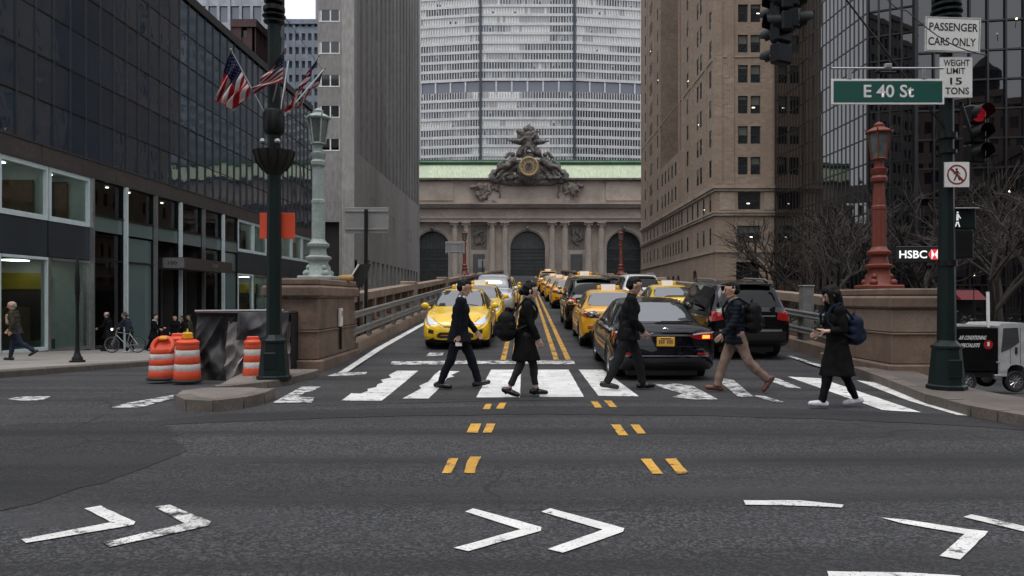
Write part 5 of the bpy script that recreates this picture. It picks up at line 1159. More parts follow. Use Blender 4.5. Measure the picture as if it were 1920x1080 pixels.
    for ay in sp_['axles']:
        for s in (-1, 1):
            wx = (fn[2](ay)-.135)*s; q = thing('wheel', None, None, (0, 0, 0)); q.parent = t; q.location = (wx, yy(ay), R); q.rotation_euler = (0, 0, 0 if s > 0 else PI)
            put('tyre', tm, q); put('rim', rm, q)
    MB().box(-.62, .62, yy(.3), yy(L-.3), .16, .30).build('underbody', M['trim_black'], t)
    # ends
    if kind == 'sedan':
        for s, k in ((1, lit[0]), (-1, lit[1])):
            lmp = patch('tail_lamp', 'y-', [(s*.43, .865, .905), (s*.55, .83, .945), (s*.78, .82, .965), (s*.872, .84, .975)], 'tail_red', nx=10, nz=4, off=.014)
            if k: patch('lit_bulb', 'y-', [(s*.63, .845, .90), (s*.76, .845, .90)], 'tail_lit', par=t, nx=4, nz=2, off=.022)
            patch('lamp_reflector', 'y-', [(s*.47, .90, .925), (s*.84, .935, .955)], 'headlamp', nx=6, nz=1, off=.02)
            patch('headlamp', 'y+', [(s*.40, .66, .70), (s*.6, .63, .73), (s*.76, .64, .76), (s*.82, .68, .77)], 'headlamp', nx=10, nz=3, off=.008)
        patch('chrome_strip', 'y-', [(-.44, .885, .915), (.44, .885, .915)], 'chrome', nx=12, nz=1, off=.02); patch('boot_seam', 'y-', [(-.62, .70, .708), (.62, .70, .708)], 'trim_black', nx=12, nz=1, off=.004)
        patch('rear_valance', 'y-', [(-.70, .38, .50), (.70, .38, .50)], 'trim_black', nx=14, nz=2, off=.006); patch('bumper_trim', 'y-', [(-.74, .535, .55), (.74, .535, .55)], 'chrome' if paint == 'car_navy' else 'trim_black', nx=14, nz=1, off=.012)
        for s in (-1, 1): patch('bumper_reflector', 'y-', [(s*.55, .565, .60), (s*.74, .565, .60)], 'tail_red', nx=4, nz=1, off=.012)
        pz, em = .79, .985
    elif kind == 'suv':
        for s, k in ((1, lit[0]), (-1, lit[1])):
            patch('tail_lamp', 'y-', [(s*.60, .92, 1.06), (s*.84, .88, 1.10), (s*.885, .90, 1.08)], 'tail_red', nx=6, nz=4, off=.014)
            if k: patch('lit_bulb', 'y-', [(s*.70, .95, 1.02), (s*.82, .95, 1.02)], 'tail_lit', nx=3, nz=2, off=.024)
            patch('headlamp', 'y+', [(s*.42, .82, .88), (s*.6, .80, .92), (s*.82, .82, .93)], 'headlamp', nx=8, nz=3, off=.008)
            patch('fog_lamp', 'y+', [(s*.5, .5, .56), (s*.66, .5, .56)], 'headlamp', nx=3, nz=2, off=.01)
        patch('chrome_strip', 'y-', [(-.56, .985, 1.015), (.56, .985, 1.015)], 'chrome' if paint == 'car_black' else paint, nx=12, nz=1, off=.016); patch('rear_bumper', 'y-', [(-.80, .47, .66), (.80, .47, .66)], 'trim_black', nx=14, nz=3, off=.03)
        patch('bumper_step', 'y-', [(-.70, .655, .70), (.70, .655, .70)], 'steel' if paint == 'car_black' else 'trim_black', nx=12, nz=1, off=.045); patch('tailgate_seam', 'y-', [(-.78, .715, .725), (.78, .715, .725)], 'trim_black', nx=12, nz=1, off=.004)
        w2 = MB().bbox(-.58, .58, -.12, .08, -.02, .02, .015).build('roof_spoiler', M[paint], t); w2.location = (0, yy(.34), 1.70)
        for s in (-1, 1): MB().path([(s*.60, yy(.7), 1.76), (s*.60, yy(.9), 1.80), (s*.60, yy(2.5), 1.80), (s*.60, yy(2.8), 1.75)], .02, 6).build('roof_rail', M['steel'], t)
        pz, em = .86, 1.09
    else:
        for s in (-1, 1):
            patch('headlamp', 'y+', [(s*.44, .66, .675), (s*.56, .64, .73), (s*.68, .63, .80), (s*.75, .66, .83), (s*.79, .72, .84)], 'headlamp', nx=12, nz=5, off=.008)
            patch('fog_lamp', 'y+', [(s*.54, .42, .50), (s*.68, .43, .53)], 'trim_black', nx=4, nz=2, off=.008)
            patch('tail_lamp', 'y-', [(s*.62, .88, 1.06), (s*.76, .80, 1.09)], 'tail_red', nx=5, nz=4, off=.01)
        patch('lower_grille', 'y+', [(-.46, .33, .40), (-.38, .30, .45), (.38, .30, .45), (.46, .33, .40)], 'trim_black', nx=14, nz=3, off=.006)
        patch('nose_slot', 'y+', [(-.30, .575, .60), (0, .56, .60), (.30, .575, .60)], 'trim_black', nx=10, nz=1, off=.006)
        patch('grille_bar', 'y+', [(-.36, .37, .385), (.36, .37, .385)], 'amber', nx=10, nz=1, off=.016)
        for s in (-1, 1): patch('bonnet_seam', 'y+', [(s*.30, .615, .625), (s*.46, .672, .684), (s*.60, .80, .812)], 'trim_black', nx=10, nz=1, off=.004)
        MB().path([(-.5, yy(3.50), 1.075), (-.1, yy(3.32), 1.12)], .012, 5).build('wiper', M['trim_black'], t)
        pz, em = .72, .66
    if kind != 'hatch':
        patch('front_grille', 'y+', [(-.40, .50, .62 if kind == 'sedan' else .80), (.40, .50, .62 if kind == 'sedan' else .80)], 'trim_black', nx=10, nz=3, off=.008)
        patch('lower_grille', 'y+', [(-.5, .30, .42), (.5, .30, .42)], 'trim_black', nx=10, nz=2, off=.008)
    h = hit('y-', 0, pz, .02)
    if h:
        pl_ = MB().bbox(-.155, .155, -.012, .004, -.08, .08, .006).build('licence_plate', M['plate'], t); pl_.location = h
        m = MB()
        for k in range(7):
            if k != 3: m.box(-.115+k*.035, -.095+k*.035, -.016, -.011, -.035, .03)
        m.box(-.09, .09, -.016, -.011, .045, .06); m.build('plate_print', M['plate_ink'], pl_)
    for ax, z in (('y-', em), ('y+', em if kind == 'hatch' else .72 if kind == 'suv' else .60)):
        h = hit(ax, 0, z, .01)
        if h: o = MB().lathe([(0, -.008), (.045, -.008), (.06, 0), (.045, .008), (0, .008)], n=14, ax='y').build('emblem', M['chrome'], t); o.location = h; o.scale = (1, 1, .65)
    if taxi:
        zr = max(st[5]); yr = st[0][list(st[5]).index(zr)]
        rl = MB(); rl.prism_ax([(-.10, 0), (.10, 0), (.06, .14), (-.06, .14)], -.20, .20); o = rl.build('roof_sign', M['sign_white'], t, fix=True); o.location = (0, yy(yr)+.1, zr-.01)
        for s in (-1, 1): MB().bbox(-.05, .05, -.07, .07, .01, .11, .02).build('roof_lamp', M['lamp_yellow'], o).location = (s*.26, 0, 0)
    return t
def front_loc(y, L): c = y+L/2; return c, ramp_z(c)
def lane_car(kind, label, x, y_near, paint, facing=1, **kw):
    L = SPECS[kind]['L']; c = y_near+L/2; return car(kind, label, (x, c, ramp_z(c)), 0 if facing > 0 else PI, paint, **kw)
lane_car('hatch', 'yellow hatchback taxi facing us at the stop line in the left lane', -1.76, 19.1, 'taxi_yellow', -1, taxi=True)
lane_car('sedan', 'black sedan with its tail over the crosswalk behind the man in black', 2.42, 13.15, 'car_navy', 1, lit=(1, 1))
lane_car('suv', 'black utility vehicle in the far right lane behind the man with the backpack', 5.02, 17.0, 'car_black', 1, lit=(0, 0))
tx = lane_car('sedan', 'orange yellow taxi sedan half hidden ahead of the black sedan', 2.32, 19.2, 'taxi_orange', 1, taxi=True)
lane_car('suv', 'black utility vehicle with a lit tail lamp left of the man in black', 2.25, 24.8, 'car_black', 1, lit=(0, 1))
sv = lane_car('suv', 'tall yellow taxi whose roof shows above the black utility vehicle with the lit lamp', 2.55, 31.0, 'taxi_orange', 1, taxi=True)
sil = lane_car('suv', 'silver van facing us in the queue behind the second yellow taxi', -1.42, 32.0, 'car_silver', -1)
def twin(src, label, x, y_near, facing, paint=None, L=4.85):
    o = copy_tree(src); c = y_near+L/2; o.location = (x, c, ramp_z(c)); o.rotation_euler = (math.atan(RS)*facing, 0, 0 if facing > 0 else PI); o['label'] = label
    if paint:
        for ch in o.children:
            if ch.type == 'MESH' and ch.data.materials and ch.data.materials[0] in (M['taxi_orange'], M['car_silver']): ch.data = ch.data.copy(); ch.data.materials[0] = M[paint]
            if ch.name.startswith('roof_sign') and not paint.startswith('taxi'): pass
    return o
twin(tx, 'second yellow taxi in the left lane, its flank showing right of the front taxi', -1.66, 25.2, -1, 'taxi_yellow')
twin(tx, 'third yellow taxi in the left lane, behind the silver van', -1.30, 38.5, -1, 'taxi_yellow')
twin(tx, 'fourth yellow taxi in the left lane, small in the distance', -1.35, 46, -1, 'taxi_yellow')
twin(tx, 'orange yellow taxi sedan ahead of the tall taxi, left of its flank', 2.2, 37.5, 1)
twin(tx, 'orange yellow taxi small in the distance near the double yellow line', 2.1, 45, 1)
twin(tx, 'farthest orange yellow taxi but one, before the middle arch', 2.0, 53, 1)
twin(sv, 'farthest tall taxi before the middle arch of the station', 1.9, 62, 1, L=4.8)
twin(tx, 'yellow taxi beyond the black sedan, its roof behind the face of the man in black', 5.05, 25.0, 1, 'taxi_yellow')
twin(sil, 'white van ahead of the yellow taxi in the far right lane', 5.1, 33.0, 1, 'car_white', L=4.8)

# box truck standing lower down on the side street
TY = 26.0; tr = thing('box_truck', 'white cab truck with black lettered body half behind the pole base', 'truck', ((1840-CX)*TY/F, TY, EYE-(736-CY)*TY/F))
lx = lambda px: (px-1840)*TY/F
b0, b1 = lx(1778), lx(1868)
MB().bbox(b0, b1, -.05, 1.9, .72, 2.22, .03).build('box_body', M['truck_black'], tr)
MB().bbox(b0-.3, lx(1925), .1, 1.7, .50, .70, .02).build('chassis', M['trim_black'], tr)
cab = MB(); P = [(lx(1870), .55), (lx(1888), .55), (lx(1889), .78), (lx(1895), .92), (lx(1905), .96), (lx(1917), .92), (lx(1923), .78), (lx(1924), .5), (lx(1946), .5), (lx(1946), 1.2), (lx(1938), 1.38), (lx(1928), 2.30), (lx(1922), 2.38), (lx(1878), 2.36), (lx(1872), 2.28)]
cab.prism_ax(P, 0.0, 1.95, 'y'); cb = cab.build('cab', M['truck_white'], tr, fix=True)
wn = MB(); wn.add([(lx(1877), -.012, 1.38), (lx(1881), -.012, 2.2), (lx(1908), -.012, 2.22), (lx(1911), -.012, 1.72), (lx(1893), -.012, 1.50)], [(0, 4, 3, 2, 1)]); wn.build('side_window', M['car_glass'], tr, fix=True)
wn = MB(); wn.quad((lx(1929.5), .12, 2.2), (lx(1929.5), 1.83, 2.2), (lx(1938.5), 1.83, 1.42), (lx(1938.5), .12, 1.42)); wn.build('windscreen', M['car_glass'], tr)
MB().box(lx(1869.5), lx(1871), -.02, .4, .6, 2.2).build('cab_pillar', M['trim_black'], tr)
MB().bbox(lx(1903), lx(1907), -.03, -.002, 1.32, 1.55, .005).build('door_handle', M['trim_black'], tr)
for (a, b, c, d) in ((1876, .70, 1914, .705), (1894, .98, 1894.6, 1.5), (1913, .95, 1913.6, 2.2)): MB().box(lx(a), lx(c), -.006, .0, b, max(d, b+.008)).build('door_seam', M['trim_black'], tr)
for (px, z) in ((1812, 0), (1906, 0)):
    q = thing('wheel', None, None); q.parent = tr; q.location = (lx(px), .12, .37); q.rotation_euler = (0, 0, -PI/2); tm, rm = wheel_meshes(.37); put('tyre', tm, q); put('rim', rm, q)
    q = thing('wheel', None, None); q.parent = tr; q.location = (lx(px), 1.75, .37); q.rotation_euler = (0, 0, PI/2); put('tyre', tm, q); put('rim', rm, q)
for k, (txt, z, w_, h_, px) in enumerate((('AIR CONDITIONING', 1.88, .92, .14, 1822), ('SPECIALISTS', 1.62, .66, .13, 1817))):
    me = text_mesh(txt, w_, h_, M['sign_white'], .006)
    for v in me.vertices: v.co.x += v.co.z*.35
    put('lettering', me, tr).location = (lx(px), -.053, z)
o = MB().lathe([(0, 0), (.16, 0), (.16, .006), (0, .006)][::-1], n=18, ax='y').build('round_emblem', M['tail_red'], tr); o.location = (lx(1851), -.062, 1.64)
o2 = MB().box(-.035, .035, -.014, -.0, -.05, .09).build('emblem_mark', M['sign_white'], o)
for k in range(4): MB().tube((b0+.1, .1+k*.2, 2.27+.02*k), (b1-.25, .12+k*.2, 2.25+.03*(k % 2)), .03, n=7).build('roof_pipe', M['sign_back'], tr)
MB().tube((lx(1863), .3, 2.2), (lx(1862), .3, 3.45), .055, n=8).build('exhaust_stack', M['sign_white'], tr)
MB().bbox(lx(1866), lx(1872), -.08, .12, 1.0, 1.06, .01).build('step', M['steel'], tr); MB().bbox(lx(1862), lx(1874), -.1, .2, .45, .62, .02).build('fuel_tank', M['steel'], tr)
MB().sphere((lx(1946)+.12, -.15, 1.9), .14, 8, 6, (.5, .5, 1.2)).build('wing_mirror', M['trim_black'], tr)
# ---------------------------------------------------------------- people
def pol(deg, r, down=True): a = math.radians(deg); return Vector((math.sin(a)*r, 0, -math.cos(a)*r))
def person(label, loc, rz, H, legs, arms, lean=3, head=0, skin='skin', hair='hair_black', hairstyle='short', top=('suit', 'jacket'), hem=.80, flare=.02, trousers='suit', shoes=('leather', 'shoe'), voxel=.0065, hands=True,
           shirt=None, collar=None, extra=None, slim=1.0, group='people crossing on foot', bag=None, trouser_r=1.0, bare_ankle=0, sleeve_cut=1.0, name='person'):
    """faces +x; legs/arms = [left (y>0), right (y<0)] as (thigh or upper-arm angle, knee or elbow bend); head = pitch down"""
    k = H/1.75; hipz = .93
    t = thing(name, label, 'person', loc, rz, group)
    J = {}
    for i, s in ((0, 1), (1, -1)):
        th, kn, ft = legs[i]; hp = Vector((0, s*.085*slim, hipz)); kk = hp+pol(th, .43); an = kk+pol(th-kn, .405); J['hip', i], J['knee', i], J['ank', i] = hp, kk, an
        fd = math.radians(ft); toe = an+Vector((math.cos(fd)*.165, s*.02, math.sin(fd)*.165))+Vector((math.sin(fd)*.065, 0, -math.cos(fd)*.065)); heel = an+Vector((-math.cos(fd)*.05, 0, -math.sin(fd)*.05))+Vector((math.sin(fd)*.06, 0, -math.cos(fd)*.06)); J['toe', i], J['heel', i] = toe, heel
    low = min(min(J['toe', i].z, J['heel', i].z) for i in (0, 1))-.028
    L = math.radians(lean)
    def up(p): p = Vector(p); d = p.z-hipz; return Vector((p.x*math.cos(L)+d*math.sin(L), p.y, hipz+d*math.cos(L)-p.x*math.sin(L)))
    for i, s in ((0, 1), (1, -1)):
        a, e, ab = arms[i]; sh = up((0, s*.185*slim, 1.405)); el = sh+pol(a, .285)+Vector((0, s*math.sin(math.radians(ab))*.28, 0)); wr = el+pol(a+e, .25)-Vector((0, s*math.sin(math.radians(ab*.5+ (10 if e > 40 else 0)))*.22, 0)); J['sh', i], J['el', i], J['wr', i] = sh, el, wr
    neck = up((.0, 0, 1.46)); hc = up((.035, 0, 1.625)); hp_ = math.radians(head)
    def hd(p): p = Vector(p)*1.0; return hc+Vector((p.x*math.cos(hp_)+p.z*math.sin(hp_), p.y, p.z*math.cos(hp_)-p.x*math.sin(hp_)))
    sc_ = lambda p: (Vector(p)-Vector((0, 0, low)))*k
    def cap_(mb, a, b, r0, r1, n=12): capsule(mb, sc_(a), sc_(b), r0*k, r1*k, n)
    # body, one skin
    b = MB()
    for i in (0, 1):
        cap_(b, J['hip', i], J['knee', i], .078*slim, .052*slim); cap_(b, J['knee', i], J['knee', i]*.55+J['ank', i]*.45, .046*slim, .044*slim); cap_(b, J['knee', i]*.55+J['ank', i]*.45, J['ank', i], .044*slim, .032); cap_(b, J['heel', i]*.85+J['toe', i]*.15+Vector((0, 0, .025)), J['toe', i]*.75+J['heel', i]*.25+Vector((0, 0, .022)), .026, .020)
        cap_(b, J['sh', i], J['el', i], .042*slim, .034*slim); cap_(b, J['el', i], J['wr', i], .034*slim, .026)
        if hands:
            s = 1 if i == 0 else -1; d = (J['wr', i]-J['el', i]).normalized(); side = Vector((0, 1, 0)).cross(d).normalized(); lat = Vector((0, -s, 0))
            w0 = J['wr', i]; curl = .55
            for q in (-1, 0, 1): cap_(b, w0+d*.012+side*q*.018, w0+d*.075+side*q*.024, .017, .015, 8)
            for f, (ln, off) in enumerate(((.068, .030), (.078, .010), (.072, -.011), (.056, -.031))):
                p0 = w0+d*.078+side*off; p1 = p0+(d+lat*.35*curl).normalized()*ln*.52; p2 = p1+(d*.7+lat*1.0*curl).normalized()*ln*.5; cap_(b, p0, p1, .0098, .009, 7); cap_(b, p1, p2, .009, .0075, 7)
            p0 = w0+d*.022+side*.026; p1 = p0+(d*.6+side*.75).normalized()*.042; p2 = p1+(d*.9+side*.2).normalized()*.034; cap_(b, p0, p1, .013, .011, 7); cap_(b, p1, p2, .011, .009, 7)
        else: cap_(b, J['wr', i], J['wr', i]+(J['wr', i]-J['el', i]).normalized()*.11, .03, .028)
    cap_(b, (0, .06, hipz), (0, -.06, hipz), .115*slim, .115*slim); cap_(b, up((0, .05, 1.08)), up((0, -.05, 1.08)), .105*slim, .105*slim); cap_(b, up((0, 0, 1.0)), up((0, 0, 1.3)), .10*slim, .10*slim)
    cap_(b, up((.015, .075*slim, 1.27)), up((.015, -.075*slim, 1.27)), .098*slim, .098*slim); cap_(b, up((0, .16*slim, 1.405)), up((0, -.16*slim, 1.405)), .050, .050); cap_(b, up((0, 0, 1.40)), hd((-.02, 0, -.06)), .055, .054)
    cap_(b, hd((-.028, 0, .025)), hd((.018, 0, .032)), .090, .086, 16); cap_(b, hd((.028, .0, -.03)), hd((.035, 0, .01)), .068, .072, 14); cap_(b, hd((.045, .012, -.088)), hd((.045, -.012, -.088)), .036, .036); cap_(b, hd((-.01, .045, -.065)), hd((.04, .018, -.085)), .03, .03); cap_(b, hd((-.01, -.045, -.065)), hd((.04, -.018, -.085)), .03, .03)
    cap_(b, hd((.098, 0, .012)), hd((.122, 0, -.028)), .009, .016, 8); cap_(b, hd((.09, .03, .028)), hd((.09, -.03, .028)), .013, .013, 8)
    for s in (-1, 1): cap_(b, hd((-.008, s*.088, .01)), hd((-.012, s*.093, -.03)), .018, .011, 8)
    body = put('body', fuse(b, skin, voxel*k, 'body', 3), t)
    for s in (-1, 1): MB().sphere(sc_(hd((.094, s*.034, .012))), .0125*k, 8, 6).build('eye', M['eye'], t, 60); m = MB(); capsule(m, sc_(hd((.101, s*.018, .036))), sc_(hd((.090, s*.052, .034))), .006*k, .004*k, 6); m.build('eyebrow', M[hair], t, 60)
    m = MB(); capsule(m, sc_(hd((.088, .022, -.062))), sc_(hd((.088, -.022, -.062))), .008*k, .008*k, 6); m.build('mouth', M['lip'], t, 60)
    # hair
    h = MB()
    if hairstyle == 'short':
        cap_(h, hd((-.045, 0, .045)), hd((.01, 0, .066)), .088, .078, 16); cap_(h, hd((-.062, .02, .0)), hd((-.062, -.02, .0)), .07, .07, 12); cap_(h, hd((.045, .03, .092)), hd((.045, -.03, .092)), .035, .035); 
        for s in (-1, 1): cap_(h, hd((-.012, s*.068, .045)), hd((-.006, s*.074, .0)), .03, .018, 8)
    elif hairstyle == 'bun':
        cap_(h, hd((-.045, 0, .045)), hd((.012, 0, .064)), .092, .080, 16); cap_(h, hd((-.065, .02, .0)), hd((-.06, -.02, -.01)), .075, .07, 12); cap_(h, hd((-.135, 0, -.01)), hd((-.14, 0, -.03)), .05, .045, 12); cap_(h, hd((-.03, 0, .125)), hd((-.05, 0, .13)), .04, .04, 10)
        for s in (-1, 1): cap_(h, hd((-.012, s*.066, .045)), hd((.01, s*.076, -.02)), .036, .024, 8)
    elif hairstyle == 'long':
        cap_(h, hd((-.045, 0, .042)), hd((.02, 0, .064)), .096, .084, 16)
        for (yo, z1, r) in ((0, 1.22, .085), (.07, 1.27, .06), (-.07, 1.27, .06)): cap_(h, hd((-.06, yo, .0)), up((-.105, yo*1.15, z1)), r, r*.62, 12)
        for s in (-1, 1): cap_(h, hd((.015, s*.074, .05)), up((.055, s*.10, 1.40)), .04, .035, 10)
    elif hairstyle == 'thin':
        cap_(h, hd((-.05, 0, .02)), hd((-.06, 0, -.02)), .078, .07, 14); 
        for s in (-1, 1): cap_(h, hd((-.02, s*.062, .02)), hd((-.012, s*.075, -.01)), .032, .02, 8)
    put('hair', fuse(h, hair, .009*k, 'hair', 1, .007, 26), t)
    # trousers
    tr_ = MB(); q = trouser_r
    for i in (0, 1):
        kn, an = J['knee', i], J['ank', i]; end = an+(kn-an).normalized()*(.0+bare_ankle)-(kn-an).normalized()*.01
        cap_(tr_, J['hip', i]+Vector((0, 0, .02)), kn, .104*slim, .072*q); cap_(tr_, kn, kn*.5+end*.5, .072*q, .066*q)
        tr_.tube(sc_(kn*.5+end*.5), sc_(end), .064*q*k, .056*q*k, 12)
        bl = an-kn; cap_(tr_, kn*.5+end*.5, kn*.3+end*.7, .066*q, .058*q)
    cap_(tr_, (0, .055, .95), (0, -.055, .95), .122*slim, .122*slim); cap_(tr_, (0, .05, 1.03), (0, -.05, 1.03), .115*slim, .115*slim)
    put('trousers', fuse(tr_, trousers, .0095*k, 'trousers', 2, .016*k, 10), t)
    # top garment
    j = MB(); big = 1.0
    for i in (0, 1):
        cap_(j, J['sh', i], J['el', i], .068*slim, .056*slim); e = J['wr', i]; e = J['el', i]+(e-J['el', i])*sleeve_cut
        cap_(j, J['el', i], J['el', i]*.3+e*.7, .056*slim, .05*slim); j.tube(sc_(J['el', i]*.4+e*.6), sc_(e), .05*k, .045*k, 12)
    cap_(j, up((0, .06, 1.04)), up((0, -.06, 1.04)), .128*slim, .128*slim); cap_(j, up((0, .06, 1.16)), up((0, -.06, 1.16)), .130*slim, .130*slim); cap_(j, up((.015, .08*slim, 1.28)), up((.015, -.08*slim, 1.28)), .135*slim, .135*slim); cap_(j, up((0, .165*slim, 1.405)), up((0, -.165*slim, 1.405)), .074, .074); cap_(j, up((0, 0, 1.40)), up((.0, 0, 1.475)), .09, .072)
    n = 20
    def ell(z, rx, ry, cx=0): return [sc_(Vector((cx+rx*math.cos(2*PI*i/n), ry*math.sin(2*PI*i/n), z))) for i in range(n)]
    c0 = 0.0; lm = (J['knee', 0].x+J['knee', 1].x)/2*max(0, (.93-hem)/.45); sp_x = abs(J['knee', 0].x-J['knee', 1].x)*.32*max(0, (.93-hem)/.45)
    rings = [ell(1.10, .135*slim, .185*slim, up((0, 0, 1.10)).x), ell(.95, .145*slim, .19*slim, .0), ell((.95+hem)/2, .15*slim+flare*.5+sp_x*.5, .195*slim+flare*.5, lm*.5), ell(hem, .15*slim+flare+sp_x, .195*slim+flare, lm)]
    vs = [p for r in rings for p in r]; j.add(vs, [(a*n+i, a*n+(i+1) % n, a*n+n+(i+1) % n, a*n+n+i) for a in range(3) for i in range(n)]+[tuple(range(n)), tuple(range(4*n-1, 3*n-1, -1))])
    jm = fuse(j, top[0], .0105*k, top[1], 2, .018*k, 8)
    if top[0] == 'puffer':
        co = np.empty(len(jm.vertices)*3, 'f'); no = np.empty_like(co); jm.vertices.foreach_get('co', co); jm.vertex_normals.foreach_get('vector', no); co = co.reshape(-1, 3); no = no.reshape(-1, 3)
        co += no*(np.abs(np.sin(co[:, 2:3]*PI/.062))**.6-.6)*.008; jm.vertices.foreach_set('co', co.ravel()); jm.update()
    jo = put(top[1], jm, t)
    if shirt:
        m = MB(); m.add([sc_(up(p)) for p in ((.158, .035, 1.30), (.158, -.035, 1.30), (.115, -.05, 1.455), (.115, .05, 1.455))], [(0, 1, 2, 3)]); cap_(m, up((.035, .05, 1.475)), up((.035, -.05, 1.475)), .034, .034); cap_(m, up((-.02, .05, 1.48)), up((-.02, -.05, 1.48)), .032, .032); m.build('shirt', M[shirt], t, 60)
    if collar:
        m = MB(); cap_(m, up((-.03, .06, 1.475)), up((-.03, -.06, 1.475)), .05, .05); cap_(m, up((.045, .05, 1.465)), up((.045, -.05, 1.465)), .038, .038); put('collar', fuse(m, collar, .01*k, 'collar', 1), t)
    # shoes
    for i in (0, 1):
        an, to, he = J['ank', i], J['toe', i], J['heel', i]; m = MB(); upv = (an-(to+he)/2).normalized()
        cap_(m, he+upv*.028, to+upv*.020, .044, .036); cap_(m, he*.4+to*.6+upv*.025, to+upv*.016, .046, .036); cap_(m, he+upv*.03, an+upv*(.0 if shoes[1] != 'heeled_shoe' else -.01), .042, .042)
        o = put(shoes[1], fuse(m, shoes[0], .0095*k, shoes[1], 1), t)
        if shoes[0] == 'sneaker': m = MB(); m.tube(sc_(he+upv*.004), sc_(to+upv*.004), .046*k, .044*k, 10); m2 = MB(); cap_(m2, he*.55+to*.45+upv*.055, he*.4+to*.6+upv*.045, .030, .028); m2.build('shoe_stripe', M['nylon_navy'], o, 60)
        if shoes[1] == 'heeled_shoe': m = MB(); m.tube(sc_(he+upv*.02), sc_(he-upv*.045), .022*k, .016*k, 8); m.build('heel', M[shoes[0]], o)
    J['up'], J['hd'], J['sc'] = up, hd, sc_
    if extra: extra(t, J, k)
    return t
def hold_phone(i, mat='phone'):
    def f(t, J, k):
        d = (J['wr', i]-J['el', i]).normalized(); c = J['sc'](J['wr', i]+d*.10+Vector((.02, 0, .03))); o = MB().bbox(-.036, .036, -.005, .005, -.075, .075, .006).build('phone_tmp', M[mat], None)
        o.name = 'phone'; o.location = t.matrix_basis @ c; o.rotation_euler = (math.radians(70), 0, t.rotation_euler.z+PI/2); tag(o, PHONE_LABEL, 'phone')
    return f
def backpack(t, J, k, mat, label, off=(-.22, 0, 1.20), sz_=(.13, .16, .24), tilt=0, straps=True):
    up, sc_ = J['up'], J['sc']; m = MB(); c = up(off)
    for (dz, rr) in ((-.7, 1.0), (0, 1.0), (.7, .86)):
        for s in (-1, 1): capsule(m, sc_(c+Vector((-sz_[0]*.15, s*sz_[1]*.45, dz*sz_[2]*.7))), sc_(c+Vector((sz_[0]*.25, s*sz_[1]*.45, dz*sz_[2]*.7))), sz_[0]*.72*rr*k, sz_[0]*.72*rr*k, 12)
    for s in (-1, 1): capsule(m, sc_(c+Vector((0, s*sz_[1]*.4, -sz_[2]*.5))), sc_(c+Vector((0, s*sz_[1]*.4, sz_[2]*.5))), sz_[0]*.8*k, sz_[0]*.75*k, 12)
    capsule(m, sc_(c+Vector((-sz_[0]*.75, 0, -sz_[2]*.45))), sc_(c+Vector((-sz_[0]*.75, 0, -.02))), .07*k, .065*k, 12)
    me = fuse(m, mat, .011*k, 'backpack', 3, .006*k, 10)
    r = thing('backpack', label, 'bag', tuple(t.matrix_basis @ Vector((0, 0, 0))), t.rotation_euler.z); put('pouch', me, r)
    if straps:
        for s in (-1, 1):
            P = [c+Vector((.05, s*.10, sz_[2]*.7)), up((-.04, s*.125, 1.50)), up((.07, s*.13, 1.47)), up((.155, s*.12, 1.36)), up((.15, s*.135, 1.24)), up((.05, s*.17, 1.12)), c+Vector((.03, s*.13, -sz_[2]*.6))]
            m = MB(); m.path([sc_(p) for p in P], .018*k, 6); m.build('strap', M[mat], r)
    m = MB(); m.path([sc_(c+Vector((.02, -.04, sz_[2]*.95))), sc_(c+Vector((.0, 0, sz_[2]*1.15))), sc_(c+Vector((.02, .04, sz_[2]*.95)))], .01*k, 5); m.build('grab_handle', M[mat], r)
    return r
def feet(px, py): return tuple(on_flat(px, py, .009))
# the five on the crosswalk
def suit_extra(t, J, k):
    o = MB().bbox(-.05, .05, -.006, .006, -.035, .035, .004).build('card', M['sign_white'], None); d = (J['wr', 1]-J['el', 1]).normalized(); o.location = t.matrix_basis @ J['sc'](J['wr', 1]+d*.12); tag(o, 'small pale card in the hand of the man in the dark suit', 'card')
person('man in a dark suit and white collar striding right past the yellow taxi', feet(860, 728), 0, 1.77, [(24, 6, 12), (-15, 9, -2)], [(14, 24, 6), (-10, 14, 4)], lean=5, head=14, skin='skin', hairstyle='short', top=('suit', 'jacket'), hem=.78, trousers='suit', shirt='shirt', voxel=.006, group='people on the crosswalk', extra=suit_extra)
def w_bag(t, J, k): backpack(t, J, k, 'nylon', 'round black backpack hanging low behind the woman in the short coat', off=(-.30, -.08, 1.06), sz_=(.17, .17, .20))
person('woman in a short black coat and heeled shoes with hair tied up', feet(984, 744), 0, 1.66, [(16, 8, -2), (-9, 16, -16)], [(6, 12, 5), (10, 16, 7)], lean=5, head=4, skin='skin_pale', hairstyle='bun', top=('wool_black', 'coat'), hem=.56, flare=.02, trousers='tights', shoes=('leather', 'heeled_shoe'), trouser_r=.92, bare_ankle=.07, slim=.98, voxel=.006, group='people on the crosswalk', extra=w_bag)
PHONE_LABEL = 'black phone held in front of the man in the black jacket'
person('man in black jacket and charcoal trousers walking right behind the black sedan', feet(1177, 730), 0, 1.80, [(22, 10, 4), (-20, 6, -6)], [(-22, 30, 6), (0, 42, 8)], lean=6, head=12, skin='skin', hairstyle='short', top=('jacket_black', 'jacket'), hem=.80, flare=.01, trousers='charcoal', voxel=.006, slim=1.04, group='people on the crosswalk', extra=hold_phone(1))
def p_bag(t, J, k): backpack(t, J, k, 'nylon', 'black backpack on the man in khaki trousers', off=(-.27, 0, 1.18), sz_=(.15, .17, .26))
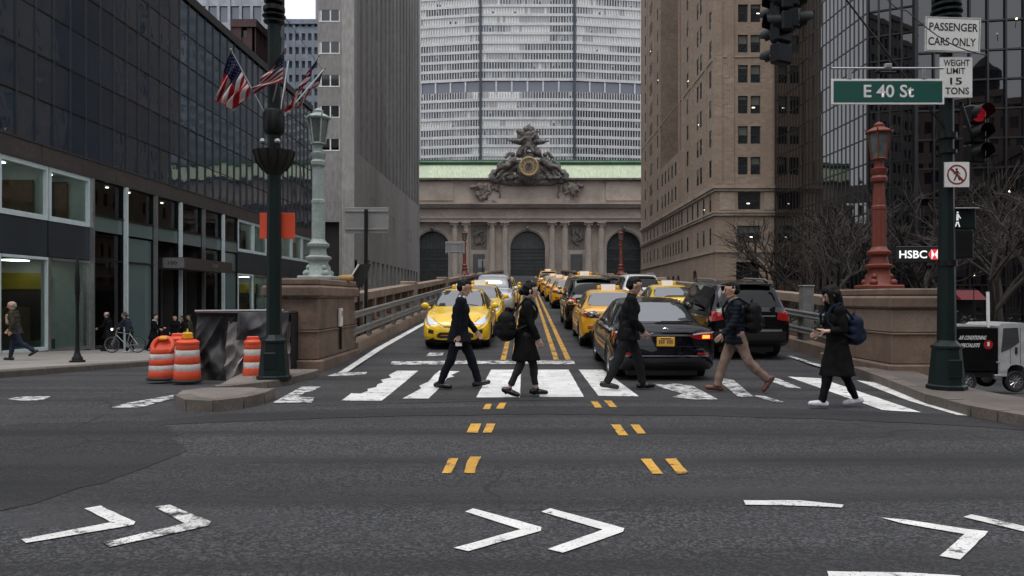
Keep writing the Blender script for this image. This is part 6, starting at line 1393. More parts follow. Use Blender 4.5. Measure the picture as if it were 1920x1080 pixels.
pm_ = person('man in a quilted black jacket and khaki trousers striding left', feet(1381, 735), PI, 1.72, [(-21, 26, -50), (22, 5, 8)], [(14, 30, 6), (-4, 14, 6)], lean=4, head=3, skin='skin', hairstyle='short', top=('puffer', 'jacket'), hem=.80, flare=.0, trousers='khaki', shoes=('leather_brown', 'shoe'), voxel=.006, collar='grey_knit', trouser_r=1.08, group='people on the crosswalk', extra=p_bag)
PHONE_LABEL = 'phone in the hands of the long haired woman in black'
def l_bag(t, J, k): hold_phone(0)(t, J, k); backpack(t, J, k, 'nylon_navy', 'navy backpack on the long haired woman in black', off=(-.25, .02, 1.10), sz_=(.13, .14, .22))
person('long haired woman in a long black dress and white sneakers looking at her phone', feet(1570, 763), PI, 1.63, [(20, 4, 6), (-17, 8, -8)], [(-10, 98, 4), (-16, 92, 8)], lean=5, head=28, skin='skin_pale', hairstyle='long', top=('wool_black', 'dress'), hem=.48, flare=.02, trousers='jacket_black', shoes=('sneaker', 'sneaker'), voxel=.006, slim=.97, sleeve_cut=.72, trouser_r=.95, group='people on the crosswalk', extra=l_bag)
# small figures on the far pavement
def far(px, y): x = (px-CX)*y/F; return (x, y, left_z(y)+.155)
def strap_extra(t, J, k):
    up, sc_ = J['up'], J['sc']; m = MB(); m.path([sc_(up((-.06, .13, 1.49))), sc_(up((.12, .06, 1.42))), sc_(up((.15, -.08, 1.20))), sc_(up((.06, -.2, 1.02)))], .028, 6); m.build('strap', M['leather'], t)
    m = MB(); capsule(m, sc_(up((.15, .03, 1.14))), sc_(up((.15, .03, 1.34))), .07, .055); capsule(m, sc_(up((.13, -.10, 1.08))), sc_(up((.14, -.10, 1.2))), .06, .05); put('pale_panel', fuse(m, 'tan_coat', .012, 'pale_panel', 2, .01, 9), t)
FG = 'people on the far pavement'
person('grey haired man in an olive jacket with tan panels walking left at the kerb', far(29, 21.2), PI+.25, 1.68, [(-24, 30, -30), (14, 6, 4)], [(-12, 30, 10), (14, 20, 8)], lean=5, head=8, hair='hair_grey', hairstyle='thin', top=('olive', 'jacket'), hem=.80, trousers='denim', voxel=.011, group=FG, extra=strap_extra)
person('man in a long dark coat walking left in front of the dark glass', far(203, 33), PI, 1.76, [(-22, 24, -20), (18, 6, 4)], [(20, 50, 8), (-10, 20, 8)], hairstyle='thin', hair='hair_brown', skin='skin_pale', top=('jacket_black', 'coat'), hem=.62, flare=.05, trousers='charcoal', voxel=.013, group=FG)
cy_ = person('cyclist with fair hair standing over a bicycle', far(243, 31), PI, 1.68, [(6, 4, 0), (-4, 8, 0)], [(40, 22, 10), (40, 22, 10)], lean=16, head=6, hair='hair_brown', hairstyle='bun', skin='skin_pale', top=('denim', 'jacket'), hem=.85, trousers='charcoal', shoes=('sneaker', 'sneaker'), voxel=.013, group=FG)
person('person in black with a white scarf walking right beyond the bicycle', far(288, 34), .2, 1.66, [(16, 8, 4), (-14, 10, -6)], [(24, 60, 8), (10, 66, 8)], skin='skin_pale', hairstyle='short', top=('wool_black', 'coat'), hem=.62, flare=.05, trousers='jacket_black', shirt='shirt', collar='shirt', voxel=.013, group=FG)
person('person in black standing behind the left barrels', far(329, 37), -PI/2, 1.68, [(2, 2, 0), (-2, 2, 0)], [(6, 20, 6), (6, 20, 6)], skin='skin_pale', hairstyle='short', top=('wool_black', 'coat'), hem=.7, trousers='denim', voxel=.014, group=FG)
person('taller of two people in dark coats behind the middle barrel', far(357, 37.5), PI+.5, 1.74, [(8, 6, 0), (-8, 6, 0)], [(6, 30, 8), (6, 24, 8)], skin='skin', hairstyle='short', top=('olive', 'coat'), hem=.66, trousers='charcoal', voxel=.014, group=FG)
person('shorter of two people in dark coats behind the middle barrel', far(344, 39.5), PI+.3, 1.72, [(8, 6, 0), (-8, 6, 0)], [(6, 30, 8), (6, 24, 8)], skin='skin', hairstyle='short', top=('jacket_black', 'coat'), hem=.7, trousers='charcoal', voxel=.014, group=FG)
# bicycle
bx = far(234, 30.8); bk = thing('bicycle', 'dark city bicycle held at the kerb by the cyclist', 'bicycle', bx, PI)
for wx in (-.52, .52):
    q = thing('wheel', None, None); q.parent = bk; q.location = (wx, 0, .335)
    m = MB(); n = 30
    tor = lambda R_, r_, mm: mm.add([((R_+r_*math.cos(2*PI*b/6))*math.cos(2*PI*a/n), r_*math.sin(2*PI*b/6), (R_+r_*math.cos(2*PI*b/6))*math.sin(2*PI*a/n)) for a in range(n) for b in range(6)], [(a*6+b, a*6+(b+1) % 6, ((a+1) % n)*6+(b+1) % 6, ((a+1) % n)*6+b) for a in range(n) for b in range(6)])
    tor(.315, .02, m).build('tyre', M['rubber'], q, fix=True); tor(.29, .012, MB()).build('rim', M['steel'], q, fix=True)
    m = MB()
    for a in range(14): m.tube((0, 0, 0), (.29*math.cos(a*2*PI/14), 0, .29*math.sin(a*2*PI/14)), .003, n=4)
    m.build('spokes', M['steel'], q)
fr = MB()
for (a, b) in (((-.52, 0, .335), (-.08, 0, .30)), ((-.52, 0, .335), (-.2, 0, .78)), ((-.08, 0, .30), (-.22, 0, .86)), ((-.08, 0, .30), (.36, 0, .74)), ((-.2, 0, .76), (.34, 0, .84)), ((.33, 0, .92), (.38, 0, .66)), ((.38, .05, .66), (.52, .05, .335)), ((.38, -.05, .66), (.52, -.05, .335))): fr.tube(a, b, .018, n=7)
fr.build('frame', M['steel'], bk); MB().sphere((-.24, 0, .90), .12, 8, 5, (1.1, .6, .35)).build('saddle', M['rubber'], bk); MB().path([(.18, .28, .98), (.30, .2, 1.0), (.32, 0, .95), (.30, -.2, 1.0), (.18, -.28, .98)], .014, 6).build('handlebar', M['black_iron'], bk)
MB().lathe([(0, -.01), (.09, -.01), (.09, .01), (0, .01)], (-.08, -.06, .30), 16, ax='y').build('chainring', M['steel'], bk); MB().tube((-.08, -.09, .30), (-.02, -.10, .15), .01).tube((-.08, .09, .30), (-.14, .10, .45), .01).build('crank', M['steel'], bk)
MB().sphere((.52, 0, .95), .045, 8, 6).build('front_lamp', flat('cycle_lamp', (1, 1, 1), .3, emit=(1, 1, .95), es=2), bk)
# ---------------------------------------------------------------- poles, signs, signals
def octo(mb, r0, z0, r1, z1): return mb.lathe([(r0, z0), (r1, z1)], n=8, phase=PI/8)
def big_base(t, mat, z0=0.0, h=.68, r=.285):
    MB().lathe([(r*1.12, 0), (r*1.12, .05), (r, .07), (r*.80, h*.86), (r*.86, h*.88), (r*.86, h*.93), (r*.62, h), (r*.5, h*1.06)], n=8, phase=PI/8).build('base', M[mat], t)
    MB().bbox(-.10, .10, -r*.93, -r*.86, h*.25, h*.65, .01).build('access_door', M[mat], t)
YP = 12.6; px0 = 514; zc = lambda py, y=YP: EYE+(CY-py)*y/F
lp = thing('street_light', 'dark green street light pole with flags and a flower bowl left of the pedestal', 'street light', ((px0-CX)*YP/F, YP, .10))
g0 = .10
big_base(lp, 'green_iron', h=zc(632)-g0, r=.25)
MB().lathe([(.125, .6), (.12, 2.0), (.105, zc(300)-g0), (.10, 7.6)], n=8, phase=PI/8).build('pole', M['green_iron'], lp)
for (a, b, r) in ((45, 38, .17), (34, 28, .19), (24, 12, .175), (8, -2, .16)): MB().lathe([(r*.8, zc(a)-g0), (r, zc(a)-g0+.02), (r, zc(b)-g0-.02), (r*.8, zc(b)-g0)], n=16).build('collar', M['black_iron'], lp, 40)
MB().lathe([(.14, zc(252)-g0), (.17, zc(246)-g0), (.17, zc(212)-g0), (.14, zc(206)-g0)], n=12).build('flag_bracket', M['black_iron'], lp, 40)
MB().path([(0, 0, 7.5), (.1, 0, 8.0), (.6, 0, 8.35), (1.6, 0, 8.5)], .05, 8).build('mast_arm', M['green_iron'], lp)
MB().sphere((1.9, 0, 8.48), .28, 10, 6, (1.3, .6, .35)).build('lamp_head', M['green_iron'], lp)
# flower bowl hung round the pole
zb = zc(327)-g0; zt_ = zc(284)-g0; bw = .335
bowl = MB().lathe([(.12, zb), (bw*.55, zb+.07), (bw*.85, zb+.20), (bw, zt_), (bw*.93, zt_), (bw*.8, zb+.22), (.12, zb+.1)], n=24).build('flower_bowl', surf('coir', (.022, .019, .015), .95, var=.5, scale=12, fine=60, bmp=.6, bd=.02), lp, 40)
m = MB()
for k in range(12): a = k*PI/6; m.path([(bw*1.02*math.cos(a), bw*1.02*math.sin(a), zt_), (bw*.88*math.cos(a), bw*.88*math.sin(a), zb+.20), (bw*.57*math.cos(a), bw*.57*math.sin(a), zb+.06)], .008, 4)
m.build('bowl_wires', M['black_iron'], bowl)
m = MB()
for k in range(60): a, r = random.uniform(0, 6.3), random.uniform(.14, bw*.95); h = random.uniform(.02, .10); m.tube((r*math.cos(a), r*math.sin(a), zt_-.04), (r*1.05*math.cos(a)+random.uniform(-.04, .04), r*1.05*math.sin(a), zt_+h), .006, .002, 4)
tag(m.build('dry_stems', M['twig'], bowl), kind='stuff')
for s in (-1, 1): MB().sphere((s*.12-.02, -.14, zt_+.14), .05, 8, 6).build('spot_lamp', M['steel'], lp)
MB().bbox(-.30, .29, .17, .19, zc(446)-g0, zc(397)-g0, .005).build('warning_board', M['orange_cloth'], lp)
MB().tube((0, .1, zc(405)-g0), (0, .18, zc(405)-g0), .03).build('board_bracket', M['black_iron'], lp)
# flags
def flag(label, root, tip, corners, fold=.05, nf=3.0, seed=1, hoist_lo=.45):
    """corners: hoist top, hoist bottom, fly top, fly bottom in picture points at the pole"""
    o0 = at(*root, YP); t = thing('flag', label, 'flag', tuple(o0), 0, 'flags on the street light pole'); tp = at(*tip[:2], YP+tip[2])-o0
    m = MB(); m.tube((0, 0, 0), tp, .013, .009, 7); m.build('flag_staff', M['steel'], t); MB().sphere(tp, .022, 8, 6).build('finial', M['clock'], t)
    C = [at(p[0], p[1], YP+p[2])-o0 for p in corners]; nu, nv = 40, 39; V = []
    for j in range(nv+1):
        v = j/nv
        for i in range(nu+1):
            u = i/nu; a = C[0].lerp(C[1], v); b = C[2].lerp(C[3], v); p = a.lerp(b, u); am = fold*min(1, u*2.2)
            ph = seed*1.7+v*nf*2.2+u*1.8
            p = p+Vector((.55*am*math.sin(ph*2.1), am*1.6*math.sin(ph*PI*.9), -.12*math.sin(PI*u)*.3*(1-v)+.3*am*math.sin(ph*3)*u)); V.append(p)
    f = MB(); f.v = [tuple(p) for p in V]
    for j in range(nv):
        for i in range(nu):
            f.f.append((j*(nu+1)+i, j*(nu+1)+i+1, (j+1)*(nu+1)+i+1, (j+1)*(nu+1)+i)); st = int(j*13/nv); f.m.append(2 if (i < nu*.4 and st < 7) else st % 2)
    cl = f.build('cloth', [M['flag_red'], M['flag_white'], M['flag_blue']], t, 80)
    s_ = MB()
    for r in range(9):
        for c in range(6 if r % 2 == 0 else 5):
            i = int((c*2+1+(r % 2))/12*nu*.4); j = int((r+1)/10*nv*7/13); p = V[j*(nu+1)+i]; du = (V[j*(nu+1)+i+1]-p); dv = (V[(j+1)*(nu+1)+i]-p); nn = du.cross(dv).normalized(); rr = .008
            du, dv = du.normalized()*rr, dv.normalized()*rr
            for q in (-.006, .006): s_.add([p+nn*q+du*math.sin(k*4*PI/5)*(1)+dv*-math.cos(k*4*PI/5) for k in range(5)], [(0, 1, 2, 3, 4)])
    tag(s_.build('stars', M['flag_white'], cl), kind='stuff')
flag('flag drooping from the far left staff of the street light pole', (500, 218), (433, 93, -.10), [(434, 95, -.10), (470, 168, -.06), (399, 186, -.16), (440, 210, -.14)], .05, 3.4, 1)
flag('flag hanging in front of the street light pole, its tail swept left', (506, 216), (535, 90, -.42), [(533, 94, -.42), (530, 152, -.34), (494, 140, -.34), (469, 176, -.3)], .03, 2.0, 2)
flag('small flag end showing just right of the street light pole', (524, 216), (541, 112, .45), [(540, 118, .44), (534, 180, .30), (532, 160, .40), (528, 207, .34)], .02, 2.0, 3)
flag('furled flag on the right staff of the street light pole', (533, 216), (598, 104, -.05), [(597, 106, -.05), (562, 166, -.05), (572, 150, -.12), (536, 215, -.1)], .045, 4.0, 4)
flag('flag mostly hidden behind the furled right flag', (534, 217), (609, 128, .3), [(608, 130, .3), (580, 168, .25), (586, 168, .36), (556, 204, .3)], .03, 3.0, 5)

# right hand signal pole
YQ = 11.05; zq = lambda py, y=YQ: EYE+(CY-py)*y/F; xq = lambda px, y=YQ: (px-CX)*y/F
sp_ = thing('signal_pole', 'dark green traffic signal pole with a heavy base on the right corner', 'signal pole', (xq(1775), YQ, .125)); X0, Z0 = xq(1775), .125
big_base(sp_, 'green_iron', h=zq(642)-Z0, r=.245)
MB().lathe([(.13, .62), (.12, 1.6), (.10, zq(330)-Z0), (.088, 6.4)], n=8, phase=PI/8).build('pole', M['green_iron'], sp_)
for (a, b, r) in ((38, 30, .20), (27, 19, .215), (15, 6, .2), (3, -8, .18)): MB().lathe([(r*.8, zq(a)-Z0), (r, zq(a)-Z0+.015), (r, zq(b)-Z0-.015), (r*.8, zq(b)-Z0)], n=16).build('collar', M['green_iron'], sp_, 40)
for (a, b) in ((262, 250), (290, 282), (500, 488)): MB().lathe([(.11, zq(a)-Z0), (.135, zq(a)-Z0+.01), (.135, zq(b)-Z0), (.11, zq(b)-Z0)], n=12).build('band', M['black_iron'], sp_, 40)
arm_z = zq(-150)-Z0; ax1 = xq(1460)-X0
MB().path([(0, 0, arm_z), (ax1-1.0, 0, arm_z+.12)], .06, 8).build('mast_arm', M['green_iron'], sp_)
MB().path([(-.03, -.06, zq(248)-Z0), (xq(1580)-X0, -.06, zq(-2)-Z0), (xq(1490)-X0, -.03, arm_z+.05)], .013, 6).build('stay_rod', M['black_iron'], sp_)
def sign_plate(name, label, x, y, z, w_, h_, face, border, lines=(), inset=.02, cat='sign', parent=None, group=None, post=None):
    t = thing(name, label, cat, (x, y, z), group=group)
    MB().bbox(-w_/2, w_/2, -.004, .012, -h_/2, h_/2, .004).build('panel', M[border], t)
    MB().box(-w_/2+inset, w_/2-inset, -.0075, -.003, -h_/2+inset, h_/2-inset).build('face', M[face], t)
    for (txt, cx_, cz_, tw, th_, mt) in lines: put('lettering', text_mesh(txt, tw, th_, M[mt], .0095), t).location = (cx_, 0, cz_)
    return t
u = YQ/F
YS_ = YQ-.55; us = YS_/F
st_ = sign_plate('street_sign', 'green street name sign with white border hung from a bar', xq(1664.5, YS_), YS_, EYE+(CY-172)*us, 212*us, 48*us, 'sign_green', 'sign_white', [('E 40 St', 1.5*us, 1*us, 94*us, 24*us, 'sign_white')], .03)
bar = MB(); bar.tube((-106*us, 0, 44*us), (104*us, 0, 44*us), .016, n=8); bar.build('hanger_bar', M['steel'], st_)
for s in (-72, 68): m = MB(); m.bbox(s*us-.03, s*us+.03, -.012, .014, 24*us, 44*us, .005); m.build('hanger', M['steel'], st_)
MB().bbox(-.05, .05, -.03, .03, 44*us, 52*us, .008).build('clamp', M['steel'], st_); MB().path([(0, 0, 50*us), (.0, .35, 50*us), (.35, .5, 56*us)], .02, 6).build('arm', M['black_iron'], st_)
m = MB(); sgn = sign_plate('regulatory_sign', 'white sign reading passenger cars only at the top of the right pole', xq(1773), YQ-.18, zq(73.5), 104*u, 66*u, 'sign_white', 'steel', [('PASSENGER', 1*u, 14*u, 90*u, 15*u, 'sign_black'), ('CARS ONLY', -1*u, -13*u, 88*u, 15*u, 'sign_black')], .012, group='white signs on the right signal pole'); sgn.rotation_euler = (0, math.radians(2), 0)
fr = MB()
for (a, b, c, d) in ((-48, 48, 29.5, 30.5), (-48, 48, -30.5, -29.5), (-49, -48, -30, 30), (48, 49, -30, 30)): fr.box(a*u, b*u, -.0085, -.006, c*u, d*u)
fr.build('border_line', M['sign_black'], sgn)
sign_plate('regulatory_sign', 'white weight limit sign half hidden by the green street name sign', xq(1781), YQ-.15, zq(151), 62*u, 76*u, 'sign_white', 'steel', [('WEIGHT', 1*u, 27*u, 48*u, 12*u, 'sign_black'), ('LIMIT', 0, 12*u, 34*u, 11*u, 'sign_black'), ('15', 0, -7*u, 22*u, 13*u, 'sign_black'), ('TONS', 2*u, -25*u, 44*u, 13*u, 'sign_black')], .008, group='white signs on the right signal pole')
np_ = sign_plate('regulatory_sign', 'square no pedestrians sign with a red ring on the right pole', xq(1782), YQ-.16, zq(331), 47*u, 47*u, 'sign_white', 'steel', [], .006, group='white signs on the right signal pole')
m = MB(); n = 28; r0, r1 = 18.5*u, 15.5*u
m.add([(r*math.cos(2*PI*i/n), -.0095, r*math.sin(2*PI*i/n)) for r in (r0, r1) for i in range(n)], [(i, n+i, n+(i+1) % n, (i+1) % n) for i in range(n)]); m.build('red_ring', M['sign_red'], np_)
m = MB(); d = r1*.72; q = 1.4*u; m.add([(-d-q, -.0115, d-q), (-d+q, -.0115, d+q), (d+q, -.0115, -d+q), (d-q, -.0115, -d-q)], [(0, 3, 2, 1)]); m.build('red_slash', M['sign_red'], np_)
m = MB(); m.add([(2.2*u*math.cos(2*PI*i/12)-.5*u, -.0097, 10*u+2.2*u*math.sin(2*PI*i/12)) for i in range(12)], [tuple(range(12))])
for P in (((-2.5, 7), (2, 7.5), (2, -1), (-2.5, -1)), ((-2.5, -1), (.5, -1), (-4, -11), (-6.5, -11)), ((0, -1), (2.4, -1), (6.5, -10), (4, -11)), ((-2, 7), (-3, 5), (-7, 0), (-5.5, -.5)), ((1.5, 7), (6.5, 1), (5.2, .2), (1, 4.5))): m.add([(p[0]*u, -.0097, p[1]*u) for p in P], [(0, 1, 2, 3)])
m.build('walking_figure', M['sign_black'], np_)
# signal heads
def head(label, loc, rz, n=3, lit=None, cat='traffic signal', colour='signal_black'):
    t = thing('traffic_signal', label, cat, loc, rz, 'traffic signal heads'); 
    for k in range(n):
        z = -k*.335
        MB().bbox(-.165, .165, -.02, .17, z-.325, z-.005, .03).build('section', M[colour], t)
        MB().lathe([(0, -.026), (.10, -.03), (.135, -.02)], (0, 0, z-.165), 18, ax='y').build('lens', M['red_signal'] if lit == k else M['lens_off'], t, 60)
        v = MB(); ns = 16
        for a, b in ((.15, 0),):
            vs = []
            for (yy_, rr) in ((-.02, .145), (-.24, .14)):
                for i in range(ns+1):
                    th = math.radians(-40)+math.radians(260)*i/ns; vs.append((rr*math.cos(th), yy_+(.10 if yy_ < -.1 and (i < 2 or i > ns-2) else 0), z-.165+rr*math.sin(th)))
            v.add(vs, [(i, i+1, ns+2+i, ns+1+i) for i in range(ns)])
        v.build('visor', M['black_iron'], t, 50)
    return t
YH = 11.9; zh = lambda py: EYE+(CY-py)*YH/F; xh = lambda px: (px-CX)*YH/F
h1 = head('signal head facing left at the top edge, two pale visors showing', (xh(1462), YH, zh(64)+1.005), -PI/2, 3)
h2 = head('signal head facing right at the top edge beside the left facing one', (xh(1492), YH+.02, zh(58)+1.005), PI/2, 3)
h3 = head('lower signal head turned away from us under the pair at the top edge', (xh(1462), YH+.12, zh(120)+1.005), PI+.5, 3)
for (h_, pz) in ((h1, 1.2), (h2, 1.2), (h3, 1.2)): MB().tube((0, .08, 0), (0, .08, pz), .03).build('hanger', M['black_iron'], h_)
h4 = head('signal head with its red lamp lit behind the right pole', (xq(1833, 13.0), 13.0, EYE+(CY-196)*13.0/F), .15, 3, lit=0, colour='black_iron')
MB().path([(0, .1, -.6), (xq(1778)-h4.location.x, -1.6, -.45)], .03, 6).build('bracket', M['black_iron'], h4)
ps = thing('pedestrian_signal', 'pedestrian signal with a white walking figure on the right pole', 'signal', (xq(1802, 11.3), 11.3, zq(425)))
u2 = 11.3/F
MB().bbox(-24*u2, 24*u2, -.05, .14, -1*u2, 35*u2, .012).build('housing', M['green_iron'], ps); MB().bbox(-26*u2, 26*u2, -.12, .10, 35*u2, 37*u2, .005).build('hood', M['steel'], ps)
m = MB(); 
for P in (((-12, 27), (-8.5, 27), (-8.5, 30.5), (-12, 30.5)), ((-13, 14), (-8.5, 14), (-8, 26), (-12.5, 26)), ((-8.5, 22), (-5.5, 17), (-4, 18), (-8, 25)), ((-16, 2), (-13.5, 2), (-9.5, 11), (-12.5, 12)), ((-8, 2), (-5.5, 2), (-8.5, 12), (-10.5, 11))): m.add([(p[0]*u2, -.054, p[1]*u2) for p in P], [(0, 1, 2, 3)])
m.build('walking_figure', M['walk_white'], ps); MB().bbox(-30*u2, 20*u2, -.05, .14, -56*u2, -4*u2, .012).build('lower_housing', M['black_iron'], ps); MB().tube((-.05, .05, -.2), (-.2, -.05, -.2), .03).build('bracket', M['black_iron'], ps)
# slender lamp on the far pavement
yb = 19.8; bl = thing('slender_post', 'slim black lamp post on the left pavement', 'lamp post', ((145-CX)*yb/F, yb, left_z(yb)+.15)); H_ = EYE+(CY-482)*yb/F-left_z(yb)-.15
MB().lathe([(.13, 0), (.13, .12), (.09, .17), (.06, .30), (.045, .45), (.038, 1.4), (.05, 1.75), (.06, 1.8), (.06, 2.2), (.05, 2.3), (.028, H_), (0, H_+.05)], n=10).build('post', M['black_iron'], bl, 40); MB().bbox(-.14, .14, -.14, .14, -.02, .06, .01).build('foot', M['black_iron'], bl)

# ---------------------------------------------------------------- barrels, tarpaulin
def barrel(label, px, py, y=None, lamp=False, tilt=0, R_=.20, H_=.78, hole=False):
    p = on_flat(px, py); 
    if y: p = Vector(((px-CX)*y/F, y, EYE-(py-CY)*y/F))
    t = thing('traffic_barrel', label, 'barrel', tuple(p), random.uniform(0, 1), 'orange traffic barrels'); t.rotation_euler = (tilt, 0, t.rotation_euler.z)
    MB().lathe([(R_*1.22, 0), (R_*1.26, .03), (R_*1.08, .06)], n=20).build('rubber_base', M['rubber'], t, 40)
    segs = [(.05, .24, 'orange', 1.12), (.24, .37, 'reflective', 1.07), (.37, .52, 'orange', 1.05), (.52, .65, 'reflective', 1.0), (.65, .78, 'orange', .97)]
    for (a, b, mt, rr) in segs: MB().lathe([(R_*rr*.975, a*H_/.78), (R_*rr, a*H_/.78+.012), (R_*rr*.985, b*H_/.78-.012), (R_*rr*.95, b*H_/.78)], n=22).build('band', M[mt], t, 40)
    if not hole:
        MB().lathe([(R_*1.0, H_-.01), (R_*1.0, H_+.025), (R_*.75, H_+.06), (0, H_+.065)], n=20).build('lid', M['orange'], t, 40); MB().bbox(-.10, .10, -.025, .025, H_+.05, H_+.12, .015).build('grip', M['orange'], t)
    if lamp:
        o = MB().bbox(-.08, .08, -.045, .045, H_+.07, H_+.19, .02).build('lamp_box', M['lamp_yellow'], t); MB().tube((.0, 0, H_+.19), (.0, 0, H_+.25), .018, .012).build('lamp_stub', M['lamp_yellow'], o)
    return t
b1 = barrel('leftmost orange barrel with an upturned rim on top', 304, 712, 13.6, H_=.56, R_=.205, hole=True)
rim = MB(); n = 24; R1, r1_ = .17, .045
rim.add([((R1+r1_*math.cos(2*PI*b/8))*math.cos(2*PI*a/n), r1_*math.sin(2*PI*b/8), (R1+r1_*math.cos(2*PI*b/8))*math.sin(2*PI*a/n)) for a in range(n) for b in range(8)], [(a*8+b, a*8+(b+1) % 8, ((a+1) % n)*8+(b+1) % 8, ((a+1) % n)*8+b) for a in range(n) for b in range(8)])
o = rim.build('upturned_rim', M['orange'], b1, 60, fix=True); o.location = (0, -.03, .60); o.rotation_euler = (math.radians(-28), 0, -b1.rotation_euler.z+.1); o2 = MB().lathe([(0, .02), (.17, .02), (.17, .04), (0, .04)], n=20, ax='y').build('rim_base', M['orange'], o); MB().bbox(-.07, .07, -.07, -.03, .10, .17, .02).build('lamp_box', M['lamp_yellow'], o)
barrel('orange barrel with a yellow lamp, second from the left', 351, 716, 13.3, lamp=True, tilt=.03, H_=.68)
barrel('orange barrel standing behind the two in front of the far pavement', 333, 704, 14.2, H_=.67, lamp=False)
barrel('orange barrel in front of the tarpaulin beside the pole base', 474, 710, 13.25, R_=.15, H_=.62)
# crumpled tarpaulin thrown over a low stack
Yt = 14.6; cov = thing('covered_stack', 'low stack under crumpled black and grey tarpaulin left of the pedestal', 'tarpaulin', ((440-CX)*Yt/F, Yt, left_z(Yt)))
w2 = 60*Yt/F; hh = EYE+(CY-585)*Yt/F-left_z(Yt)
core = MB().bbox(-w2, w2+.5, 0, 1.3, 0, hh-.03, .03); 
g = MB(); nx, nz = 60, 40
def tarp_face(x0, x1, z0, z1, y0, seed, amp, mi):
    b = len(g.v)
    for j in range(nz+1):
        for i in range(nx+1):
            x = x0+(x1-x0)*i/nx; z = z0+(z1-z0)*j/nz; f = noise.noise(Vector((x*2.4+z*1.3, z*.7-x*.5, seed)))+.5*(1-2*abs(noise.noise(Vector((x*3.4-z*1.9, z*1.3+x*1.2, seed+5)))))+.10*noise.noise(Vector((x*7+z*3, z*5, seed)))
            g.v.append((x, y0-amp*f*(.4+.6*math.sin(PI*min(1, .15+.85*j/nz)))-.10*(1-j/nz), z))
    for j in range(nz):
        for i in range(nx): g.f.append((b+j*(nx+1)+i, b+j*(nx+1)+i+1, b+(j+1)*(nx+1)+i+1, b+(j+1)*(nx+1)+i)); g.m.append(mi)
core.build('stack', M['trim_black'], cov)
g = MB(); tarp_face(-w2-.06, w2*.22, 0, hh, -.06, 1.0, .20, 0); g.build('black_sheet', M['tarp'], cov, 50)
g = MB(); tarp_face(-w2*.12, w2+.5, .02, hh*.86, -.10, 4.0, .24, 0); g.build('grey_sheet', M['tarp_grey'], cov, 40)
g = MB(); tarp_face(w2*.25, w2+.5, hh*.60, hh, -.22, 8.0, .16, 0); g.build('black_flap', M['tarp'], cov, 50)
m = MB(); m.bbox(-w2-.05, w2+.5, -.20, 1.3, hh-.05, hh+.02, .03); m.build('top_sheet', M['tarp'], cov); m = MB(); m.tube((-w2-.05, -.22, hh+.02), (w2+.4, -.24, hh+.035), .022); m.build('edge_pole', M['steel'], cov)
for k in range(5): m = MB(); x = w2*.1+random.uniform(0, w2*.6); m.path([(x, -.30, hh*.15+.1*k), (x+.10, -.36, hh*.15+.1*k+.16), (x+.24, -.33, hh*.15+.1*k+.34)], .012, 5); m.build('white_strap' if k == 0 else 'cord', M['sign_white'] if k == 0 else M['tarp'], cov)
m = MB(); 
for k in range(16): x = w2*.75+random.uniform(-.15, .2); m.tube((x, -.25, hh*.45), (x+random.uniform(-.1, .1), -.3+random.uniform(-.1, .1), hh*.45+random.uniform(.15, .4)), .008, .003, 4)
tag(m.build('twigs', M['twig'], cov), kind='stuff')
# overhead wires
def wire(label, P, r=.009):
    m = MB(); Q = []
    for (a, b) in zip(P[:-1], P[1:]):
        for k in range(8): t_ = k/8; q = Vector(a).lerp(Vector(b), t_); q.z -= .12*math.sin(PI*t_); Q.append(q)
    Q.append(Vector(P[-1])); m.path(Q, r, 5); o = m.build('overhead_wire', M['trim_black']); tag(o, label, 'wire', 'overhead wires')
wire('thin wire running back from the top left to the grey tower', [at(470, -60, 12.6), at(640, 175, 60)])
wire('thin wire crossing in front of the passenger sign to the right pole', [at(1640, -40, 10.6), at(1700, 20, 10.7), at(1850, 104, 10.6)], .008)

# ---------------------------------------------------------------- bare trees and clipped shrubs on the plaza
def bare_tree(label, x, y, H_, seed, spread=1.0):
    rnd = random.Random(seed); z0 = right_z(y); t = thing('bare_tree', label, 'tree', (x, y, z0), rnd.uniform(0, 6), 'bare plaza trees')
    tk, cr = MB(), MB()
    def grow(p, d, l, r, dep):
        n = 2 if dep > 2 else 1; q = p
        for k in range(n):
            e = q+(d+Vector((rnd.uniform(-.18, .18), rnd.uniform(-.18, .18), rnd.uniform(-.05, .10)))).normalized()*l/n; (tk if dep >= 4 else cr).tube(q, e, r*(1-.25*k/n), r*(1-.25*(k+1)/n), 7 if dep >= 4 else 4 if dep > 1 else 3, caps=False); q = e
        if dep == 0: return
        for k in range(rnd.choice([3, 3, 4]) if dep < 5 else 3):
            nd = (d+Vector((rnd.uniform(-1, 1)*spread, rnd.uniform(-1, 1)*spread, rnd.uniform(-.25, .55)))).normalized(); grow(q if k else q.lerp(p, .15), nd, l*rnd.uniform(.62, .84), r*.62, dep-1)
    grow(Vector((0, 0, 0)), Vector((0, 0, 1)), H_*.30, H_*.017, 5)
    tk.build('trunk', M['bark'], t, 60); cr.build('crown', M['twig'], t)
for k, (px, y, H_, lb) in enumerate(((1462, 40, 6.6, 'bare tree by the corner of the brick building'), (1540, 36, 7.0, 'bare tree left of the red lamp shaft'), (1600, 44, 8.0, 'bare tree between the shaft of the red lamp and the black tower'), (1690, 43, 6.6, 'bare tree right of the red lamp, behind the bank sign'), (1745, 42, 8.2, 'bare tree behind the right signal pole'), (1850, 33, 7.6, 'bare tree above the black truck body'), (1900, 38, 8.6, 'bare tree at the right edge above the truck cab'), (1945, 30, 7.4, 'bare tree cut by the right edge of the picture'))):
    bare_tree(lb, (px-CX)*y/F, y, H_*1.35, 30+k, 1.05)
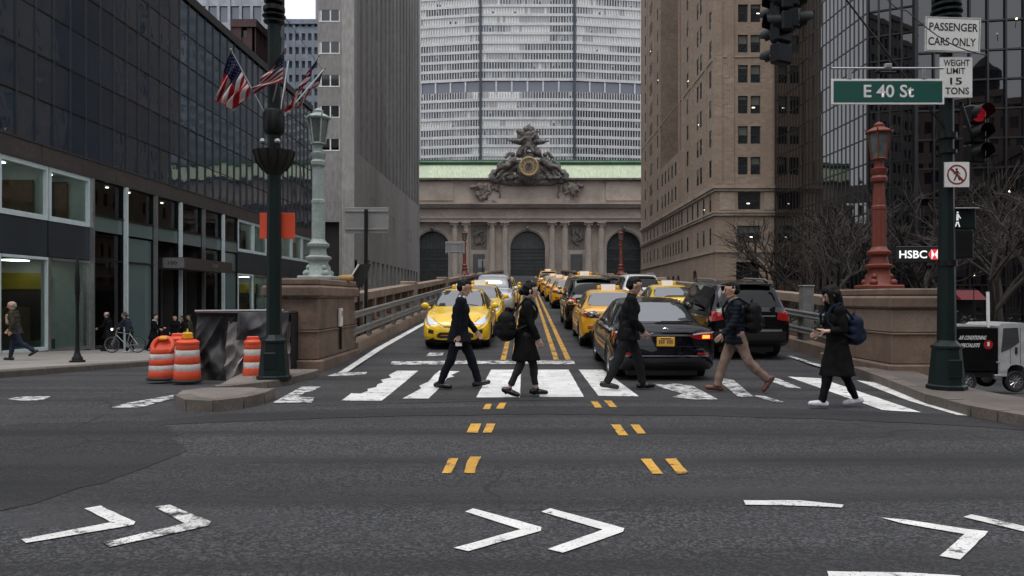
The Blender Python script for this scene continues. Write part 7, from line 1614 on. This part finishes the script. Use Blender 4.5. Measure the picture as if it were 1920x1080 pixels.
def shrub(label, px, y, wd, h, seed):
    rnd = random.Random(seed); x = (px-CX)*y/F; t = thing('shrub', label, 'shrub', (x, y, right_z(y)), 0, 'dark shrubs on the plaza'); lf, st = MB(), MB()
    for k in range(60): a = rnd.uniform(0, 6.3); rr = rnd.uniform(.1, 1)*wd; st.tube((rr*.3*math.cos(a), rr*.3*math.sin(a), 0), (rr*math.cos(a), rr*math.sin(a)*.6, h*rnd.uniform(.5, 1)), .015, .005, 4, caps=False)
    for k in range(1100):
        a = rnd.uniform(0, 6.3); q = rnd.random()**.5; zz = h*rnd.uniform(.12, 1.0)*(1-.35*q*q); p = Vector((wd*q*math.cos(a), wd*.6*q*math.sin(a), zz)); s_ = rnd.uniform(.04, .11)
        d1 = Vector((rnd.uniform(-1, 1), rnd.uniform(-1, 1), rnd.uniform(-1, 1))).normalized()*s_; d2 = d1.orthogonal().normalized()*s_*.6; lf.add([p-d1, p+d2, p+d1, p-d2], [(0, 1, 2, 3)])
    st.build('stems', M['twig'], t); tag(lf.build('leaves', M['bush'], t), kind='stuff')
for k, (px, y, wd, h, lb) in enumerate(((1500, 30, 2.2, 3.3, 'dark shrub behind the grey post'), (1570, 31, 2.4, 3.2, 'dark shrub below the bare tree left of the red lamp'), (1700, 34, 2.6, 3.0, 'dark shrub under the bank sign'), (1770, 36, 2.4, 3.4, 'dark shrub behind the pole base'), (1895, 38, 3.0, 3.0, 'dark shrub behind the truck cab'), (1450, 46, 2.4, 3.4, 'dark shrub at the foot of the brick building'))): shrub(lb, px, y, wd, h, 70+k)
# points of light in the plaza
for k, (px, py, y) in enumerate(((1657, 381, 52), (1893, 359, 52), (1826, 515, 44), (1790, 530, 44), (1906, 35, 53.2))):
    p = at(px, py, y); t = thing('lit_lamp', ['small white lamp beside the shaft of the red lamp', 'small white lamp in the dark at the far right', 'small warm lamp above the truck body', 'small warm lamp right of the pole', 'white lamp behind the glass at the top right'][k], 'lamp', tuple(p), group='small lit lamps of the plaza')
    MB().sphere((0, 0, 0), .07, 8, 6).build('globe', M['bulb'], t); MB().tube((0, 0, 0), (0, .15 if k == 4 else .0, -.6 if k == 4 else -(p.z-right_z(y))), .025).build('stem', M['black_iron'], t)
